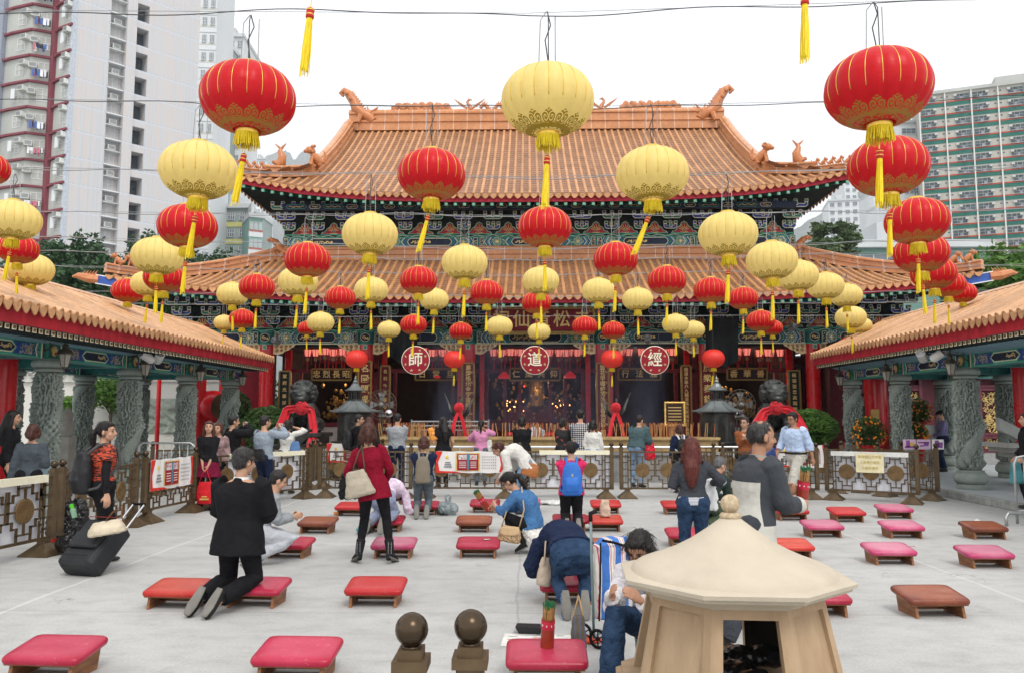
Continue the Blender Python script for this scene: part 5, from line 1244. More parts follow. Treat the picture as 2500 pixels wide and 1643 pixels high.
def banner(t,x0,x1,z0,z1,label,small=False):
    o,W=cloth(t,x0,x1,z0,z1,-.045,'banner',label,'banner',BW,None,'event banners on the fences')
    mb=MB(); w_=x1-x0; h=z1-z0; X=lambda k:x0+w_*k; Z=lambda k:z0+h*k; y=-.058
    def q(a,b,c,d,mi,dy=0): mb.face([(X(a),y-dy,Z(c)),(X(b),y-dy,Z(c)),(X(b),y-dy,Z(d)),(X(a),y-dy,Z(d))],mi)
    mb.face([(X(0),y,Z(0)),(X(.06),y,Z(0)),(X(.03),y,Z(.5)),(X(.10),y,Z(1)),(X(0),y,Z(1))],0); mb.face([(X(1),y,Z(.0)),(X(.95),y,Z(.06)),(X(.98),y,Z(.4)),(X(.94),y,Z(1)),(X(1),y,Z(1))],0)
    mb.face([(X(0),y-.001,Z(0)),(X(.4),y-.001,Z(0)),(X(.3),y-.001,Z(.07)),(X(.02),y-.001,Z(.10))],0)
    q(.30,.66,.10,.92,3); q(.32,.64,.12,.88,0+1,.002); q(.34,.62,.62,.84,2,.003); q(.34,.45,.2,.56,1,.003)
    r2=random.Random(int(x0*100))
    for i in range(22): x=.34+.28*i/22; q(x,x+.009,.62+r2.random()*.1,.70+r2.random()*.2,r2.choice((2,0,4)),.004)
    for j in range(4): q(.35,.455,.24+.085*j,.265+.085*j,5,.005); q(.52,.61,.24+.085*j,.265+.085*j,5,.005)
    mb.face([(X(.47),y-.006,Z(.16)),(X(.50),y-.006,Z(.16)),(X(.505),y-.006,Z(.9)),(X(.465),y-.006,Z(.9))],4)
    mb.ell((X(.17),y-.004,Z(.72)),(.03,.004,.035),10,6,6)
    for j in range(3): q(.12+.01*j,.24-.01*j,.25+.10*j,.31+.10*j,4+3,.003)
    for i in range(7):
        for j in range(5): q(.70+.032*i,.713+.032*i,.2+.13*j,.25+.13*j,7,.003)
    mb.v=[W@v for v in mb.v]; mb.build('printed_panel',[BR_,BM,mat('banner_pale_figures',(.62,.60,.60),.6),BY,BG,BW,mat('banner_yellow',(.80,.55,.02),.6),mat('banner_ink',(.22,.23,.26),.6)],o,world=True)
banner(FT[1][0],-.62,.78,.52,.97,'long white and red event banner on the centre fence beside the grey rucksack kneeler')
banner(FT[7][0],-.75,.62,.50,1.0,'red and white event banner on the left angled fence')
banner(FT[20][0],-.55,.75,.6,1.05,'event banner partly behind the maroon sweater woman')
banner(FT[23][0],-.5,.55,.55,1.05,'event banner behind the light blue shirt man')
banner(FT[5][0],-1.3,-.95,.72,1.0,'end of an event banner left of the yellow notice')
t,L=FT[5]; W=lm(t); o=thing('paper_notice','pale yellow paper notice with faint lines of characters hanging on the right fence','notice',W@Vector((0,-.07,.6)),t.rotation_euler.z); mb=MB(); mb.box(-.26,.26,-.004,.004,-.02,.36); mb.build('paper',mat('pale_yellow_paper',(.80,.72,.46),.7),o)
for j,s_ in enumerate(('敬拜請依次序進','上香請已燃點','之香枝進內')): text(s_,.062,mat('faded_yellow_ink',(.58,.45,.16),.7),'writing',o,(0,-.006,.29-.11*j),ext=.001)
t=thing('notice_row','row of pale purple notices tied to a fence by the second gallery column','notice',(*gxy(2150,17.4),.95))
for i,(x,w_) in enumerate(((-.30,.27),(.0,.29),(.30,.25))):
    mb=MB(); mb.box(x-w_/2,x+w_/2,-.01,0,.05,.26,0); mb.box(x-w_/2+.03,x+w_/2-.03,-.014,-.01,.18 if i==1 else .08,.21 if i==1 else .12,1); mb.box(x-w_/2+.06,x-w_/2+.14,-.014,-.01,.1 if i!=1 else .11,.24 if i!=1 else .14,1); mb.box(x,x+.1,-.014,-.01,.12,.2,2 if i==0 else 1)
    mb.build('paper',[mat('pale_purple_paper',(.62,.45,.58),.7) if i<2 else BW,mat('purple_print',(.25,.08,.30),.7),BY],t)
# ------------------------------------------------------------ kneeling stools
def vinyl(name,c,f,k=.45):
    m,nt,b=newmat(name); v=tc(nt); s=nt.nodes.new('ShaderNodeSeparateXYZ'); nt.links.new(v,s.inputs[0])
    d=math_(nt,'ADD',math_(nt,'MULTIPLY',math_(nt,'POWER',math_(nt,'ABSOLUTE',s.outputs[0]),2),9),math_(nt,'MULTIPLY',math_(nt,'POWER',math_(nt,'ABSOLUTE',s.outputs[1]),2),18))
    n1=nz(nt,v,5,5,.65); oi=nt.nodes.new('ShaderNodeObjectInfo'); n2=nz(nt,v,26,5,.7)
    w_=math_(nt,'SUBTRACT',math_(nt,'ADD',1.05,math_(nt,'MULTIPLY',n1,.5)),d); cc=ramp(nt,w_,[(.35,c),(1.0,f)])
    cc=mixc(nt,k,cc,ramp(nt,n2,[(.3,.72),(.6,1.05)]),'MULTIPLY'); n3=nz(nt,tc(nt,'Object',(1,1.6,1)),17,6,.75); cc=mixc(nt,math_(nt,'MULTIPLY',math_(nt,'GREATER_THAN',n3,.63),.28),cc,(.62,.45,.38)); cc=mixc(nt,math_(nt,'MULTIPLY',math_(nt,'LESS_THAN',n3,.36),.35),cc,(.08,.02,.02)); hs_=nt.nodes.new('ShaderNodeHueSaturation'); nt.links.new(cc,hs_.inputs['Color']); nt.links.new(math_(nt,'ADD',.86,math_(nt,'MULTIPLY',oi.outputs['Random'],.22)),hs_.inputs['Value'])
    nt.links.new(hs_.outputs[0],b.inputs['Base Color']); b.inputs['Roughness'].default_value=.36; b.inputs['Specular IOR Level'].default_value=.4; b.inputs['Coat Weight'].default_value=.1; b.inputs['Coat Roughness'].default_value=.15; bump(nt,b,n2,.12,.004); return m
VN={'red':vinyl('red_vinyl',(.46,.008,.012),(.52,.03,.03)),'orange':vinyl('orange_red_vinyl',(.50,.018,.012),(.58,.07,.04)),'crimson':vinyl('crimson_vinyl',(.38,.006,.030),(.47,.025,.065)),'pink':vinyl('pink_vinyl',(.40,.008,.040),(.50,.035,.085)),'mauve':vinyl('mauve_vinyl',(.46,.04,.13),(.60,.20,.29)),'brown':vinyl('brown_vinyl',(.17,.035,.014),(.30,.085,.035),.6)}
LEGW=mat('varnished_wood_leg',(.22,.085,.04),.5,var=.3,vs=5,stretch=(1,1,6),col2=(.33,.15,.06))
def stool_meshes():
    T_=MB(); n=18;m_=12; out=[]
    W_=.263;D=.19
    vs=[];fs=[]
    def prof(s):  # 0 top centre ..1 edge
        return s
    rings=[(1.0,-.035,.0),(1.015,-.03,0),(1.03,-.012,0),(1.03,.006,0),(1.015,.022,0),(.975,.036,0),(.90,.046,0),(.75,.053,0),(.5,.055,1),(.25,.054,1),(.08,.054,1)]
    N_=48
    for k,(s,z,_) in enumerate(rings):
        for i in range(N_):
            a=2*PI*i/N_; c_,s_=cos(a),sin(a); e=.20+.25*(1-s if s<1 else 0)
            x=math.copysign(abs(c_)**e,c_)*W_*s; y=math.copysign(abs(s_)**e,s_)*D*s; vs.append((x,y,z))
    for k in range(len(rings)-1):
        for i in range(N_): j=(i+1)%N_; fs.append((k*N_+i,k*N_+j,(k+1)*N_+j,(k+1)*N_+i))
    fs.append(list(range(N_-1,-1,-1))); fs.append([(len(rings)-1)*N_+i for i in range(N_)])
    def dimple(lst,dep):
        o=[]
        for x,y,z in vs:
            if z>.03:
                for dx,dy in lst: z-=dep*math.exp(-(((x-dx)/.055)**2+((y-dy)/.045)**2))
            o.append((x,y,z))
        return o
    res=[]
    for l,dep in (([],0),([(-.11,-.02),(.11,-.02)],.018),([(-.1,0),(.1,.02)],.008)):
        mb=MB(); mb.add(dimple(l,dep),fs); res.append(mb)
    return res
SM=stool_meshes(); CUSH={}
def cushmesh(c,v):
    if (c,v) not in CUSH:
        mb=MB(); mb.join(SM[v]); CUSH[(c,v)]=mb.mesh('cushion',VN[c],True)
    return CUSH[(c,v)]
lg=MB(); lg.prism([(-.012,-.18,0),(-.012,.13,0),(-.012,.17,.158),(-.012,-.15,.108)],(.024,0,0)); LEGM=lg.mesh('leg',LEGW)
bt=MB(); bt.prism([(-.245,-.175,.104),(.245,-.175,.104),(.245,.18,.155),(-.245,.18,.155)],(0,0,.012)); bt.box(-.2,.2,.08,.10,.02,.12); BTM=bt.mesh('frame_board',LEGW)
SG_='kneeling stools on the courtyard'
def stool(x,y,col,label,v=0,rz=None,off=0):
    p=G(x,y); t=thing('kneeling_stool',label,'stool',(p.x,p.y+.19,0),R(rnd.uniform(-3,3)) if rz is None else R(rz),SG_)
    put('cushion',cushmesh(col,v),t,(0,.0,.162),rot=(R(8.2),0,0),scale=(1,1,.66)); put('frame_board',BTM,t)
    for s in (-1,1): put('leg',LEGM,t,(s*.205,0,0))
    return t
ST=[(395,1418,'orange','orange-red kneeling stool left of the suited man, bare top',1,-4),(582,1414,'pink','pink kneeling stool under the suited man',0,-4),(865,1413,'red','red kneeling stool alone in the centre left, one stool from the suited man',0,0),(672,1592,'pink','large pink kneeling stool at the bottom edge, left of the ball posts',2,-2),
(88,1588,'pink','pink kneeling stool cut by the bottom left corner',2,-3),(1272,1600,'pink','pink kneeling stool in front with the fortune stick cup on it',2,0),(1323,1405,'crimson','crimson kneeling stool under the bowing navy jacket person',0,0),(1110,1298,'pink','pink kneeling stool with a small paper on it, below the crouching woman',2,0),
(910,1299,'mauve','mauve kneeling stool at the studded boots',2,0),(664,1298,'crimson','crimson kneeling stool under the grey shirt kneeler',0,-5),(731,1241,'brown','brown kneeling stool right of the suited man\'s shoulder',2,-4),(1100,1238,'brown','worn brown kneeling stool with two pale scuffs left of the crouching woman',1,0),
(1126,1192,'crimson','crimson kneeling stool below the long banner',0,0),(982,1197,'crimson','crimson kneeling stool under the grey rucksack kneeler',0,0),(893,1237,'crimson','crimson kneeling stool under the lavender trousers',0,0),(812,1200,'red','red kneeling stool half hidden behind the maroon sweater woman',0,-3),
(1327,1234,'crimson','crimson kneeling stool under the blue backpack kneeler',0,0),(1410,1194,'red','red kneeling stool behind the one with the plastic bag',0,0),(1408,1236,'orange','orange-red kneeling stool carrying a clear plastic bag',1,0),(1366,1302,'brown','brown kneeling stool beside the bowing navy jacket person',1,0),
(1222,1190,'mauve','mauve kneeling stool mostly hidden by the crouching woman',0,0),(1578,1196,'red','red kneeling stool left of the long-haired woman\'s hip',0,0),(1632,1228,'crimson','crimson kneeling stool under the green jacket kneeler',0,0),(1846,1210,'red','flat red kneeling stool below the light blue shirt man',1,0),
(1978,1214,'red','red kneeling stool third from the right fence end',0,0),(2090,1206,'mauve','small mauve kneeling stool farthest back on the right',2,0),(2110,1252,'mauve','faded mauve kneeling stool just in front of another mauve one',2,0),(1922,1250,'mauve','mauve kneeling stool right of the stone furnace finial',0,0),
(2083,1314,'mauve','large mauve kneeling stool in the middle right',0,0),(2304,1254,'brown','glossy brown kneeling stool near the right edge, back row',1,0),(2310,1322,'mauve','mauve kneeling stool cut by the right edge',0,0),(1846,1302,'orange','faded orange kneeling stool behind the furnace roof',1,0),
(1914,1436,'pink','pink kneeling stool peeping out right of the furnace',0,0),(2188,1438,'brown','cracked brown kneeling stool in the bottom right',1,3),(1602,1272,'crimson','crimson kneeling stool under the long-haired woman in jeans',0,0)]
STO=[stool(x,y,c,l,v,rz) for x,y,c,l,v,rz in ST]
# ------------------------------------------------------------ octagonal stone furnace in front
FST=mat('tan_cast_stone',(.40,.275,.165),.75,var=.10,vs=3,stretch=(3,3,.7),bmp=.35,bs=70,bd=.004,col2=(.47,.335,.21)); FST2=mat('pale_cast_stone_roof',(.50,.435,.34),.72,var=.07,vs=4,bmp=.5,bs=110,bd=.004); FBL=mat('pebbled_stone_ball',(.46,.36,.24),.85,var=.3,vs=60,bmp=.8,bs=120,bd=.004)
MBLK=mat('matt_black',(.02,.018,.015),.9)  # plain near-black colour for the furnace inner wall and burner arches
FU=thing('stone_furnace','tan octagonal stone paper furnace with pointed roof and ball finial in the right foreground','furnace',(1.0,4.05,0),R(-3.5))
def octa(r,z,k): a=-PI/2-PI/8+k*PI/4; return Vector((r*cos(a),r*sin(a),z))
mb=MB(); N_=64; prof=[(.043,1.262),(.06,1.246),(.12,1.195),(.20,1.133),(.28,1.084),(.36,1.045),(.42,1.022),(.458,1.005),(.482,.985),(.492,.966)]
mb.lathe(prof,N_,cap=False)
vs=[];fs=[]
for i in range(N_): a=2*PI*i/N_; vs.append((.492*cos(a),.492*sin(a),.966))
def octr(R_,a):
    th=(a+PI/2)%(PI/4); th=th if th<PI/8 else th-PI/4; return R_*cos(PI/8)/cos(th)
for R_,z in ((.566,.960),(.574,.955),(.571,.934),(.552,.930),(.547,.912),(.50,.904),(.455,.885),(.43,.855)):
    for i in range(N_): a=2*PI*i/N_; r=octr(R_,a); vs.append((r*cos(a),r*sin(a),z))
for k in range(8):
    for i in range(N_): j=(i+1)%N_; fs.append(((k+1)*N_+i,(k+1)*N_+j,k*N_+j,k*N_+i))
mb2=MB(); mb2.add(vs,fs)
mb.join(mb2); mb.v=[Vector((v.x,v.y,v.z*.878+.134)) for v in mb.v]; mb.build('roof',FST2,FU,40)
mb=MB(); mb.lathe([(.03,1.25),(.044,1.252),(.052,1.262),(.054,1.272),(.046,1.283),(.035,1.288)],24); mb.ell((0,0,1.328),.047,24,14); mb.v=[Vector((v.x,v.y,v.z-.022)) for v in mb.v]; mb.build('finial',FBL,FU,True)
fm=MB(); op=MB()
def wallface(k,hole,depth,back):
    A,B,C_,D=octa(.515,.47,k),octa(.515,.47,k+1),octa(.425,.895,k+1),octa(.425,.895,k); n=-( (B-A).cross(D-A)).normalized()
    if n.dot((A+C_)/2*Vector((1,1,0)) if False else Vector((A.x+B.x,A.y+B.y,0)))<0: n=-n
    q=lambda u,v:(A.lerp(B,u)).lerp(D.lerp(C_,u),v)
    u0,u1,v0,v1=hole; hb=[q(u0,v0),q(u1,v0),q(u1,v1),q(u0,v1)]; hi=[p-n*depth for p in hb]
    fm.face([q(0,0),q(1,0),q(1,v0) if v0>0 else q(1,0),q(0,v0) if v0>0 else q(0,0)]) if v0>0 else None
    fm.face([q(0,v0),q(u0,v0),q(u0,v1),q(0,v1)]); fm.face([q(u1,v0),q(1,v0),q(1,v1),q(u1,v1)]); fm.face([q(0,v1),q(1,v1),q(1,1),q(0,1)])
    for i in range(4): j=(i+1)%4; fm.face([hb[i],hb[j],hi[j],hi[i]])
    if back: fm.face(hi)
    else:
        qi=lambda u,v:q(u,v)-n*.05
        op.face([qi(0,v1),qi(1,v1),qi(1,1),qi(0,1)]); op.face([qi(0,v0),qi(u0,v0),qi(u0,v1),qi(0,v1)]); op.face([qi(u1,v0),qi(1,v0),qi(1,v1),qi(u1,v1)])
    if back:
        qi=lambda u,v:q(u,v)-n*.05; op.face([qi(0,0),qi(1,0),qi(1,1),qi(0,1)])
for k in range(8): wallface(k,(.15,.87,0,.88) if k%2==0 else (.12,.88,.04,.90),.06 if k%2==0 else .020,k%2==1)
fm.build('wall',FST,FU); op.build('inner_wall',MBLK,FU)
mb=MB(); 
for R0,z0,z1 in ((.61,0,.44),(.58,.44,.472)): mb.prism([octa(R0,z0,k) for k in range(8)],(0,0,z1-z0))
mb.build('base',FST,FU)
BAGM=mat('black_plastic_bag',(.008,.008,.009),.25,var=.2,bmp=.5,bs=14,bd=.02,coat=.3)
t=thing('rubbish_bag','shiny black rubbish bag lying inside the stone furnace','bag',(1.0,4.05,.49)); mb=MB(); q=random.Random(5)
for _ in range(9): mb.ell((q.uniform(-.22,.22),q.uniform(-.2,.2),q.uniform(.02,.06)),(.10,.1,.055),10,7)
put('bag_body',evalmesh(mb,BAGM,.012,4,.03,.06),t)
# ------------------------------------------------------------ temple forecourt
BRN=mat('dark_bronze_statue',(.035,.038,.036),.38,.5,var=.4,vs=6,bmp=.4,bs=30,bd=.01,col2=(.075,.08,.075)); BRR=mat('grey_bronze_roof',(.17,.19,.19),.4,.55,var=.2,vs=3); REDCL=mat('red_satin_cloth',(.66,.015,.03),.42,var=.12,sheen=.3,bmp=.2,bs=12); 
def lion(x,label,side):
    Y=22; p=P(x,1000,Y); t=thing('lion_statue',label,'statue',(p.x,Y,0),0,'bronze lion statues before the temple')
    z0=1.25; mb=MB(); E=lambda c,r:mb.ell((c[0],c[1],c[2]+z0),r,16,10)
    E((0,.18,.42),(.38,.42,.42)); E((0,-.08,.62),(.36,.26,.34)); E((0,-.15,1.05),(.33,.30,.33)); E((0,-.38,.97),(.22,.18,.20)); E((0,-.50,.90),(.17,.10,.09)); E((0,-.46,.80),(.15,.11,.06)); E((0,-.52,1.01),(.08,.08,.06))
    for s in (-1,1):
        mb.tube([(s*.24,-.15,z0+.6),(s*.27,-.30,z0+.35),(s*.26,-.36,z0+.08)],[.13,.11,.10],10); E((s*.26,-.44,.06),(.13,.17,.07)); E((s*.38,.0,.2),(.17,.32,.2)); E((s*.42,-.22,.06),(.12,.16,.07)); E((s*.16,-.42,1.10),(.09,.07,.05)); E((s*.30,-.15,1.22),(.08,.05,.09))
    mb.ell((side*.26,-.46,z0+.14),.13,12,8)
    q=random.Random(3)
    for i in range(120):   # curled mane
        a=q.uniform(-PI,PI); b=q.uniform(-.6,1.35); d=Vector((cos(b)*sin(a),-cos(b)*cos(a),sin(b)))
        if d.y<-.55 and d.z<.75: continue
        E((d.x*.34,-.12+d.y*.30,1.05+d.z*.34),(.062,.062,.062))
    put('body',evalmesh(mb,BRN,.018,2),t)
    mb=MB(); mb.cb((0,.02,z0-.06),(1.28,1.3,.12),ch=.02); mb.cb((0,.02,z0-.20),(1.12,1.15,.18),ch=.02); mb.cb((0,.02,z0-.36),(1.34,1.36,.14),ch=.03); mb.prism([(-.35,-.65,z0-.05),(.35,-.65,z0-.05),(0,-.66,z0-.40)],(0,-.015,0))
    mb.build('plinth',BRN,t); mb=MB(); mb.cb((0,.02,.40),(1.7,1.7,.82),ch=.02); mb.cb((0,.02,.8),(1.6,1.6,.06),ch=.02); mb.build('pedestal',mat('grey_carved_pedestal',(.22,.23,.22),.8,bmp=.8,bs=16,bd=.03),t)
    mb=MB(); c=(-.06*side,-.50,z0+.66)
    for i in range(110):
        d=Vector((q.gauss(0,1),q.gauss(0,.6)-.4,q.gauss(0,1))).normalized(); p0=Vector(c)+d*.11; u=d.orthogonal().normalized(); w_=d.cross(u)
        mb.tube([p0+u*(.035*cos(k))+w_*(.035*sin(k))+d*(.07 if i%2 else .03) for k in (0,1.5,3,4.5,6)],.011,4)
    mb.ell(c,(.12,.08,.12),10,8); ros=mb.build('rosette',REDCL,t)
    def drape(pts,w0,w1,name):
        mb=MB(); n=30; vs=[];fs=[];M_=9
        pts=[Vector(p) for p in pts]
        for i in range(n+1):
            k=i/n*(len(pts)-1); a=min(int(k),len(pts)-2); f=k-a; f2=f*f*(3-2*f); p0=pts[a].lerp(pts[a+1],f2); d=(pts[a+1]-pts[a]).normalized(); sd=d.cross(Vector((0,-1,0))).normalized(); wd=w0+(w1-w0)*i/n
            for j in range(M_): s=j/(M_-1)-.5; vs.append(p0+sd*(s*wd)+Vector((0,-.035*cos(s*14+i*.1)-.02*(1-4*s*s),0)))
        for i in range(n):
            for j in range(M_-1): a=i*M_+j; fs.append((a,a+1,a+M_+1,a+M_))
        mb.add(vs,fs); o=mb.build(name,REDCL,t,True); m=o.modifiers.new('s','SOLIDIFY'); m.thickness=.008
    if side<0: drape([(c[0],c[1]-.02,c[2]),(-.36,-.44,z0+.62),(-.48,-.46,z0+.25),(-.58,-.50,z0-.10)],.16,.34,'left_drape'); drape([(c[0],c[1]-.02,c[2]),(.30,-.46,z0+.60),(.38,-.50,z0+.1),(.36,-.68,z0-.42)],.16,.28,'right_drape')
    else: drape([(c[0],c[1]-.02,c[2]),(-.36,-.44,z0+.55),(-.50,-.44,z0+.28),(-.62,-.52,z0+.0)],.16,.38,'left_drape'); drape([(c[0],c[1]-.02,c[2]),(.30,-.44,z0+.60),(.50,-.42,z0+.34),(.62,-.50,z0+.02)],.16,.38,'right_drape')
lion(707,'dark bronze guardian lion with red sash and rosette on the left of the forecourt',-1); lion(1797,'dark bronze guardian lion with red rosette on the right, behind the walking men',1)
def burner(x,label):
    Y=21.6; p=P(x,1000,Y); t=thing('incense_burner',label,'burner',(p.x,Y,0),R(22.5),'pagoda shaped bronze burners')
    def oct_(prof,n=8,cap=True): m_=MB(); m_.lathe(prof,n,cap=cap); return m_
    pts=[(.66,1.80),(.665,1.825)]+[(.665-.46*(k/8)**.75,1.825+.27*(k/8)**1.5) for k in range(1,9)]+[(.20,2.09)]
    m_=oct_(pts); 
    for k in range(8): a=2*PI*k/8; m_.tube([( (r+.01)*cos(a),(r+.01)*sin(a),z+.008) for r,z in pts[1:]],.014,5)
    m_.build('roof',BRR,t)
    m_=oct_([(.28,2.37),(.285,2.39),(.22,2.42),(.14,2.48),(.09,2.56),(.06,2.58),(.075,2.61),(.05,2.64),(.03,2.67),(.04,2.69),(.012,2.76),(.004,2.80)]); m_.build('top_roof',BRR,t)
    m_=oct_([(.19,2.08),(.21,2.10),(.20,2.14)]); m_.lathe([(.19,2.34),(.20,2.37)],8); m_.lathe([(.10,2.1),(.10,2.36)],8)
    for k in range(8): a=2*PI*k/8; m_.tube([(.18*cos(a),.18*sin(a),2.1),(.18*cos(a),.18*sin(a),2.36)],.014,5)
    m_.build('lantern_storey',BRN,t)
    m_=oct_([(.46,1.0),(.46,1.76),(.54,1.80),(.60,1.80)]); m_.lathe([(.62,.86),(.64,.90),(.56,.93),(.56,.98),(.62,1.0),(.62,1.03),(.47,1.04)],8)
    for k in range(8):
        a=2*PI*(k+.5)/8; M=Matrix.Rotation(a+PI/2,4,'Z'); r=.46*cos(PI/8)+.004
        arch=[(-.09,-r,1.06),(.09,-r,1.06),(.09,-r,1.42)]+[(.09*cos(b),-r,1.42+.11*sin(b)) for b in (.5,1.0,PI/2,2.1,2.6)]+[(-.09,-r,1.42)]
        m_.prism(arch,(0,-.004,0),1 if k%2 else 0,M); m_.tube([Vector(v)+Vector((0,-.006,0)) for v in arch]+[arch[0]],.010,4,0,M)  # alternate arches are flat near-black plates in place of openings
    m_.lathe([(.48,.3),(.50,.6),(.60,.86)],8); m_.lathe([(.6,0),(.6,.15),(.48,.3)],8)
    m_.build('body',[BRN,MBLK],t)
burner(824,'pagoda shaped bronze incense burner between the left lion and the hall'); burner(1668,'pagoda shaped bronze incense burner left of the right lion')
def crane(x,label):
    Y=23.0; p=P(x,1000,Y); t=thing('crane_statue',label,'statue',(p.x,Y,0),0,'bronze crane statues with red ribbons'); mb=MB()
    mb.ell((0,.05,1.55),(.14,.26,.17),10,8); mb.tube([(0,-.12,1.65),(0,-.18,1.85),(.03,-.12,2.05),(.02,-.16,2.22)],[.07,.045,.035,.04],7); mb.tube([(.02,-.16,2.22),(.02,-.30,2.24)],[.03,.006],5)
    for s in (-1,1):
        for k in range(9):
            f=k/8; mb.tube([(s*.06,.05,1.62),(s*(.20+.05*f),.02,1.78+.04*(1-f)),(s*(.30+.17*(1-f)*.9+.0),.0,1.95+.42*(1-f)-.02*f)],[.035,.035,.012],5)
        mb.tube([(s*.05,.05,1.42),(s*.05,.05,1.05)],.016,5)
    put('body',mb.mesh('body',BRN,True),t)
    mb=MB(); q=random.Random(8); c=(0,-.22,1.93)
    for i in range(80):
        d=Vector((q.gauss(0,1),q.gauss(0,.6)-.4,q.gauss(0,1))).normalized(); p0=Vector(c)+d*.09; u=d.orthogonal().normalized(); w_=d.cross(u); mb.tube([p0+u*(.03*cos(k))+w_*(.03*sin(k))+d*.04 for k in (0,1.5,3,4.5,6)],.012,4)
    mb.ell(c,(.12,.08,.12),8,6); mb.build('rosette',REDCL,t); mb=MB()
    for s in (-1,1):
        pts=[(0,-.24,1.85),(s*.10,-.26,1.6),(s*.16,-.28,1.35),(s*.22,-.30,1.0)]; 
        for a,b in zip(pts[:-1],pts[1:]): mb.prism([(a[0]-.05,a[1],a[2]),(a[0]+.05,a[1]-.03,a[2]),(b[0]+.055,b[1]-.03,b[2]),(b[0]-.055,b[1],b[2])],(0,.02,0))
    mb.build('ribbon',REDCL,t); mb=MB(); mb.lathe([(.4,0),(.4,.5),(.3,.6),(.32,.95),(.25,1.05)],12); mb.build('pedestal',BRN,t)
crane(1068,'bronze crane with raised wings and red ribbon left of the hall centre'); crane(1430,'bronze crane with raised wings and red ribbon right of the hall centre')
# incense trough
TRO=mat('ochre_stone_trough',(.40,.28,.13),.7,var=.2,vs=5,bmp=.4); TRB=mat('grey_stone_base',(.30,.30,.29),.7,var=.2,bmp=.3,bs=9)
t=thing('incense_trough','long ochre stone incense trough on a grey base across the temple front','trough',(.3,20.9,0)); mb=MB()
mb.box(-4.4,4.6,0,.7,.78,1.10); mb.box(-4.45,4.65,-.05,.75,1.10,1.15)
for i in range(150): mb.ell((-4.4+9*i/149,-.05,1.10),(.035,.02,.035),6,4)
mb.build('trough_body',TRO,t); mb=MB(); mb.box(-4.6,4.8,-.05,.85,0,.70); mb.box(-4.7,4.9,-.12,.9,.70,.77); mb.build('base',TRB,t)
mb=MB(); mb.tube([(-4.9,-.5,.92),(5.0,-.5,.92)],.03,8); 
for i in range(8): mb.tube([(-4.8+i*1.38,-.5,0),(-4.8+i*1.38,-.5,.92)],.02,6)
mb.build('steel_rail',mat('white_steel',(.66,.67,.68),.3,.5,var=.05),t)
IS=mat('incense_stick_red_brown',(.42,.12,.05),.7,var=.3); ism=MB(); ism.tube([(0,0,0),(0,0,.42)],.006,4); im=[]
for k in range(4):
    q=random.Random(k); s=MB(); s.tube([(0,0,-.04),(q.uniform(-.05,.05),0,q.uniform(.28,.42))],.0105,4); im.append(s.mesh('incense_stick',[IS,mat('incense_tan',(.50,.30,.12),.7)][k%2]))
q=random.Random(11)
for i in range(230):
    x=q.choice((q.uniform(-4.2,4.6),q.gauss(-.2,.9),q.gauss(3.2,.5),q.gauss(-3.5,.4)))
    if abs(x)>4.6: continue
    o=put('incense_stick',im[i%4],None,(.3+x,20.95+q.uniform(.0,.6),1.12),rot=(q.uniform(-.1,.1),q.uniform(-.12,.12),q.random()*3)); tag(o,'thin burning incense stick standing upright in the ochre trough','incense stick','incense sticks in the trough')
t=thing('rope_barrier','thin red barrier tape stretched behind the trough in front of the middle door','tape',(.3,22.6,0)); mb=MB(); mb.box(-.9,.9,-.01,.01,1.16,1.24); mb.build('tape',REDCL,t); mb=MB(); 
for x in (-.9,.9): mb.tube([(x,0,0),(x,0,1.3)],.03,8); mb.lathe([(.15,0),(.15,.03),(.03,.05)],12,(x,0,0))
mb.build('stand',IRON,t)
t=thing('steel_rack','silver rail rack with flower shapes behind the grey jacket man','rack',(*gxy(1045,22.8),0)); mb=MB()
for z in (1.3,1.42,1.54): mb.tube([(-1.1,0,z),(1.1,0,z)],.02,6)
for x in (-1.1,0,1.1): mb.tube([(x,0,0),(x,0,1.6)],.025,6)
for i in range(24): mb.tube([(-1.05+i*.09,0,.9),(-1.03+i*.09,0,1.28)],.012,4)
mb.build('frame',mat('brushed_steel',(.45,.46,.47),.3,.7),t)
t=thing('framed_notice','dark notice board in an ornate gold frame right of the centre bay','notice',(*gxy(1571,23.6),0)); mb=MB(); mb.box(-.26,.26,0,.03,1.45,2.05,0); mb.build('board',mat('dark_brown_board',(.05,.025,.015),.5),t); mb=MB(); q=random.Random(1)
for i in range(80):
    k=i/80*4; s=int(k); f=k-s; x,z=[(-.28+.56*f,2.08),(.28,2.08-.66*f),(.28-.56*f,1.42),(-.28,1.42+.66*f)][s]; mb.ell((x,-.01,z),(q.uniform(.025,.045),.03,q.uniform(.025,.045)),6,4)
mb.build('frame',mat('bright_gilt',(.65,.42,.12),.35,.5),t)
for j in range(5): mb=MB(); mb.box(-.19,.19,-.004,0,1.93-.09*j,1.95-.09*j); mb.build('writing',GCH,t)
mb=MB(); mb.tube([(0,.02,0),(0,.02,1.5)],.025,6); mb.cb((0,0,1.22),(.28,.01,.25)); mb.build('stand',IRON,t)
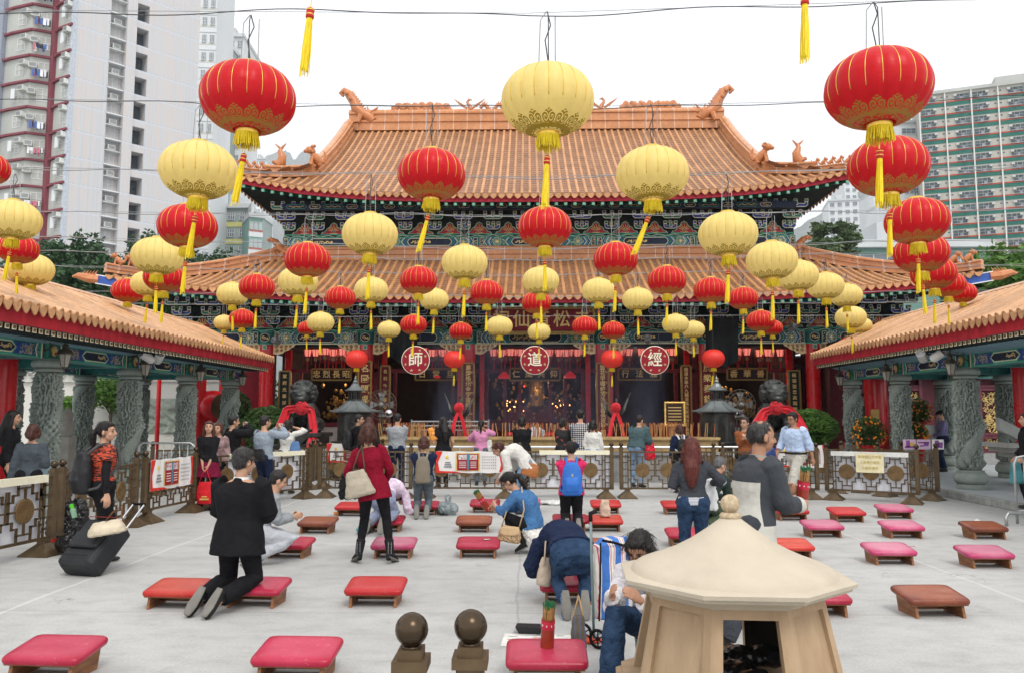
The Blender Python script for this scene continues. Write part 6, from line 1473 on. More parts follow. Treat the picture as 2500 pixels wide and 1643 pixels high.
for i,(x,lab) in enumerate(((887,'large round pedestal fan behind the left burner'),(1722,'large round pedestal fan behind the right burner'))):
    Y=23.4;p=P(x,972,Y); t=thing('pedestal_fan',lab,'fan',(p.x,Y,0)); z=P(x,940,Y).z; mb=MB(); M=Matrix.Translation((0,0,z))@Matrix.Rotation(PI/2,4,'X')
    for r in (.12,.24,.36,.44): mb.tube([M@Vector((r*cos(a*PI/16),r*sin(a*PI/16),.06*(1-r*2))) for a in range(33)],.010,4)
    for k in range(20): a=k*PI/10; mb.tube([M@Vector((.05*cos(a),.05*sin(a),.08)),M@Vector((.44*cos(a),.44*sin(a),0))],.006,3)
    mb.build('guard',IRON,t); mb=MB()
    for k in range(4): a=k*PI/2; mb.prism([M@Vector((.06*cos(a),.06*sin(a),0)),M@Vector((.36*cos(a-.3),.36*sin(a-.3),-.03)),M@Vector((.36*cos(a+.3),.36*sin(a+.3),.03))],(0,.01,0))
    mb.ell((0,-.1,z),.07,12,8); mb.build('blades',mat('grey_fan_blade',(.2,.2,.2),.4),t); mb=MB(); mb.tube([(0,.08,0),(0,.08,z)],.03,8); mb.lathe([(.3,0),(.3,.04),(.04,.08)],16); mb.build('stand',IRON,t)
    o=thing('silver_ball','polished silver ball beside the fan at the '+('left' if i==0 else 'right')+' burner','ball',(p.x+(.3 if i==0 else -.25),Y-.5,0)); mb=MB(); mb.ell((0,0,P(x,960,Y).z),.12,20,14); mb.build('ball',mat('chrome',(.6,.6,.62),.12,1,var=0),o,True); mb=MB(); mb.tube([(0,0,0),(0,0,P(x,960,Y).z-.1)],.02,6); mb.build('pole',IRON,o)
# round signs
SGR=mat('sign_crimson',(.30,.008,.025),.45,var=.08); SGW=mat('sign_white_gold',(.85,.80,.62),.4); 
for ch,x,lab in (('師',966,'left'),('道',1243,'middle'),('經',1522,'right')):
    Y=25.0; c=P(x,837,Y); r=33*1.0504*Y/F; t=thing('round_sign',f'round crimson sign with large pale character, {lab} of three over the hall front','sign',c,0,'round signs hanging at the hall front')
    M=Matrix.Rotation(PI/2,4,'X'); mb=MB(); mb.lathe([(.001,-.02),(r*.96,-.02),(r*.96,.02),(.001,.02)],48,M=M); mb.build('disc',SGR,t,30); mb=MB(); mb.tube([(r*.975*cos(a*PI/24),0,r*.975*sin(a*PI/24)) for a in range(49)],.018,6,cap=False); mb.build('rim',SGW,t,True)
    text(ch,r*1.05,SGW,'character',t,(0,-.03,.0),ext=.008); q=random.Random(ord(ch)); mb=MB()
    for k in range(8):
        a=PI/8+k*PI/4; cx_,cz=r*.76*cos(a),r*.76*sin(a)
        for j in range(6): b=q.random()*6; l=r*.10; mb.tube([(cx_+l*.2*cos(b),-.03,cz+l*.2*sin(b)),(cx_+l*cos(b),-.03,cz+l*sin(b))],[.014,.006],4)
        mb.ell((cx_,-.03,cz),(r*.05,.012,r*.04),8,5)
    mb.build('emblem',mat('emblem_gold',(.62,.48,.24),.4,.2),t); mb=MB(); mb.tube([(-r*.3,0,r*.93),(-r*.3,0,r+.9)],.008,4); mb.tube([(r*.3,0,r*.93),(r*.3,0,r+.9)],.008,4); mb.build('hanger',CABM,t)
# small palace lanterns hanging along the hall front
PLR=mat('palace_lantern_glow',(.75,.20,.15),.5,emis=.8,var=.2,vs=30); PLG=mat('palace_lantern_frame',(.35,.01,.03),.5); PLB=mat('palace_lantern_painted',(.30,.22,.12),.5,var=.6,vs=40)
g1=MB(); g1.lathe([(.10,-.0),(.15,.22),(.155,.25)],6,cap=True); g2=MB(); g2.lathe([(.155,.25),(.165,.29),(.05,.31)],6); g2.lathe([(.105,-.03),(.105,.0)],6); 
for k in range(6): a=PI*k/3; g2.tube([(.103*cos(a),.103*sin(a),0),(.155*cos(a),.155*sin(a),.25)],.009,4); g2.tube([(.16*cos(a),.16*sin(a),.27),(.17*cos(a),.17*sin(a),-.3)],.008,3)
g2.tube([(0,0,.3),(0,0,.75)],.006,3); g3=MB(); g3.ell((0,0,-.11),(.075,.075,.085),8,6); g4=MB(); g4.tube([(0,0,-.18),(0,0,-.3),(0,0,-.52)],[.012,.02,.024],5)
PLM=[g.mesh(n,m) for g,n,m in ((g1,'shade',PLR),(g2,'frame',PLG),(g3,'lower_shade',PLB),(g4,'tassel',REDB))]
q=random.Random(17)
for x0,x1,n,lab in ((715,815,6,'far left'),(985,1068,5,'left'),(1146,1340,10,'middle'),(1440,1560,6,'right'),(1688,1812,6,'far right')):
    for row,YY in ((0,29.9),(1,30.5)):
        for i in range(n):
            if row and q.random()<.2: continue
            c=P(x0+(x1-x0)*i/(n-1)+q.uniform(-3,3)+row*6,826+q.uniform(-2,3),YY); t=thing('palace_lantern',f'small pink-lit palace lantern with red tassel in the {lab} bay of the hall','lantern',c,q.random(),f'palace lanterns in the {lab} bay')
            for n_,me in zip(('shade','frame','lower_shade','tassel'),PLM): put(n_,me,t)
for x in (1010,1330,1258): 
    c=P(x if x!=1258 else 1173,914,31.8) if x!=1258 else P(1020,870,31.5)
PR=MB(); PR.lathe([(.05,.16),(.24,-.02),(.22,-.10),(.05,-.1)],10); PRM=PR.mesh('shade',mat('red_temple_lamp',(.5,.02,.02),.5,emis=.4,var=0))
for x,y,lab in ((1172,873,'left'),(1325,872,'right'),(1018,873,'in the bay under the left round sign')):
    c=P(x,y,30.6); t=thing('red_hall_lamp','small wide red lamp hanging inside the hall, '+lab,'lamp',c); put('shade',PRM,t); mb=MB(); mb.tube([(0,0,.1),(0,0,1)],.008,3); mb.build('cord',CABM,t)
# black awning cloths tied by the second and fifth columns
for x0,x1,lab in ((905,970,'left'),(1640,1716,'right')):
    Y=27.6; t=thing('black_awning','black cloth gathered under the lower eave at the '+lab,'awning',P((x0+x1)/2,820,Y)); mb=MB(); vs=[];fs=[]; n=14
    for i in range(n+1):
        for j in range(n+1):
            u=i/n;v=j/n; xx=(x0-40*(1-v)*0+(x1-x0)*u); yy=738+ (118-50*abs(u-.6))*v; p=P(xx,yy,Y+.35*sin(v*3)+.05*sin(u*18+v*3)); vs.append(p)
    for i in range(n):
        for j in range(n): a=i*(n+1)+j; fs.append((a,a+n+1,a+n+2,a+1))
    mb.add(vs,fs); mb.build('cloth',mat('black_awning_cloth',(.012,.014,.016),.6,var=.3),t,True,True)
for i,(x,y) in enumerate(((641,794),(893,792),(1505,790),(1983,790) if 0 else (1842,760))):
    t=thing('spot_lamp','grey cylindrical spot lamp under the lower eave, '+['beside the left outer column','left of the black awning','right of the round sign bay','near the right outer column'][i],'lamp',P(x,y-2 if i<3 else 762,28.3)); M=Euler((R(70),0,R((-20,10,-10,20)[i]))).to_matrix().to_4x4(); mb=MB(); mb.lathe([(.001,-.16),(.11,-.15),(.12,.14),(.10,.15),(.001,.1)],14,M=M); mb.build('housing',mat('grey_lamp_housing',(.28,.29,.29),.4,.3),t,30)
# ------------------------------------------------------------ behind the galleries
WS=mat('white_wall_plaster',(.60,.59,.54),.8,var=.06,vs=.6); REL=mat('grey_dragon_relief',(.30,.34,.29),.8,var=.3,vs=2.5,bmp=1,bs=5,bd=.12)
t=thing('relief_wall','white wall with a grey dragon relief and tiled coping behind the left gallery','wall',(-14,28.5,0)); mb=MB(); mb.box(-18,3.4,0,.4,0,3.0,0); mb.box(-18,3.5,-.12,.5,2.9,3.15,0); mb.build('wall',WS,t)
mb=MB(); x=-18
while x<3.4: mb.tube([(x,-.3,3.16),(x,.1,3.38)],.07,6); x+=.24
mb.build('coping_tiles',mat('grey_coping_tile',(.30,.29,.26),.6),t)
mb=MB(); n=90; vs=[];fs=[]
for i in range(n+1):
    for j in range(31):
        x=-1.0+4.2*i/n; z=1.05+1.25*j/30; d=(max(0,1-abs(noise.noise(Vector((x*1.7,z*2.4,3))))*4))*.09+(max(0,1-abs(noise.noise(Vector((x*5,z*6,7))))*3))*.04; vs.append((x,-.03-d*(1 if 0<j<30 else 0),z))
for i in range(n):
    for j in range(30): a=i*31+j; fs.append((a,a+31,a+32,a+1))
mb.add(vs,fs); mb.build('relief',REL,t,True)
def redcol(x,Y,lab,r=.2,h=4.2,nm='red_post'):
    p=P(x,961,Y); t=thing(nm,lab,'column',(p.x,Y,0),0,'red lacquered posts behind the galleries'); mb=MB(); mb.lathe([(r,.15),(r,h)],20); mb.build('shaft',REDC,t,30); mb=MB(); mb.lathe([(r*1.4,0),(r*1.5,.08),(r*1.2,.2)],16); mb.build('base',SHO,t,True)
for x,Y,l,r in ((5,15.2,'at the left picture edge behind the first dragon column',.22),(187,22.5,'behind the nearest left dragon columns',.17),(367,25.5,'just left of the white relief wall',.07),(459,25.5,'left of the big red drum',.24),(520,26,'right of the big red drum',.18),(1978,26,'wrapped in red cloth left of the bell',.2),(2037,24.6,'broad red post right of the bell with a gilt plate',.32),(2374,18.5,'at the right picture edge',.14)): redcol(x,Y,'red lacquered post '+l,r)
p=P(493,945,25.8); t=thing('temple_drum','large red ceremonial drum with studded rim behind the left gallery','drum',(p.x,25.8,0)); M=Matrix.Translation((0,0,p.z))@Matrix.Rotation(PI/2,4,'Y')@Matrix.Rotation(.5,4,'X'); mb=MB(); mb.lathe([(.42,-.45),(.52,-.2),(.54,0),(.52,.2),(.42,.45)],24,M=M); mb.build('shell',REDC,t,True); mb=MB(); mb.lathe([(.001,.455),(.42,.455)],24,M=M); mb.build('skin',mat('drum_skin_brown',(.20,.12,.07),.6),t); mb=MB(); mb.cb((0,0,.5),(.8,.8,.9)); mb.build('stand',MARO,t)
p=P(2011,960,25); t=thing('bronze_bell','large dark bronze bell with inscription bands hanging behind the right gallery','bell',(p.x,25,0)); z=P(0,1018,25).z; mb=MB(); mb.lathe([(.44,z),(.46,z+.05),(.42,z+.15),(.40,z+.6),(.37,z+.95),(.28,z+1.1),(.1,z+1.16)],28); mb.lathe([(.425,z+.3),(.432,z+.33),(.42,z+.36)],28,cap=False); mb.tube([(-.15,0,z+1.15),(-.1,0,z+1.35),(.1,0,z+1.35),(.15,0,z+1.15)],.06,8); mb.tube([(0,0,z+1.35),(0,0,3.6)],.03,6); mb.build('body',mat('bell_bronze',(.06,.05,.042),.45,.6,var=.3,bmp=.5,bs=25),t,40)
mb=MB(); mb.cb((0,0,3.7),(2.0,.3,.3)); mb.build('beam',CRIM,t)
t=thing('gilt_plate','gilt metal plate fixed on the broad red post by the bell','plate',P(2034,967,24.2)); mb=MB(); mb.cb((0,0,0),(.26,.02,.42),ch=.005); mb.build('plate',mat('gilt_plate_metal',(.40,.25,.08),.3,.8),t)
for x,y,w_,h_,lab in ((2005,1003,.9,.5,'gold and red offering decorations under the bronze bell'),):
    t=thing('offering_stand',lab,'decoration',(*gxy(x,24.4),0)); mb=MB(); q=random.Random(2); mb.cb((0,0,.45),(1.1,.5,.9),0)
    for _ in range(90): s=q.uniform(.02,.06); mb.ell((q.uniform(-.5,.5),-.27+q.uniform(-.05,.05),q.uniform(.6,1.35)),(s,s,s*1.2),6,4,q.choice((1,1,2)))
    mb.build('decoration',[CRIM,GCH,REDB],t)
# side hall with gilded lattice doors behind the right gallery
t=thing('side_hall','maroon side hall with gilded carved door panels behind the right gallery','building',(16,26.5,0)); mb=MB(); mb.box(-5.2,6,.1,5,0,4.3,0); mb.build('wall',mat('dull_maroon_wall',(.10,.02,.03),.6),t)
mb=MB(); mb.box(-5.2,6,-.3,.1,2.9,4.6); mb.build('lintel',TEAL,t)
MF=mat('plum_door_frame',(.13,.03,.045),.5,var=.2); GLT=mat('gilded_lattice_carving',(.72,.56,.24),.35,.4,var=.3,vs=20)
def carvedpanel(x0,x1,z0,z1,seed):
    mb=MB(); q=random.Random(seed)
    for _ in range(int((x1-x0)*(z1-z0)*170)):
        x=q.uniform(x0+.05,x1-.05);z=q.uniform(z0+.05,z1-.05); a=q.random()*6; r=q.uniform(.03,.07); mb.tube([(x+r*cos(a+k*.9),-.03,z+r*sin(a+k*.9)) for k in range(4)],.013,4)
    return mb
for i,x in enumerate((-4.7,-3.5,-2.2,-.95,.4,1.7,3.0)):
    mb=MB()
    for s in (-.32,.32): mb.box(x+s-.05,x+s+.05,-.08,.1,.5,3.0)
    for z in (.55,1.0,1.1,2.55,2.65,2.9): mb.box(x-.32,x+.32,-.06,.1,z-.04,z+.04)
    f=mb.build('door_frame',MF,t); carvedpanel(x-.27,x+.27,1.13,2.5,i).build('carved_panel',GLT,f); carvedpanel(x-.27,x+.27,.6,.97,i+20).build('carved_panel',GLT,f)
mb=MB(); mb.box(-6.5,6,-.6,0,0,.5); mb.build('plinth',TRB,t)
t=thing('altar_block','pale stone block table with flowers behind the right gallery columns','table',(*gxy(2145,24.2),0)); mb=MB(); mb.cb((0,0,.5),(1.7,.5,1.0),ch=.02); mb.cb((-.2,-.1,1.22),(.95,.5,.42),ch=.02); mb.build('stone_block',mat('pale_grey_stone',(.42,.43,.42),.7,var=.08),t)
WSTN=mat('white_carved_stone',(.52,.52,.49),.7,var=.1,bmp=.2)
t=thing('stone_balustrade','white carved stone balustrade with bulb-topped posts at the right edge','balustrade',(12.6,18.6,.146)); 
for i in range(5):
    x=.0+i*.78; mb=MB(); mb.cb((x,0,.5),(.24,.24,1.0),ch=.01); mb.lathe([(.08,1.0),(.12,1.05),(.13,1.2),(.09,1.3),(.03,1.36)],14,(x,0,0)); 
    mb.build('post',WSTN,t,30)
    if i<4: mb=MB(); mb.cb((x+.39,0,.38),(.56,.12,.66),ch=.01); mb.cb((x+.39,0,.80),(.56,.16,.12),ch=.02); mb.cb((x+.39,-.062,.38),(.4,.012,.44)); mb.build('panel',WSTN,t)
mb=MB()
for k in range(7): mb.cb((-1.7+k*.22,.3+.0*k,.9-.12*k),(.24,1.2,.10))
mb.prism([(-2.0,-.3,1.25),(-.3,-.3,.35),(-.3,-.3,.62),(-2.0,-.3,1.52)],(0,.15,0)); mb.build('stair_rail',WSTN,t)
t=thing('stone_balustrade','grey stone ramp wall and lion-topped post between the left dragon columns','balustrade',(*gxy(150,17.8),.146)); mb=MB(); mb.cb((0,0,.55),(.30,.30,1.1),ch=.01); mb.prism([(-.9,0,.75),(-.15,0,1.0),(-.15,0,.2),(-.9,0,.0)],(0,.14,0)); mb.lathe([(.1,1.1),(.13,1.15),(.15,1.32),(.10,1.45),(.12,1.6),(.03,1.75)],12); mb.build('post',mat('warm_grey_stone',(.36,.34,.30),.8,bmp=.3),t,30)
t=thing('far_garden_wall','pale grey garden wall with green rail seen between the left columns','wall',(*gxy(60,31),0)); mb=MB(); mb.box(-9,2.5,0,.3,0,3.4,0); mb.build('wall',WH,t); mb=MB(); mb.box(-9,2.5,-.1,-.05,2.7,2.78)
for i in range(18): mb.box(-9+i*.66,-8.96+i*.66,-.1,-.05,1.2,2.75)
mb.build('green_rail',LGRN,t)
t=thing('background_building','plain grey building wall far behind the right gallery','building',(*gxy(2300,34),0)); mb=MB(); mb.box(-9,12,0,4,0,4.2); mb.build('wall',mat('grey_back_wall',(.34,.37,.37),.8,var=.1),t); mb=MB(); mb.box(-9,12,-.05,.02,3.9,4.1); mb.build('trim',CRIM,t)
for j,(x,Y) in enumerate(((2340,14.2),)):
    t=thing('crowd_barrier','bent steel crowd barrier at the right picture edge','barrier',(*gxy(2358,13.2),0)); mb=MB(); mb.tube([(0,0,0),(0,0,.95),(.05,0,1.05),(.2,0,1.08),(2,0,1.08)],.022,8); mb.tube([(-.35,-.3,0),(-.35,-.3,.14),(-.28,-.25,.2),(.6,-.2,.2)],.025,8); 
    for k in range(9): mb.tube([(.15+.2*k,0,.2),(.15+.2*k,0,1.06)],.009,5)
    mb.tube([(0,0,.2),(2,0,.2)],.018,6); mb.build('tube_frame',mat('galvanised_tube',(.42,.43,.43),.35,.7),t,True)
t=thing('crowd_barrier','pale steel crowd barrier under the left gallery beside a dragon column','barrier',(*gxy(322,15.6),.146)); mb=MB(); mb.tube([(0,0,0),(0,0,.98),(.05,0,1.04),(1.0,0,1.04),(1.08,0,.98),(1.08,0,0)],.02,8)
for k in range(6): mb.tube([(.15+.16*k,0,.2),(.15+.16*k,0,1.02)],.008,5)
mb.build('tube_frame',mat('galvanised_tube',(.42,.43,.43),.35,.7),t,True)
# ------------------------------------------------------------ people
SKIN=mat('skin',(.52,.30,.20),.5,var=.08,vs=14,sss=.15,bmp=.05,bs=90); SKIN2=mat('tanned_skin',(.40,.21,.13),.5,var=.1,vs=14,sss=.12)
def hairm(name,c): return mat(name,c,.42,var=.55,vs=26,stretch=(3.2,3.2,.35),bmp=.7,bs=30,bd=.012,spec=.35)
HB=hairm('black_hair',(.012,.010,.009)); HBR=hairm('brown_hair',(.07,.022,.014)); HRD=hairm('auburn_hair',(.10,.018,.012)); HGY=hairm('grey_hair',(.10,.10,.10)); HSP=hairm('dark_greying_hair',(.035,.033,.032))
EYE=mat('eye_dark',(.02,.012,.01),.2,var=0); LIP=mat('lip',(.38,.12,.10),.5,var=0); SOLE=mat('shoe_sole_grey',(.20,.19,.17),.8,bmp=.6,bs=60)
def fab(name,c,rough=.85,var=.12,b=.35,**k): return mat(name,c,rough,var=var,vs=9,bmp=b*2.6,bs=15,bd=.03,spec=.12,**k)
def patmat(name,fn,rough=.85):
    if name in MATS: return MATS[name]
    m,nt,b=newmat(name); v=tc(nt); s=nt.nodes.new('ShaderNodeSeparateXYZ'); nt.links.new(v,s.inputs[0]); c=fn(nt,v,s); nt.links.new(c,b.inputs['Base Color']); b.inputs['Roughness'].default_value=rough; bump(nt,b,nz(nt,v,22,4),.3,.02); MATS[name]=m; return m
def lines(nt,o,f,w_): return math_(nt,'LESS_THAN',math_(nt,'FRACT',math_(nt,'MULTIPLY',o,f)),w_)
def plaid(nt,v,s):
    a=lines(nt,math_(nt,'ADD',s.outputs[0],3),22,.5); b=lines(nt,s.outputs[2],22,.5); k=math_(nt,'ADD',math_(nt,'MULTIPLY',a,.5),math_(nt,'MULTIPLY',b,.5)); return ramp(nt,k,[(0,(.62,.60,.52)),(.5,(.16,.17,.22)),(1,(.012,.015,.035))],'CONSTANT') if False else ramp(nt,k,[(.1,(.66,.63,.55)),(.5,(.14,.15,.20)),(.9,(.012,.015,.035))])
def tiger(nt,v,s):
    n=nz(nt,tc(nt,'Object',(7,7,38)),2.4,3,.6); k=math_(nt,'GREATER_THAN',n,.5); return mixc(nt,k,(.012,.010,.012),(.55,.065,.02))
def hstripe(nt,v,s): return mixc(nt,lines(nt,math_(nt,'ADD',s.outputs[2],5),60,.45),(.62,.62,.64),(.25,.28,.34))
def leop(nt,v,s):
    vo=nt.nodes.new('ShaderNodeTexVoronoi'); vo.inputs['Scale'].default_value=75; nt.links.new(v,vo.inputs[0]); return mixc(nt,math_(nt,'LESS_THAN',vo.outputs['Distance'],.42),(.48,.32,.17),(.08,.045,.025))
def awn(nt,v,s):
    f=math_(nt,'FRACT',math_(nt,'MULTIPLY',math_(nt,'ADD',s.outputs[0],3),10)); return ramp(nt,f,[(0,(.04,.16,.50)),(.30,(.70,.68,.62)),(.38,(.50,.05,.12)),(.44,(.70,.68,.62)),(.62,(.50,.05,.12)),(.67,(.70,.68,.62)),(.76,(.04,.16,.50))],'CONSTANT')
PLAID=patmat('plaid_cotton',plaid); TIG=patmat('orange_black_streaked_knit',tiger); HST=patmat('striped_jersey',hstripe); LEO=patmat('leopard_print',leop,.5); AWN=patmat('striped_canvas',awn,.6)
V=Vector
def loft(mb,rings,n=18,cap=True,mi=0):
    vs=[]
    for c,X,Y,a,b in rings:
        for k in range(n):
            t=2*PI*k/n; ct,st=cos(t),sin(t); e=.88; vs.append(c+X*(a*math.copysign(abs(ct)**e,ct))+Y*(b*math.copysign(abs(st)**e,st)))
    fs=[]
    for i in range(len(rings)-1):
        for k in range(n): j=(k+1)%n; fs.append((i*n+k,i*n+j,(i+1)*n+j,(i+1)*n+k))
    if cap: fs.append(list(range(n-1,-1,-1))); fs.append([(len(rings)-1)*n+k for k in range(n)])
    mb.add(vs,fs,mi)
def ik(a,b,l1,l2,pole):
    a=V(a);b=V(b); d=b-a; L=min(d.length,(l1+l2)*.995); d.normalize(); b=a+d*L
    x=(l1*l1-l2*l2+L*L)/(2*L); h=math.sqrt(max(0,l1*l1-x*x)); p=V(pole); p=(p-d*p.dot(d)); 
    if p.length<1e-5: p=d.orthogonal()
    p.normalize(); return a+d*x+p*h,b
def bez(a,m,b,n=5):
    return [a.lerp(m,i/n).lerp(m.lerp(b,i/n),i/n) for i in range(n+1)]
def person(label,x,Y,rz,z=0,h=1.68,fem=False,pel=(0,0,.93),neck=(0,.0,1.42),mid=None,twist=0,ptwist=0,head=(0,0),hands=((-.24,.04,.82),(.24,.04,.82)),epole=((-.4,-.8,-.9),(.4,-.8,-.9)),feet=((-.10,0),(.10,.02)),legs=None,toes=None,curl=.5,
    top=None,topm=None,sleeve=1,hem=.02,tl=.022,bot=None,botm=None,skirt=None,shoem=None,shoe='shoe',hair='short',hairc=HB,skin=SKIN,vox=.012,cat='person',glasses=False,fold=.021,collar=None,world=None,cuff=0,boots=0,name='person',under=None,bald=False,wide=1,gx=None):
    if world is not None: loc=world
    else: p=P(x,1000,Y) if gx is None else None; loc=(p.x,Y,z)
    t=thing(name,label,cat,loc,R(rz)); s=h/1.70; t.scale=(s,s,s)
    pel=V(pel);neck=V(neck); d=(neck-pel).normalized()
    def fr(yaw,d):
        X=V((cos(R(yaw)),sin(R(yaw)),0)); X=(X-d*X.dot(d)).normalized(); return X,d.cross(X).normalized()
    L=(neck-pel).length; mid=V(mid) if mid is not None else pel.lerp(neck,.5)
    Xp,Yp=fr(ptwist,(mid-pel).normalized()); Xc,Yc=fr(twist,(neck-mid).normalized()); dn=(neck-mid).normalized()
    sp=bez(pel,mid*2-(pel+neck)/2,neck,8)
    def ringset(inf,i0=0,i1=8,hips=True):
        w_=[.168,.155,.138,.140,.152,.165,.175,.165,.085] if not fem else [.178,.165,.132,.126,.138,.150,.158,.148,.075]
        dd=[.118,.112,.10,.105,.118,.122,.118,.095,.062] if not fem else [.120,.112,.092,.094,.108,.125,.112,.085,.055]
        o=[]
        for i in range(i0,i1+1):
            k=i/8; X=Xp.lerp(Xc,k).normalized(); Yv=Yp.lerp(Yc,k).normalized(); o.append((sp[i],X,Yv,w_[i]*wide+inf,dd[i]*(.5+.5*wide)+inf*.9))
        return o
    # limbs
    sw=.175 if not fem else .152
    sh=[neck-dn*.055+Xc*(sg*sw*wide) for sg in (-1,1)]; hip=[pel+Xp*(sg*.088)-V((0,0,.02)) for sg in (-1,1)]
    A=[]
    for i in (0,1):
        hd=hands[i]
        if len(hd)==2 and not isinstance(hd[0],(int,float)): e,w_=V(hd[0]),V(hd[1])
        else: e,w_=ik(sh[i],V(hd),.285,.25,epole[i])
        A.append((sh[i],e,w_))
    LG=[]
    for i in (0,1):
        if legs: k_,a_=V(legs[i][0]),V(legs[i][1])
        else:
            f=feet[i]; f=V((f[0],f[1],f[2] if len(f)>2 else .085)); k_,a_=ik(hip[i],f,.43,.42,(0,1,0))
        LG.append((hip[i],k_,a_))
    TO=[]
    for i in (0,1):
        if toes: TO.append(V(toes[i]).normalized())
        else: TO.append(V((-.18 if i==0 else .18,1,-.12)).normalized())
    # head frame
    hy,hp=head; Hc=neck+dn*.06+V((0,0,.10))+V((-sin(R(hy)),cos(R(hy)),0))*(.025-.0)+V((0,0,0))
    Hm=Matrix.Translation(Hc)@Euler((R(hp),0,R(hy))).to_matrix().to_4x4()
    if hp<-35: Hc=neck+dn*.13+V((0,.02,.02)); Hm=Matrix.Translation(Hc)@Euler((R(hp),0,R(hy))).to_matrix().to_4x4()
    hs=1.04
    def HP(x,y,z): return Hm@V((x*hs,y*hs,z*hs))
    body=MB()
    loft(body,ringset(-.008)); 
    # neck, skull, jaw, nose, ears
    body.tube([neck-dn*.05,neck+dn*.03,HP(0,-.02,-.03)],[.062,.053,.052],12)
    body.ell((0,-.008,.018),(.076*hs,.094*hs,.098*hs),20,14,0,Hm); body.ell((0,.028,-.045),(.058*hs,.060*hs,.066*hs),16,10,0,Hm); body.ell((0,.055,-.088),(.028,.024,.022),10,7,0,Hm)
    body.ell((0,.062,.03),(.055,.03,.02),12,8,0,Hm); 
    for sg in (-1,1): body.ell((sg*.040,.055,-.035),(.026,.028,.026),10,7,0,Hm); body.ell((sg*.080,-.008,-.012),(.010,.021,.034),10,7,0,Hm)
    body.tube([HP(0,.084,.018),HP(0,.100,-.012),HP(0,.108,-.028),HP(0,.092,-.036)],[.010,.012,.016,.010],8); body.ell((0,.082,-.058),(.026,.012,.012),8,6,0,Hm)
    for i,(S_,e,w_) in enumerate(A):
        body.tube([S_,S_.lerp(e,.5),e,e.lerp(w_,.4),w_],[.050,.043,.038,.037,.026],12)
        dv=(w_-e).normalized(); side=dv.cross(V((0,0,1))); side=side.normalized() if side.length>.1 else V((1,0,0)); nrm=side.cross(dv).normalized()
        if i==0: side=side
        inn=V((1,0,0)) if i==0 else V((-1,0,0)); pn=(inn-dv*inn.dot(dv)); pn=pn.normalized() if pn.length>.2 else nrm; sd=dv.cross(pn).normalized()
        pc=w_+dv*.045
        loft(body,[(w_-dv*.01,sd,pn,.028,.020),(w_+dv*.02,sd,pn,.036,.019),(w_+dv*.06,sd,pn,.043,.017),(w_+dv*.09,sd,pn,.040,.014)],12)
        for k in range(4):
            o=w_+dv*.085+sd*(-.032+.0215*k); ln=(.066,.078,.073,.058)[k]; cd=dv; pts=[o]; rr=[.0105]
            for j in range(3): cd=(cd*cos(curl*.55*(1+.2*j))+pn*sin(curl*.55*(1+.2*j))).normalized(); pts.append(pts[-1]+cd*ln/3*1.05); rr.append(.0105-.0012*(j+1))
            body.tube(pts,rr,7)
        o=w_+dv*.03-sd*.03; t1=(dv*.6-sd*.6+pn*.45).normalized(); t2=(dv*.9+pn*.6-sd*.1).normalized(); body.tube([o,o+t1*.035,o+t1*.035+t2*.032],[.014,.012,.009],7)
    for i,(h_,k_,a_) in enumerate(LG):
        body.tube([h_,h_.lerp(k_,.5),k_,k_.lerp(a_,.35),a_],[.082,.068,.052,.050,.036],12); body.tube([a_,a_+TO[i]*.06],[.034,.026],8)
    put('body',evalmesh(body,skin,max(.007,vox*.62),3,name='body'),t)
    def piece(nm,mb,m,sub=1,disp=None,v=None,sm=5): 
        o=put(nm,evalmesh(mb,m,v or vox,sm,fold if disp is None else disp,.07,name=nm,seed=len(label)),t); return o
    # trousers or leggings
    if botm is not None:
        mb=MB(); inf=.010 if bot in ('jeans','legging') else .020
        if bot=='legging': inf=.004
        loft(mb,[(r[0]-(mid-pel).normalized()*.10,r[1],r[2],r[3]*.80,r[4]*.9) for r in ringset(inf,0,0)]+ringset(inf,0,2)) if bot!='legging' else loft(mb,ringset(.006,0,1))
        for i,(h_,k_,a_) in enumerate(LG):
            end=k_.lerp(a_,.96 if not boots else .8); c_=cuff or {'jeans':.018,'legging':.004,'slacks':.036}.get(bot,.03)
            q=(k_-h_).normalized(); h2=h_+V((0,0,.03)); mb.tube([h2,h_.lerp(k_,.25),h_.lerp(k_,.6),k_,k_.lerp(a_,.3),k_.lerp(a_,.65),end],[.098+inf*.8,.090+inf*.8,.070+inf,.055+inf*1.3,.054+inf*1.4,.045+c_*.9,.038+c_],14)
            if bot!='legging': mb.ell(h_-Yp*.045,(.104+inf*.4,.112,.118),14,10)
        piece('trousers' if bot!='legging' else 'leggings',mb,botm,disp=(fold if bot!='legging' else .003))
    if skirt:
        mb=MB(); ln,fl=skirt; mb2=[]
        r0=ringset(.012,0,2); base=[(pel-V((0,0,ln))*k+ (LG[0][1]+LG[1][1]-2*pel)*V((1,1,0))*.0,Xp,Yp,.178+.012+fl*k,.125+.012+fl*k) for k in (1,.75,.5,.25)]
        loft(mb,base+r0,28); piece('skirt',mb,topm if botm is None else skirt_m(label),disp=.02)
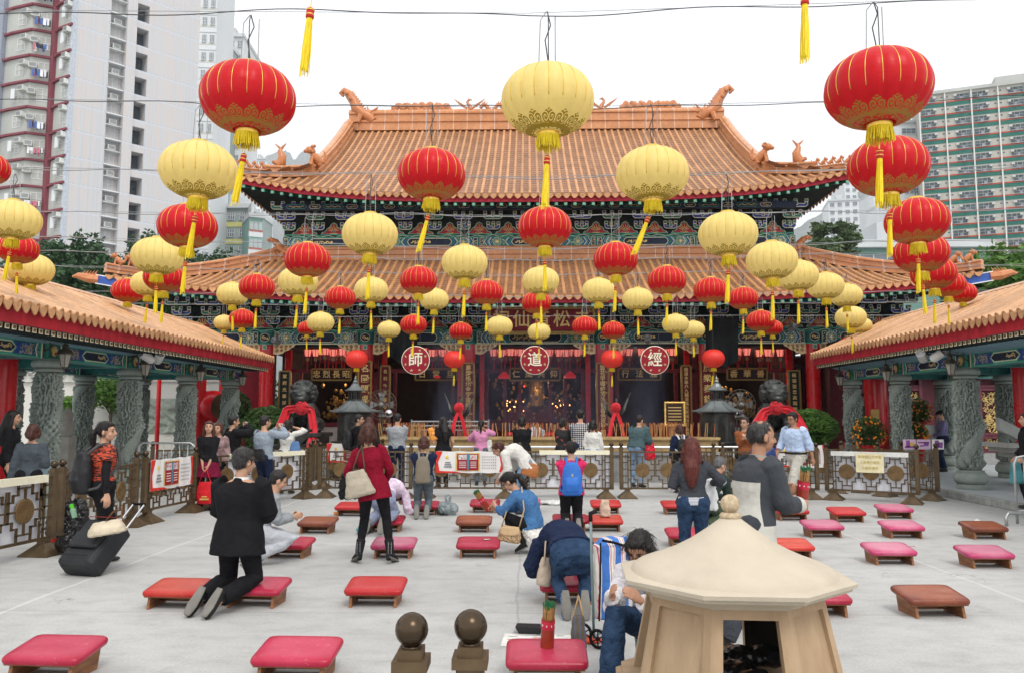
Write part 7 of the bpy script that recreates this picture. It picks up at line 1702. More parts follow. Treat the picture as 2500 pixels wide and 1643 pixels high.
    # shoes
    for i,(h_,k_,a_) in enumerate(LG):
        mb=MB(); to=TO[i]; upv=(k_-a_).normalized(); dn_=-(upv-to*upv.dot(to)).normalized()
        X=to.cross(dn_).normalized(); c=a_+dn_*.035
        if boots: 
            mb.tube([a_+upv*.16,a_+upv*.02,a_+dn_*.0],[.060,.052,.05],12)
            loft(mb,[(c-to*.055+dn_*.0,X,dn_,.034,.05),(c,X,dn_,.042,.052),(c+to*.09+dn_*.012,X,dn_,.046,.036),(c+to*.165+dn_*.02,X,dn_,.034,.026),(c+to*.185+dn_*.022,X,dn_,.012,.018)],12)
            if boots>1: mb.tube([c-to*.05,c-to*.055+dn_*.075],[.035,.02 if boots>2 else .03],8)
        else:
            loft(mb,[(c-to*.065,X,dn_,.026,.030),(c-to*.05,X,dn_,.038,.045),(c,X,dn_,.040,.046),(c+to*.07,X,dn_,.045,.036),(c+to*.13,X,dn_,.046,.028),(c+to*.175,X,dn_,.036,.022),(c+to*.195,X,dn_,.014,.014)],12); mb.tube([a_+upv*.03,a_],[.045,.045],10)
        o=piece(shoe,mb,shoem or mat('black_shoe',(.02,.02,.02),.45),disp=.0,v=.011,sm=2)
        sm_=MB(); sc_=c+dn_*.040; loft(sm_,[(sc_-to*.07,X,dn_,.030,.010),(sc_,X,dn_,.040,.010),(sc_+to*.10,X,dn_,.049,.010),(sc_+to*.18,X,dn_,.034,.010),(sc_+to*.197,X,dn_,.012,.008)],14); sm_.build('sole',SOLE,o,True)
    # top
    if topm is not None:
        mb=MB(); rs=ringset(tl,1 if hem<=0 else 0,7); a0=rs[0]
        if hem>0: 
            dd_=(mid-pel).normalized(); rs=[(a0[0]-dd_*hem,a0[1],a0[2],a0[3]+hem*.12,a0[4]+hem*.12)]+rs
        nb=(neck-dn*.012,Xc,Yc,.082,.070); loft(mb,rs+[nb])
        for i,(S_,e,w_) in enumerate(A):
            if sleeve<=0: continue
            si=tl-.006; S2=S_-Xc*((-1 if i==0 else 1)*.03)
            if sleeve<.5: pts=[S2,S_,S_.lerp(e,.5)]; rr=[.066+si,.058+si,.052+si*1.4]
            elif sleeve<.85: pts=[S2,S_,S_.lerp(e,.5),e,e.lerp(w_,.45)]; rr=[.066+si,.056+si,.049+si,.044+si*1.2,.042+si]
            else: pts=[S2,S_,S_.lerp(e,.5),e.lerp(S_,.08),e.lerp(w_,.08),e.lerp(w_,.5),e.lerp(w_,.93)]; rr=[.066+si,.057+si,.050+si,.045+si*1.35,.045+si*1.35,.041+si,.034+si*1.1]
            mb.tube(pts,rr,14)
        if collar:
            mb.tube([neck-dn*.03,neck+dn*.018],[.078,.068],14)
        piece(top or 'shirt',mb,topm)
        if collar and collar!=1:
            cm=MB(); loft(cm,[(neck-dn*.02,Xc,Yc,.078,.070),(neck+dn*.022,Xc,Yc,.066,.060)],20,cap=False); cm.build('collar',collar,t,True)
    if under is not None:
        mb=MB(); loft(mb,ringset(.008,0,7))
        for i,(S_,e,w_) in enumerate(A): mb.tube([S_,S_.lerp(e,.5),e,e.lerp(w_,.5),e.lerp(w_,.95)],[.056,.052,.047,.043,.036],12)
        piece('undershirt',mb,under)
    # hair
    if hair:
        mb=MB()
        if hair=='bald':
            for sg in (-1,1): mb.ell((sg*.055,-.03,.0),(.030,.065,.05),12,8,0,Hm)
            mb.ell((0,-.028,.020),(.085,.088,.090),18,12,0,Hm); mb.ell((0,-.006,.045),(.076,.080,.074),16,10,0,Hm)
        elif hair in('short','crop'):
            k=.0 if hair=='crop' else .006; mb.ell((0,-.022,.036),(.081+k,.094+k,.092+k),20,12,0,Hm); mb.ell((0,-.045,-.005),(.070+k,.062+k,.075),16,10,0,Hm)
            for sg in (-1,1): mb.tube([HP(sg*.078,.02,.03),HP(sg*.078,.012,-.01)],[.014,.006],6)
            mb.ell((0,.035,.085),(.058,.045,.028),12,8,0,Hm)
        else:
            mb.ell((0,-.020,.034),(.087,.101,.098),20,12,0,Hm); mb.ell((0,.04,.078),(.062,.045,.034),12,8,0,Hm)
            if hair in ('bob','curly'):
                for sg in (-1,1): mb.tube([HP(sg*.066,.01,.04),HP(sg*.082,.005,-.03),HP(sg*.070,.0,-.09)],[.03,.034,.022],10)
                mb.tube([HP(0,-.06,.02),HP(0,-.078,-.05),HP(0,-.06,-.11)],[(.085,.05),(.085,.050),(.075,.03)],14); mb.ell((0,-.06,-.06),(.082,.050,.062),14,9,0,Hm)
            if hair=='long':
                ba=neck-dn*.20-Yc*.125; nb_=neck-Yc*.075+dn*.03
                pts=[HP(0,-.055,.03),HP(0,-.075,-.05),nb_,neck-dn*.09-Yc*.125,ba,ba-dn*.10]
                mb.tube(pts,[.075,.085,.088,.085,.070,.03],14)
                for sg in (-1,1): mb.tube([HP(sg*.07,-.005,.03),HP(sg*.084,-.005,-.05),neck+Xc*sg*.09-dn*.02,neck+Xc*sg*.10-dn*.14-Yc*.03],[.028,.032,.036,.014],9)
            if hair=='tail':
                mb.ell((0,-.10,.02),(.03,.03,.03),8,6,0,Hm); mb.tube([HP(0,-.10,.02),HP(0,-.15,-.02),HP(0,-.15,-.12),HP(.0,-.12,-.24)],[.028,.042,.038,.008],10); mb.ell((0,-.035,.0),(.083,.07,.07),14,9,0,Hm)
            if hair=='bun': mb.ell((0,-.03,.0),(.082,.075,.075),14,9,0,Hm); mb.ell((0,-.11,.03),(.04,.035,.04),10,7,0,Hm)
        hm=evalmesh(mb,hairc,.008,2,.016 if hair=='curly' else .010,.02 if hair=='curly' else .028,name='hair')
        if vox<=.011:
            q=random.Random(len(label)); st=MB(); vv=hm.vertices; n=len(vv); inv=Hm.inverted()
            for _ in range(420):
                v_=vv[q.randrange(n)]; p0=v_.co.copy(); nn=v_.normal; tt=V((q.uniform(-.25,.25),q.uniform(-.25,.25),-1)); tt=tt-nn*tt.dot(nn)
                if tt.length<.15: tt=V((q.uniform(-1,1),-1,0))
                tt.normalize(); l=q.uniform(.025,.06) if hair in('short','crop','bald') else q.uniform(.05,.11); o_=q.uniform(.001,.006)*(2.2 if hair=='curly' else 1)
                st.tube([p0-nn*.002,p0+tt*l*.5+nn*o_,p0+tt*l+nn*(o_*.6-.001)],[.0016,.0014,.0006],3)
            ho=put('hair',hm,t); st.build('loose_strands',hairc,ho)
        else: put('hair',hm,t)
    fm_=MB()
    for sg in (-1,1): fm_.ell((sg*.031,.083,.006),(.013,.008,.0055),8,6,0,Hm); fm_.tube([HP(sg*.015,.090,.026),HP(sg*.032,.089,.030),HP(sg*.050,.078,.024)],[.003,.004,.002],5)
    fm_.build('eyes_and_brows',EYE,t); fm_=MB(); fm_.ell((0,.094,-.060),(.020,.006,.005),8,5,0,Hm); fm_.build('mouth',LIP,t)
    if glasses:
        g=MB()
        for sg in (-1,1):
            g.tube([HP(sg*.032+.024*cos(a*PI/6),.103,.004+.018*sin(a*PI/6)) for a in range(13)],.0022,4); g.tube([HP(sg*.056,.103,.01),HP(sg*.084,.0,.008)],.0022,4)
        g.tube([HP(-.008,.104,.008),HP(.008,.104,.008)],.0022,4); g.build('glasses',mat('spectacle_frame',(.03,.03,.03),.3),t)
    t['_n']=1; del t['_n']
    INFO={'t':t,'M':lm(t),'A':A,'L':LG,'neck':neck,'pel':pel,'X':Xc,'Y':Yc,'dn':dn,'sp':sp,'H':Hm,'s':s,'hipX':Xp,'mid':mid}
    return INFO
def skirt_m(l): return fab('maroon_skirt',(.16,.008,.035))
def backpack(I,m,label,w_=.15,hh=.22,dep=.075,strap=None,drop=.02,pocket=True,name='backpack',emblem=None):
    M=I['M']; c=I['neck']-I['dn']*(hh+.05+drop)-I['Y']*(.135+dep); X,Yv,D=I['X'],I['Y'],I['dn']
    t=thing(name,label,'backpack',M@c,0); mb=MB()
    loft(mb,[(c-D*hh,X,Yv,w_*.75,dep*.7),(c-D*hh*.9,X,Yv,w_*.98,dep),(c,X,Yv,w_,dep*1.1),(c+D*hh*.6,X,Yv,w_*.88,dep*.95),(c+D*hh*.9,X,Yv,w_*.62,dep*.75),(c+D*hh,X,Yv,w_*.3,dep*.4)],18)
    if pocket: loft(mb,[(c-D*hh*.75-Yv*dep*.9,X,Yv,w_*.70,dep*.3),(c-D*hh*.3-Yv*dep*1.1,X,Yv,w_*.74,dep*.42),(c+D*hh*.05-Yv*dep,X,Yv,w_*.55,dep*.2)],14)
    for i in range(len(mb.v)): mb.v[i]=M@mb.v[i]
    Wi=wm(t).inverted(); mb.v=[Wi@v for v in mb.v]; put('bag_body',evalmesh(mb,m,.011,4,.012,.06,name='bag'),t)
    mb=MB()
    for sg in (-1,1):
        k=sg*w_*.45
        pts=[c+D*hh*.8+X*k,I['neck']-D*.0+X*sg*.085-Yv*.09,I['neck']+D*.015+X*sg*.09,I['neck']-D*.05+X*sg*.105+Yv*.125,I['neck']-D*.22+X*sg*.13+Yv*.15,c-D*hh*.7+X*sg*w_*1.05+Yv*.12,c-D*hh*.8+X*sg*w_*.8]
        mb.tube([M@p for p in pts],[(.010,.026)]*7 if False else [.020]*7,8)
    mb.tube([M@(c+D*hh+X*-.02),M@(c+D*(hh+.05)),M@(c+D*hh+X*.02)],.007,6)
    mb.build('strap',strap or m,t,True,True)
    if emblem: mb=MB(); mb.ell(c+D*hh*.2-Yv*dep*1.22,(.02,.008,.028),10,6); mb.v=[M@v for v in mb.v]; mb.build('emblem',emblem,t,world=True)
    return t
def softbag(label,c,r,m,name='handbag',cat='bag',strap=None,strapm=None,rot=0,tilt=0,flap=None,disp=.02,group=None,vox=.012,sh=1):
    t=thing(name,label,cat,c,R(rot),group); mb=MB(); a,b,h=r
    Mt=Euler((0,R(tilt),0)).to_matrix()
    loft(mb,[(Mt@V((0,0,-h)),Mt@V((1,0,0)),V((0,1,0)),a*.9,b*.8),(Mt@V((0,0,-h*.8)),Mt@V((1,0,0)),V((0,1,0)),a,b),(Mt@V((0,0,0)),Mt@V((1,0,0)),V((0,1,0)),a*.95*sh,b*.95),(Mt@V((0,0,h*.7)),Mt@V((1,0,0)),V((0,1,0)),a*.8*sh,b*.5),(Mt@V((0,0,h)),Mt@V((1,0,0)),V((0,1,0)),a*.7*sh,b*.25)],20)
    put('bag_body',evalmesh(mb,m,vox,3,disp,.06,name='bag'),t)
    if flap: mb=MB(); loft(mb,[(V((0,-b*.75,h*.95)),V((1,0,0)),V((0,1,0)),a*.8,b*.4),(V((0,-b*1.02,h*.2)),V((1,0,0)),V((0,1,0)),a*.85,b*.12),(V((0,-b*1.05,-h*.15)),V((1,0,0)),V((0,1,0)),a*.5,b*.08)],16); put('flap',evalmesh(mb,flap,.009,3,0,name='flap'),t)
    if strap:
        mb=MB()
        for s in strap: mb.tube([V(p) for p in s],.009,6)
        Wi=wm(t).inverted(); mb.v=[Wi@v for v in mb.v]; mb.build('strap',strapm or m,t,True)
    return t
def K(pz=.66,lean=.0,st=.17,sp=.10,nz_=.475,back=0,dx=0):
    return dict(pel=(dx,back,pz),neck=(dx,back+lean,pz+nz_),legs=(((-sp,.06,st+.075),(-sp*.9,-.335,st-.03)),((sp,.06,st+.075),(sp*.9,-.335,st-.03))),toes=((.02,-.6,-.85),(-.02,-.6,-.85)))
PRAY=lambda z,y=.27:((-.035,y,z),(.035,y,z))
C_=dict
suit=fab('black_suit_cloth',(.010,.010,.012),.8,b=.2); blk=fab('black_cloth',(.012,.012,.014)); den=fab('dark_blue_denim',(.025,.05,.10),.9,var=.35,b=.5); ldn=fab('light_blue_denim',(.20,.30,.42),.9,var=.3); gry=fab('grey_cotton',(.30,.32,.34)); nvy=fab('navy_cloth',(.014,.022,.055)); char=fab('charcoal_knit',(.05,.055,.065)); gdn=fab('grey_denim',(.10,.12,.14),.9,var=.25,b=.5)
wht=fab('white_cloth',(.66,.65,.61)); mar=fab('maroon_sweater',(.22,.006,.022)); pnk=fab('hot_pink_fleece',(.62,.03,.12)); lpk=fab('pale_pink_hoodie',(.62,.25,.42)); tl_=fab('teal_grey_jacket',(.07,.115,.125)); blc=fab('blue_cardigan',(.06,.16,.34)); grn=fab('dark_green_shirt',(.028,.045,.038)); gtr=fab('olive_trousers',(.06,.085,.05)); lav=fab('lavender_grey_cotton',(.26,.29,.40)); lbs=fab('light_blue_shirt',(.46,.58,.78),.75); khk=fab('cream_chinos',(.55,.52,.46)); prp=fab('purple_grey_uniform',(.15,.14,.26)); ora=fab('orange_brown_jacket',(.30,.10,.04)); lgt=fab('pale_grey_trousers',(.50,.52,.56)); flo=fab('white_floral_blouse',(.60,.58,.60),var=.35); blu_=fab('grey_blue_shirt',(.27,.32,.38)); slt=fab('slate_top',(.07,.085,.10))
shw=mat('worn_sneaker',(.30,.30,.28),.7); shb=mat('black_leather_shoe',(.012,.012,.012),.35); ktrp=mat('khaki_nylon',(.20,.17,.125),.6,var=.1,bmp=.3,bs=14); bpb=mat('black_nylon',(.014,.014,.016),.5,bmp=.3,bs=14); bpu=mat('bright_blue_nylon',(.03,.15,.52),.55,var=.08,bmp=.3,bs=12)
def jackfn(nt,v,s):
    y,z=s.outputs[1],s.outputs[2]; a=math_(nt,'MULTIPLY',math_(nt,'LESS_THAN',y,-.035),math_(nt,'LESS_THAN',z,1.24)); b=math_(nt,'LESS_THAN',z,.93); c=math_(nt,'GREATER_THAN',y,.30); k=math_(nt,'MAXIMUM',math_(nt,'MAXIMUM',a,b),c); return mixc(nt,k,(.035,.040,.048),(.50,.49,.44))
JK=patmat('two_tone_jacket',jackfn)
def wb(I,x,y,z): return I['M']@V((x,y,z))
def hand(I,i): a=I['A'][i]; return I['M']@(a[2]+(a[2]-a[1]).normalized()*.08)
# A
I=person('man in black suit kneeling upright on the pink stool, seen from behind',562,7.42,-10,h=1.72,pel=(0,0,.66),neck=(0,.02,1.135),legs=(((-.13,.08,.245),(-.17,-.28,.14)),((.13,.08,.245),(.03,-.32,.14))),toes=((-.25,-.6,-.85),(-.25,-.6,-.85)),head=(-22,-4),hands=PRAY(.88,.20),epole=((-1,-.3,-.9),(1,-.3,-.9)),top='jacket',topm=suit,hem=.19,tl=.040,bot='slacks',botm=suit,shoem=shb,hair='short',hairc=HSP,glasses=True,collar=mat('white_shirt_collar',(.75,.75,.75),.7,var=0),vox=.010,fold=.012,wide=1.16)
# B
I=person('person in grey long sleeves sitting on their heels behind the suited man, facing right',648,9.55,-62,h=1.62,pel=(0,-.20,.40),neck=(0,-.04,.86),mid=(0,-.15,.64),legs=(((-.10,.20,.30),(-.09,-.24,.13)),((.10,.20,.30),(.09,-.24,.13))),toes=((0,-1,-.3),(0,-1,-.3)),head=(0,-22),hands=((-.05,.20,.56),(.05,.20,.56)),topm=gry,hem=.05,bot='slacks',botm=lgt,shoem=shw,hair='short')
# C
I=person('woman in orange and black streaked top with black backpack pulling a suitcase',243,9.4,-42,h=1.66,fem=True,head=(-42,0),hands=((-.25,.1,.85),(.30,-.05,.84)),topm=TIG,sleeve=.45,under=blk,hem=.0,bot='slacks',botm=blk,skirt=None,hair='tail',vox=.010,wide=1.1,feet=((-.12,.12),(.12,-.12)))
backpack(I,bpb,'large black backpack on the back of the orange and black topped woman',.16,.25,.09,mat('grey_black_strap',(.06,.06,.06),.6)); HC=hand(I,1)
# D
person('woman in black walking at the left picture edge',26,12.7,-70,z=.146,h=1.66,fem=True,topm=blk,bot='slacks',botm=blk,hair='long',vox=.014)
I=person('woman in grey top with short brown hair walking away at the far left',76,11.6,20,h=1.60,fem=True,topm=slt,hem=.12,bot='slacks',botm=blk,hair='bob',hairc=HBR,vox=.013,hands=((-.26,-.04,.80),(.2,.1,.9)))
softbag('small grey shoulder bag of the grey-topped woman at the far left',wb(I,.22,-.02,1.02),(.09,.05,.13),mat('blue_grey_leather',(.14,.19,.21),.5),strap=[[wb(I,.16,-.03,1.10),wb(I,.14,-.05,1.42),wb(I,.17,.06,1.40),wb(I,.24,.02,1.1)]],rot=20)
# E, F
I=person('young woman in black top and maroon skirt facing the camera, holding a red tote',486,14.75,186,h=1.62,fem=True,head=(10,4),hands=((-.04,.15,.80),(.05,.15,.82)),topm=blk,sleeve=.8,hem=.02,botm=blk,bot='legging',skirt=(.30,.075),hair='long',hairc=HBR,boots=1,shoem=blk)
h_=hand(I,0)
t=softbag('red cloth tote with yellow trim hanging from the young woman\'s hands',h_+V((.02,-.05,-.42)),(.17,.06,.20),mat('red_tote_cloth',(.60,.012,.02),.7,bmp=.2,bs=10),'tote_bag',strap=[[h_+V((-.12,-.05,-.24)),h_+V((-.03,-.03,0)),h_+V((.0,-.03,0)),h_+V((.10,-.05,-.24))]],sh=1.15); mb=MB(); mb.box(-.08,.08,-.085,-.08,-.12,-.09); mb.box(-.05,.05,-.085,-.08,-.07,-.05); mb.build('yellow_trim',BY,t)
person('woman with short curly brown hair peering past the young woman in black',509,15.5,172,h=1.58,fem=True,topm=fab('grey_pink_pattern',(.30,.2,.2),var=.6),bot='slacks',botm=blk,hair='curly',hairc=HBR)
# G H I
def camera_thing(I,label,c=(.06,.05)):
    a=(hand(I,0)+hand(I,1))/2; t=thing('compact_camera',label,'camera',a,I['t'].rotation_euler.z); mb=MB(); mb.cb((0,.0,0),(.12,.03,.075),ch=.008); mb.lathe([(.026,0),(.024,.03),(.001,.03)],14,M=Matrix.Rotation(-PI/2,4,'X')); mb.cb((0,-.017,0),(.085,.004,.05),1); mb.build('camera_body',[mat('silver_camera',(.5,.5,.52),.3,.6),mat('camera_screen',(.05,.07,.09),.1)],t)
I=person('man in black jacket and jeans taking a photograph, left of the grey-blue shirt man',540,15.75,-50,h=1.72,head=(0,0),hands=((-.055,.26,1.50),(.055,.26,1.50)),epole=((-1,-.2,-.8),(1,-.2,-.8)),top='jacket',topm=blk,hem=.03,tl=.04,bot='jeans',botm=ldn,wide=1.08); camera_thing(I,'silver compact camera held by the black jacket man')
I=person('man in grey-blue shirt with black shoulder bag taking a photograph with raised arms',614,15.2,-26,h=1.72,head=(-12,0),hands=((.04,.32,1.46),(.15,.30,1.47)),epole=((-1,-.2,-.8),(1,-.2,-.8)),topm=blu_,hem=.04,tl=.028,bot='jeans',botm=nvy,shoem=blk,wide=1.08); camera_thing(I,'camera held up by the grey-blue shirt man')
softbag('black shoulder bag on the back of the grey-blue shirt man',wb(I,.06,-.20,.98),(.19,.06,.11),bpb,'shoulder_bag',strap=[[wb(I,-.10,-.18,1.05),wb(I,-.15,-.15,1.3),wb(I,-.12,-.0,1.45),wb(I,.05,.16,1.2)]],rot=-26)
I=person('woman with black hair and white top raising both arms, behind the grey-blue shirt man',668,17.7,0,h=1.62,fem=True,head=(0,5),hands=((-.14,.16,1.50),(.14,.16,1.52)),epole=((-1,0,-.3),(1,0,-.3)),topm=wht,sleeve=.5,hem=.15,bot='slacks',botm=nvy,hair='bob',hairc=HB)
softbag('blue cloth bag hanging at the side of the white-topped woman with raised arms',wb(I,.20,-.06,1.03),(.13,.06,.17),mat('mid_blue_cloth',(.10,.20,.40),.7,bmp=.3,bs=14),strap=[[wb(I,.14,-.05,1.15),wb(I,.13,-.03,1.43),wb(I,.24,-.02,1.15)]])
# J K
I=person('man with glasses and black jacket with a black backpack, beside the long-haired woman',832,18.8,-62,h=1.74,topm=blk,hem=.05,tl=.03,bot='jeans',botm=blk,head=(-25,0),glasses=True); backpack(I,bpb,'black backpack of the bespectacled man left of the burner',.15,.23,.09)
person('woman with long brown hair in a dark coat, behind the maroon sweater woman',858,18.3,8,h=1.68,fem=True,topm=blk,hem=.2,bot='slacks',botm=blk,hair='long',hairc=HBR)
# L
I=person('woman in maroon sweater, black leggings and studded ankle boots standing with legs apart',874,9.6,4,h=1.63,fem=True,pel=(-.02,0,.94),neck=(-.095,.04,1.42),head=(10,-14),feet=((-.185,.02,.13),(.20,-.02,.13)),toes=((-.45,.8,-.35),(.35,.8,-.35)),hands=((-.24,.24,.98),(.10,.26,.98)),epole=((-1,-.6,-.9),(1,-.6,-.9)),topm=mar,hem=.17,tl=.016,bot='legging',botm=blk,shoem=mat('black_suede_boot',(.008,.008,.009),.8),boots=2,hair='bob',hairc=HBR,vox=.009,fold=.010)
softbag('beige leather shoulder bag on the maroon sweater woman',wb(I,-.19,-.16,.98),(.19,.075,.155),mat('beige_woven_leather',(.40,.35,.27),.5,bmp=.5,bs=60,bd=.004),sh=.82,tilt=-14,strap=[[wb(I,-.26,-.16,1.12),wb(I,-.20,-.12,1.34),wb(I,-.17,-.02,1.43),wb(I,-.16,.08,1.35)],[wb(I,-.10,-.18,1.10),wb(I,-.14,-.13,1.32),wb(I,-.17,-.02,1.44)]],strapm=mat('brown_strap',(.09,.06,.04),.5))
for L_ in I['L']:
    t=thing('boot_studs','silver studs on the black boot '+('on the left' if L_ is I['L'][0] else 'on the right')+' of the maroon sweater woman','studs',I['M']@L_[2]); 
    mb=MB()
    for k in range(9):
        for sx in (-.018,.018): mb.ell((sx,-.058,-.02+.018*k),.005,6,4)
    o=mb.build('studs',mat('silver_stud',(.7,.7,.7),.25,.9,var=0),t); bpy.data.objects.remove(t); setpar(o,I['t']); o.name='boot_studs'; o.location=L_[2]
t=softbag('black furry jacket bundled on the arm of the maroon sweater woman',wb(I,-.34,.12,.93),(.12,.10,.15),mat('black_fur',(.010,.010,.011),.9,bmp=1,bs=60),'bundled_jacket','jacket',disp=.07)
# M
person('man in pale grey jacket seen from behind at the trough',923,19.2,-4,h=1.76,head=(-4,-6),hands=PRAY(1.2),top='jacket',topm=gry,hem=.03,tl=.036,bot='jeans',botm=nvy,wide=1.06)
# N
I=person('person with curly dark hair and khaki rucksack kneeling on a crimson stool by the fence',985,13.95,4,h=1.62,**K(.67,.03),head=(0,-12),hands=PRAY(1.05,.25),topm=nvy,under=None,hem=.04,bot='jeans',botm=gdn,shoem=shw,hair='curly',hairc=HBR,wide=1.08); backpack(I,ktrp,'khaki drawstring rucksack on the kneeling curly-haired person',.135,.24,.07,mat('khaki_strap',(.26,.24,.18),.6),drop=.03,pocket=False)
# O P Q R S T
I=person('woman with very long dark hair and black printed t-shirt, turned left',1030,19.1,28,h=1.68,fem=True,head=(25,0),topm=blk,sleeve=.45,hem=.04,bot='jeans',botm=blk,hair='long',hands=((-.20,.25,1.1),(.25,.1,.9)))
t=softbag('orange and yellow wrapped offering held up left of the black t-shirt woman',P(1005,1008,19.0),(.09,.06,.16),mat('orange_yellow_wrap',(.75,.30,.06),.5,var=.6,vs=20),'offering_bundle','offering',tilt=-20)
I=person('girl in pale pink hoodie holding incense sticks up at the trough',1118,19.9,2,h=1.60,fem=True,head=(0,-4),hands=((-.10,.24,1.22),(.13,.20,1.44)),epole=((-1,-.4,-.2),(1,-.3,-.6)),topm=lpk,hem=.12,tl=.028,bot='jeans',botm=gdn,hair='tail')
h_=hand(I,1); t=thing('incense_sticks','bundle of incense sticks held upright by the girl in pink','incense sticks',h_); mb=MB()
for k in range(4): mb.tube([(k*.006-.01,0,-.1),(k*.008-.012,0,.36)],.004,4)
mb.build('stick_bundle',IS,t)
softbag('cream cloth bag hanging on the right side of the girl in pink',wb(I,.22,-.02,.98),(.08,.04,.2),wht,strap=[[wb(I,.18,-.03,1.12),wb(I,.14,-.02,1.42),wb(I,.2,.05,1.15)]])
person('woman with short black hair in a loose black top at the centre of the trough',1213,19.6,0,h=1.68,fem=True,head=(0,0),hands=PRAY(1.15),topm=blk,hem=.24,tl=.03,bot='slacks',botm=blk,hair='bob',wide=1.1)
person('man in pale grey t-shirt bending far down behind the trough',1243,22.2,-8,h=1.70,pel=(0,0,.95),neck=(0,.33,1.30),mid=(0,.10,1.22),head=(0,-55),hands=((-.15,.45,.8),(.15,.45,.8)),topm=lgt,sleeve=.4,bot='jeans',botm=nvy)
person('woman in black top with red flower print left of the plaid shirt man',1308,19.3,-18,h=1.66,fem=True,head=(-35,-5),hands=PRAY(1.2),topm=patmat('black_floral',lambda nt,v,s:mixc(nt,math_(nt,'GREATER_THAN',nz(nt,v,11,2),.66),(.012,.012,.014),(.55,.08,.06))),bot='slacks',botm=blk,hair='bob')
I=person('tall man in navy and cream plaid shirt standing at the trough',1349,19.1,0,h=1.85,hands=PRAY(1.25),topm=PLAID,sleeve=.9,hem=.10,tl=.026,bot='jeans',botm=nvy,hair='short')
person('woman in white blouse mostly hidden right of the plaid shirt man',1378,18.95,-10,h=1.60,fem=True,topm=wht,sleeve=.8,bot='jeans',botm=ldn,hair='bob')
# U
I=person('woman in cream jacket bending deeply to the left behind the crouching woman',1222,14.3,84,h=1.66,fem=True,pel=(0,0,.88),neck=(-.02,.42,1.06),mid=(0,.16,1.10),head=(0,-30),hands=((-.10,.45,.62),(.16,.42,.72)),top='jacket',topm=wht,hem=.12,tl=.034,bot='jeans',botm=ldn,hair='bun',hairc=HBR,vox=.010)
softbag('tan leather handbag hanging behind the cream jacket woman',wb(I,-.16,-.10,.80),(.16,.06,.12),mat('tan_leather',(.36,.13,.04),.35,var=.25,bmp=.2),tilt=18,strap=[[wb(I,-.1,-.08,.9),wb(I,-.06,.15,1.18),wb(I,-.13,.1,.9)]])
# V
I=person('woman in blue cardigan and white skirt crouching with a red fortune stick cup',1228,10.35,70,h=1.64,fem=True,pel=(0,-.06,.34),neck=(-.02,.16,.80),mid=(0,-.02,.60),legs=(((-.12,.33,.50),(-.10,.02,.16)),((.12,.36,.42),(.10,.06,.16))),toes=((0,1,-.55),(0,1,-.55)),head=(4,-38),hands=((-.05,.46,.60),(.06,.46,.55)),epole=((-.8,-.4,-.6),(.8,-.4,-.6)),topm=blc,sleeve=.6,hem=.02,tl=.020,bot='legging',botm=blk,skirt=None,hair='tail',boots=3,shoem=shb,vox=.009,glasses=True)
mb=MB(); loft(mb,[(V((0,-.16,.10)),V((1,0,0)),V((0,1,0)),.20,.13),(V((0,-.10,.24)),V((1,0,0)),V((0,1,0)),.21,.16),(V((0,-.02,.38)),V((1,0,0)),V((0,1,0)),.17,.14)],20); put('skirt',evalmesh(mb,wht,.010,2,.05,.05,name='skirt'),I['t'])
def stick_cup(c,label,tilt=(0,0),s=1.0,n=46):
    t=thing('fortune_stick_cup',label,'stick cup',c); t.rotation_euler=(R(tilt[0]),R(tilt[1]),.3); t.scale=(s,s,s); mb=MB(); mb.lathe([(.042,0),(.045,.005),(.045,.20),(.038,.20),(.036,.02)],22); mb.build('cup',mat('red_lacquer_bamboo',(.28,.03,.012),.4,var=.25,coat=.3),t,30)
    mb=MB(); mb.lathe([(.0462,.135),(.0462,.19)],22,cap=False); mb.build('printed_band',mat('crimson_band',(.50,.02,.05),.5),t,True); q=random.Random(2); a=MB(); b=MB()
    for i in range(9): w_=2*PI*i/9; a2=MB(); b.cb((.0475*cos(w_),.0475*sin(w_),.163),(.006,.006,.012))
    b.build('white_marks',wht,t); b=MB()
    for i in range(n):
        r=.033*math.sqrt(q.random()); w_=q.random()*6.28; x,y=r*cos(w_),r*sin(w_); L=q.uniform(.285,.315); a.tube([(x,y,.03),(x*1.25,y*1.25,L)],.0034,4); b.tube([(x*1.24,y*1.24,L-.022),(x*1.26,y*1.26,L+.003)],.0037,4)
    a.build('bamboo_sticks',mat('bamboo_stick',(.40,.22,.08),.5,var=.3,vs=30),t); b.build('green_stick_tips',mat('green_tip',(.02,.16,.06),.5),t); return t
stick_cup((hand(I,0)+hand(I,1))/2+V((-.05,0,-.06)),'red fortune stick cup tilted in the crouching woman\'s hands',(0,-35))
b=softbag('leopard print shoulder bag with beige flap hanging in front of the crouching woman',wb(I,-.27,.16,.27),(.15,.07,.10),LEO,flap=mat('beige_flap',(.52,.36,.20),.45),rot=0,tilt=10,strap=[[wb(I,-.24,.04,.36),wb(I,-.22,-.02,.58),wb(I,-.10,.06,.86)],[wb(I,-.27,.28,.34),wb(I,-.24,.22,.55),wb(I,-.14,.16,.80)]],strapm=mat('beige_strap',(.5,.36,.22),.5))
# W
I=person('child in hot pink fleece with bright blue backpack kneeling on a crimson stool',1327,12.3,0,h=1.58,**K(.67,.03),head=(0,-10),hands=PRAY(1.05,.24),topm=pnk,hem=.10,tl=.030,bot='slacks',botm=blk,shoem=shw,hair='short',hairc=HB,vox=.010,wide=1.04); backpack(I,bpu,'bright blue backpack on the kneeling person in pink',.165,.265,.09,drop=.0,emblem=mat('grey_emblem',(.3,.32,.28),.4))
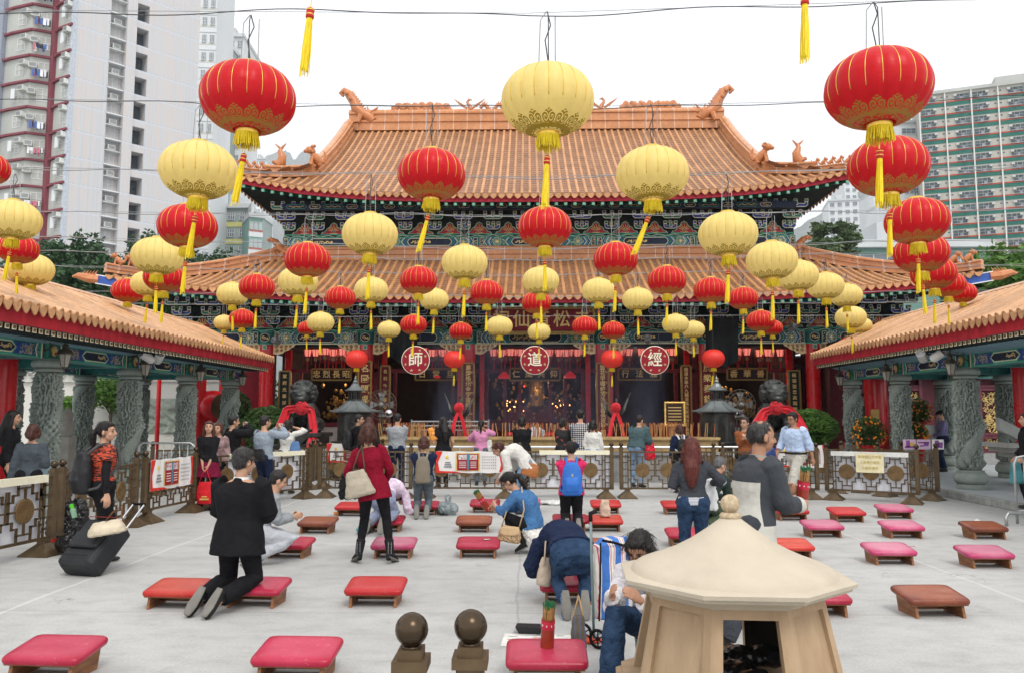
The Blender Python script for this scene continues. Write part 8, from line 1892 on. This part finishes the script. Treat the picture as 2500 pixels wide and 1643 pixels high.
# X
I=person('person in navy jacket and jeans bowing forward on a crimson stool, purple shoe soles showing',1326,7.45,2,h=1.62,fem=True,pel=(0,-.10,.48),neck=(-.13,.38,.50),mid=(-.04,.16,.64),legs=(((-.14,.12,.26),(-.095,-.33,.15)),((.14,.12,.26),(.095,-.33,.15))),toes=((.02,-.45,-1),(-.02,-.45,-1)),head=(12,-60),hands=((-.16,.42,.24),(.08,.50,.24)),epole=((-.5,-.2,.1),(.5,-.2,.1)),topm=nvy,hem=.0,tl=.034,bot='jeans',botm=den,shoem=mat('purple_blue_trainer',(.10,.16,.30),.6,var=.5,vs=30),hair='bob',hairc=HGY,vox=.009,wide=1.22,cuff=.02)
b=softbag('beige cross-body bag at the left side of the bowing navy jacket person',wb(I,-.25,.06,.33),(.07,.05,.13),mat('pale_beige_leather',(.45,.36,.28),.5),strap=[[wb(I,-.26,.0,.40),wb(I,-.24,.12,.60),wb(I,-.12,.28,.66),wb(I,.0,.40,.58)]],tilt=8)
# Y Z
I=person('man in teal grey jacket and pale jeans leaning over the trough to the right',1478,19.4,-38,h=1.74,neck=(0,.14,1.40),head=(0,-25),hands=((-.05,.42,1.1),(.15,.42,1.05)),top='jacket',topm=tl_,hem=.03,tl=.05,bot='jeans',botm=ldn,wide=1.08)
softbag('red plastic bag hanging from the teal jacket man\'s arm',wb(I,.22,.22,.86),(.15,.08,.22),mat('red_plastic_film',(.62,.01,.03),.3,bmp=.4,bs=20),'plastic_bag',disp=.05)
I=person('girl with short brown hair in a navy and white sailor top',1580,18.1,4,h=1.52,fem=True,topm=nvy,hem=.1,bot='slacks',botm=blk,hair='bob',hairc=HBR); backpack(I,bpb,'small black and white backpack of the girl in the sailor top',.12,.17,.06,wht,drop=.02)
# AA BB
I=person('woman with long auburn hair in dark sweater and jeans kneeling upright at right',1607,9.75,-6,h=1.72,fem=True,**K(.69,.04),twist=-8,head=(0,-22),hands=((-.16,.22,.98),(.26,.30,.90)),epole=((-.5,-1,-1),(1,-.6,-.5)),topm=char,hem=.02,tl=.018,under=HST,bot='jeans',botm=den,shoem=shw,hair='long',hairc=HRD,vox=.010,wide=1.05)
mb=MB(); rr=I['pel']; loft(mb,[(rr-V((0,0,.02)),V((1,0,0)),V((0,1,0)),.195,.145),(rr+V((0,0,.07)),V((1,0,0)),V((0,1,0)),.185,.135)],20); put('striped_hem',evalmesh(mb,HST,.010,2,.012,.04,name='hem'),I['t'])
softbag('white plastic bag held open by the auburn-haired woman',hand(I,1)+V((-.03,-.05,-.14)),(.13,.07,.19),mat('white_plastic_film',(.72,.73,.74),.35,bmp=.4,bs=20),'plastic_bag',disp=.05)
I=person('grey-haired man in dark green shirt kneeling low, bent to the right',1654,11.9,-52,h=1.68,pel=(0,-.18,.46),neck=(0,.10,.86),mid=(0,-.06,.70),legs=(((-.11,.16,.30),(-.09,-.28,.16)),((.11,.16,.30),(.09,-.28,.16))),toes=((0,-.8,-.6),(0,-.8,-.6)),head=(-5,-30),hands=((-.05,.38,.5),(.05,.38,.5)),topm=grn,hem=.0,bot='slacks',botm=gtr,shoem=shw,hair='short',hairc=HGY)
# child in blue
I=person('child in shiny blue raincoat behind the balding man',1772,14.9,-10,h=1.36,topm=mat('blue_raincoat',(.02,.045,.17),.35,bmp=.4,bs=12),hem=.25,tl=.05,bot='slacks',botm=nvy,hair='short')
# CC
I=person('balding man in two-tone dark and cream jacket walking right with a red stick cup',1742,6.15,-72,h=1.71,pel=(0,0,.93),neck=(0,.07,1.41),head=(-6,-6),feet=((-.10,.30),(.10,-.32,.12)),toes=((0,1,0),(0,1,-.5)),hands=((-.10,.36,1.14),(.10,.36,1.06)),epole=((-.4,-.6,-1),(.5,-.6,-1)),top='jacket',topm=JK,hem=.22,tl=.030,bot='slacks',botm=char,shoem=shb,hair='bald',hairc=HSP,skin=SKIN2,collar=mat('grey_inner_collar',(.30,.28,.24),.8),vox=.009,fold=.014,wide=1.05)
stick_cup(hand(I,0)+V((.04,-.02,-.13)),'red fortune stick cup with green tips in the balding man\'s hand',(4,6),1.0)
# DD EE
I=person('man with glasses in an orange-brown jacket looking out left of the balding man',1733,17.2,160,h=1.68,head=(-25,0),hands=PRAY(1.25,.2),topm=ora,bot='slacks',botm=blk,hair='short',glasses=True)
I=person('man in light blue shirt and cream trousers striding left, looking down',1848,15.9,124,h=1.76,pel=(0,0,.93),neck=(0,.03,1.44),head=(-6,-14),feet=((-.08,.34,.10),(.08,-.34,.14)),toes=((0,1,.15),(0,1,-.6)),hands=((-.30,-.10,.86),(.30,.20,.90)),topm=lbs,sleeve=.7,hem=.0,tl=.030,bot='slacks',botm=khk,shoem=shb,hair='short',glasses=True,skin=SKIN2,wide=1.16,vox=.010)
mb=MB(); loft(mb,[(I['pel']+V((0,0,.01)),V((1,0,0)),V((0,1,0)),.215,.155),(I['pel']+V((0,0,.05)),V((1,0,0)),V((0,1,0)),.213,.153)],22); mb.build('belt',shb,I['t'],True)
# GG HH
I=person('security guard in purple-grey shirt, dark trousers and cap standing beside a dragon column',2190,22.8,70,z=.146,h=1.70,head=(15,-22),topm=prp,sleeve=.95,hem=.0,bot='slacks',botm=nvy,hair='short',hands=((-.12,.26,1.0),(.22,.12,.86)))
mb=MB(); mb.ell((0,-.0,.075),(.10,.11,.05),14,8,0,I['H']); mb.ell((0,.10,.055),(.06,.06,.012),12,6,0,I['H']); mb.build('cap',blk,I['t'],True)
person('person in black jacket cut off by the right picture edge',2390,13.9,70,z=.146,h=1.62,topm=blk,tl=.05,bot='slacks',botm=blk,hair='short',hands=((-.2,.15,.9),(.25,.15,.9)))
softbag('teal and white carrier bag of the person at the right picture edge',P(2362,1098,13.8),(.11,.06,.18),mat('teal_carrier_bag',(.05,.20,.22),.5,var=.5,vs=3),'carrier_bag')
# II
I=person('older woman with glasses in white floral blouse sitting by the striped trolley, behind the furnace',1508,5.45,152,h=1.55,fem=True,pel=(0,-.06,.40),neck=(0,.16,.83),mid=(0,-.01,.64),legs=(((-.13,.34,.52),(-.14,.36,.09)),((.15,.34,.52),(.16,.40,.09))),toes=((0,1,-.15),(0,1,-.15)),head=(-4,-34),hands=((-.06,.40,.66),(.16,.36,.66)),topm=flo,hem=.03,tl=.028,bot='slacks',botm=den,shoem=wht,hair='curly',hairc=HB,glasses=True,vox=.009,cuff=.05,skin=SKIN2)
t=thing('folding_stool','small red folding stool under the older woman','stool',wb(I,0,-.1,0)); mb=MB(); mb.cb((0,0,.30),(.30,.26,.04),ch=.015); mb.build('seat',VN['crimson'],t); mb=MB()
for s in (-1,1): mb.tube([(s*.13,-.11,0),(s*.13,.11,.29)],.01,6); mb.tube([(s*.13,.11,0),(s*.13,-.11,.29)],.01,6)
mb.build('legs',mat('teal_tube',(.12,.22,.22),.4,.3),t)
# JJ
person('person in white and purple top and lavender trousers bowing on a crimson stool',898,12.05,-14,h=1.62,fem=True,pel=(0,-.10,.50),neck=(.06,.36,.54),mid=(0,.14,.68),legs=(((-.13,.10,.31),(-.12,-.33,.19)),((.13,.10,.31),(.12,-.33,.19))),toes=((0,-.5,-1),(0,-.5,-1)),head=(-10,-60),hands=((-.25,.45,.28),(.25,.45,.28)),topm=fab('white_purple_top',(.62,.50,.62),var=.35),hem=.0,bot='slacks',botm=lav,shoem=shw,hair='bob',wide=1.12)
# ------------------------------------------------------------ things lying about
def plastic(label,x,y,r,m,group=None,nm='plastic_bag',seed=1,knot=True):
    p=G(x,y); t=thing(nm,label,'bag',(p.x,p.y,0),0,group); mb=MB(); q=random.Random(seed); a,b,h=r
    for _ in range(9): mb.ell((q.uniform(-.5,.5)*a,q.uniform(-.5,.5)*b,h*.30+q.uniform(-.1,.1)*h),(a*.62,b*.6,h*.30),10,7)
    if knot: mb.tube([(0,0,h*.5),(-.02,0,h*.72),(-.05,0,h*.95),(.02,0,h*1.02),(.05,0,h*.9),(.0,0,h*.62)],[a*.35,a*.12,a*.09,a*.08,a*.09,a*.14],8)
    put('bag_body',evalmesh(mb,m,.011,2,.06,.05,name='bag'),t); return t
GPL=mat('grey_plastic_film',(.22,.26,.27),.25,var=.5,vs=7,bmp=.6,bs=16,coat=.3); WPL=mat('clear_white_plastic',(.62,.63,.62),.3,var=.2,bmp=.5,bs=20)
plastic('grey plastic bag with looped handles standing right of the khaki rucksack kneeler',1041,1196,(.20,.16,.34),GPL,seed=3)
plastic('crumpled white plastic bag left of the maroon sweater woman',838,1180,(.22,.15,.20),WPL,seed=4); plastic('flat white plastic bag left of the kneeling child in pink',1350-62,1172,(.28,.16,.12),WPL,seed=5,knot=False); plastic('teal plastic bag beside the lavender trousers person',845,1238,(.10,.2,.16),mat('teal_film',(.05,.30,.32),.3,bmp=.4),seed=6,knot=False); plastic('orange fruit bag at the red stool behind the maroon sweater woman',786,1196,(.07,.06,.09),mat('orange_film',(.75,.25,.06),.4),seed=8,knot=False); plastic('small white tissue on the ground behind the glossy brown stool',2272,1212,(.07,.05,.05),wht,seed=9,knot=False,nm='tissue')
S0=STO[18]; t=softbag('clear plastic bag of food standing on the orange-red stool',V((S0.location.x+.01,S0.location.y,.33)),(.085,.045,.13),mat('food_in_clear_bag',(.58,.44,.33),.35,var=.3,vs=18),'food_bag','bag',disp=.03)
# cup on the front stool, newspaper, tray, small bag, bottle
S0=STO[5]; stick_cup((S0.location.x+.005,S0.location.y+.03,.192),'red fortune stick cup with green-tipped sticks standing on the front pink stool',(8,0),1.0,60)
p=G(1185,1500); t=thing('newspaper','open white newspaper lying behind the front pink stool','newspaper',(p.x+.22,p.y+.12,0),R(-4)); mb=MB(); mb.box(-.28,.28,-.17,.17,.004,.010,0); q=random.Random(3)
for i in range(26): x=q.uniform(-.26,.2);y=q.uniform(-.15,.14); mb.box(x,x+q.uniform(.02,.08),y,y+.012,.0105,.0115,q.choice((1,1,2)))
mb.build('page',[wht,mat('print_grey',(.25,.25,.25),.8),mat('print_red',(.5,.1,.08),.8)],t)
p=G(1232,1476); t=thing('plastic_tray','black ribbed plastic food tray on the newspaper','tray',(p.x,p.y+.05,.012),R(-6)); mb=MB(); mb.lathe([(.12,0),(.155,.05),(.16,.05)],4,ph=PI/4,sx=1,sy=.62)
for i in range(15): mb.cb((-.10+i*.0143,0,.053),(.005,.125,.006))
mb.build('tray',mat('black_ribbed_plastic',(.02,.022,.024),.4),t)
p=G(1345,1510); softbag('small brown and blue striped handbag with tan handles behind the front stool',V((p.x,p.y,.13)),(.06,.05,.13),patmat('brown_blue_stripe',lambda nt,v,s:mixc(nt,lines(nt,math_(nt,'ADD',s.outputs[0],3),26,.5),(.10,.07,.04),(.08,.09,.12))),strap=[[V((p.x-.04,p.y,.22)),V((p.x,p.y,.40)),V((p.x+.04,p.y,.22))],[V((p.x-.04,p.y+.04,.22)),V((p.x+.01,p.y+.04,.38)),V((p.x+.04,p.y+.04,.22))]],strapm=mat('tan_handle',(.55,.36,.18),.5))
p=G(1390,1470); plastic('red and orange plastic wrapping beside the striped handbag',1400-25,1492,(.09,.07,.07),mat('red_orange_film',(.7,.08,.03),.3),seed=12,knot=False,nm='plastic_wrapping')
p=G(124,1275); t=thing('drink_bottle','small plastic drink bottle with red label at the foot of the left fence','bottle',(p.x,p.y,0)); mb=MB(); mb.lathe([(.032,0),(.034,.02),(.03,.1),(.033,.16),(.014,.21),(.014,.225)],14,mi=0); mb.lathe([(.035,.06),(.035,.14)],14,mi=1,cap=False); mb.lathe([(.016,.225),(.016,.245)],10,mi=1); mb.build('bottle',[mat('cola_in_bottle',(.25,.2,.18),.15),mat('red_label',(.6,.02,.02),.4)],t,30)
for x,y,l in ((2120,1272,'white and red paper wrapper lying between the mauve stools'),(1140,1308,'small folded paper and stick on the pink stool')):
    if y==1272: p=G(x,y); 
    else: S0=STO[7]; p=V((S0.location.x+.10,S0.location.y,.200))
    t=thing('paper_scrap',l,'paper',p,.3); mb=MB(); mb.cb((0,0,.006),(.16 if y==1272 else .07,.03 if y==1272 else .05,.006)); mb.bar((-.05,.02,.012),(.04,-.01,.014),.006,mi=1); mb.build('paper',[wht,IS],t)
# suitcase, handbag, black bags, crate
p=G(140,1352); t=thing('suitcase','large black wheeled suitcase tilted on its wheels behind the woman in orange and black','suitcase',(p.x+.02,p.y+.25,.05)); t.rotation_euler=(R(-48),0,R(-16)); mb=MB(); mb.cb((0,0,.33),(.47,.27,.62),ch=.04); me_=put('shell',evalmesh(mb,mat('black_suitcase_nylon',(.022,.024,.027),.55,var=.2,bmp=.4,bs=60),.012,3,.006,.1,name='case'),t)
mb=MB(); mb.cb((0,-.15,.40),(.38,.05,.38),ch=.02); mb.build('front_pocket',mat('black_suitcase_nylon',(.03,.03,.03),.5),t); mb=MB(); mb.tube([(-.19,-.178,.10),(.19,-.178,.10)],.006,5); mb.tube([(-.19,-.178,.62),(.19,-.178,.62)],.005,5,1); mb.cb((-.0,-.18,.50),(.05,.004,.05),2); mb.build('piping',[bpb,mat('red_piping',(.25,.03,.03),.5),wht],t)
mb=MB(); 
for s in (-1,1): mb.lathe([(.035,-.015),(.035,.015)],12,(s*.2,.11,0),M=None); mb.tube([(s*.08,.12,.60),(s*.08,.12,1.08)],.011,6,1)
mb.tube([(-.09,.12,1.08),(.09,.12,1.08)],.016,8,0); mb.build('handle_and_wheels',[blk,mat('aluminium_tube',(.55,.56,.58),.3,.8)],t)
softbag('cream canvas bag with brown straps lying on top of the black suitcase',P(248,1226,8.75),(.21,.10,.075),mat('cream_canvas_bag',(.58,.50,.37),.7,var=.15,bmp=.3),tilt=-10,strap=[[P(245,1210,8.7),P(262,1190,8.7),P(285,1172,8.8),P(282,1200,8.7),P(290,1215,8.7)]],strapm=mat('brown_leather_strap',(.14,.05,.02),.5))
plastic('big crumpled black rubbish bag at the left fence gap, upper one',152,1268,(.24,.2,.95),BAGM,seed=21,nm='rubbish_bag'); plastic('low black rubbish bag in front of the taller one at the left fence',165,1290,(.26,.2,.42),BAGM,seed=22,nm='rubbish_bag')
p=P(168,1180,9.7); t=thing('green_capped_bottle','bottle with bright green cap poking out of the black bags','bottle',p); mb=MB(); mb.lathe([(.03,-.12),(.03,-.02),(.018,.0)],12,mi=0); mb.lathe([(.024,0),(.024,.05),(.001,.052)],12,mi=1); mb.build('bottle',[mat('green_label_film',(.25,.45,.3),.3),mat('bright_green_cap',(.10,.62,.03),.4)],t,30); t.rotation_euler=(0,R(-18),0)
# shopping trolley
p=G(1405,1500); t=thing('shopping_trolley','blue white and red striped canvas shopping trolley with two small wheels','trolley',(p.x+.06,p.y+.05,0),R(28)); mb=MB(); vs_=[]
loft(mb,[(V((0,0,.20)),V((1,0,0)),V((0,1,0)),.14,.09),(V((0,0,.5)),V((1,0,0)),V((0,1,0)),.15,.105),(V((.01,0,.74)),V((1,0,0)),V((0,1,0)),.155,.10),(V((.04,0,.80)),V((1,0,0)),V((0,1,0)),.12,.06)],24); put('canvas_bag',evalmesh(mb,AWN,.012,2,.02,.1,name='bag'),t)
mb=MB(); mb.tube([(-.14,-.10,.80),(-.05,-.115,.78),(.08,-.11,.74),(.15,-.08,.76)],.010,6); mb.tube([(-.15,-.06,.2),(-.155,-.09,.5),(-.15,-.09,.78)],.007,5); mb.build('black_piping',blk,t)
mb=MB()
mb.tube([(-.16,.0,.06),(-.18,.0,.95),(-.17,.03,.99),(-.10,.06,.99)],.011,8); mb.tube([(-.16,.0,.07),(-.02,.1,.07)],.009,6); mb.build('tube_frame',mat('grey_green_tube',(.22,.30,.30),.35,.4),t,True); mb=MB(); mb.tube([(-.18,0,.93),(-.175,.01,.99),(-.10,.06,.995)],.016,8); mb.build('grip',blk,t,True)
for k,(x,y) in enumerate(((-.17,-.07),(-.17,.13))):
    mb=MB(); M=Matrix.Translation((x,y,.075))@Matrix.Rotation(R(30),4,'Z')@Matrix.Rotation(PI/2,4,'Y'); mb.tube([M@V((.062*cos(a*PI/12),.062*sin(a*PI/12),0)) for a in range(25)],.012,8)
    for a in range(6): mb.tube([M@V((0,0,0)),M@V((.06*cos(a*PI/3),.06*sin(a*PI/3),0))],.005,5)
    mb.lathe([(.001,-.01),(.016,-.01),(.016,.01),(.001,.01)],10,M=M); mb.build('wheel',blk,t,True)
# small folded paper parasols etc: tin bucket behind the furnace
p=G(1880-5,1195); t=thing('tin_bucket','metal bucket with red label behind the stone furnace, left of a flat red stool','bucket',(G(1760+35,1190).x,G(1795,1190).y,0)); mb=MB(); mb.lathe([(.12,0),(.15,.28),(.155,.28),(.14,.27)],20,mi=0); mb.lathe([(.139,.16),(.149,.26)],20,mi=1,cap=False); mb.build('bucket',[mat('tin',(.4,.4,.4),.35,.7),mat('red_label',(.6,.02,.02),.4)],t,30)

# ------------------------------------------------------------ air: haze over the city, incense smoke at the hall front
def volbox(name,x0,x1,y0,y1,z0,z1,dens,col,noisy=False,aniso=.2):
    mb=MB(); mb.box(x0,x1,y0,y1,z0,z1); m=bpy.data.materials.new(name); m.use_nodes=True; nt=m.node_tree; nt.nodes.remove(nt.nodes['Principled BSDF'])
    v=nt.nodes.new('ShaderNodeVolumePrincipled'); v.inputs['Color'].default_value=(*col,1); v.inputs['Density'].default_value=dens; v.inputs['Anisotropy'].default_value=aniso
    nt.links.new(v.outputs[0],nt.nodes['Material Output'].inputs['Volume'])
    if noisy:
        t=tc(nt,'Object',(.5,.5,.35)); f=nz(nt,t,2.2,3,.6); d=math_(nt,'MULTIPLY',math_(nt,'MAXIMUM',math_(nt,'SUBTRACT',f,.42),0),dens*6); nt.links.new(d,v.inputs['Density'])
    o=mb.build(name,m); tag(o,kind='stuff'); return o
volbox('haze',-1500,1500,-40,2700,-3,900,.00030,(.90,.95,1.0))
sm=volbox('incense_smoke',-3.4,4.6,26.2,30.6,1.2,4.1,.13,(.50,.64,1.0),True)
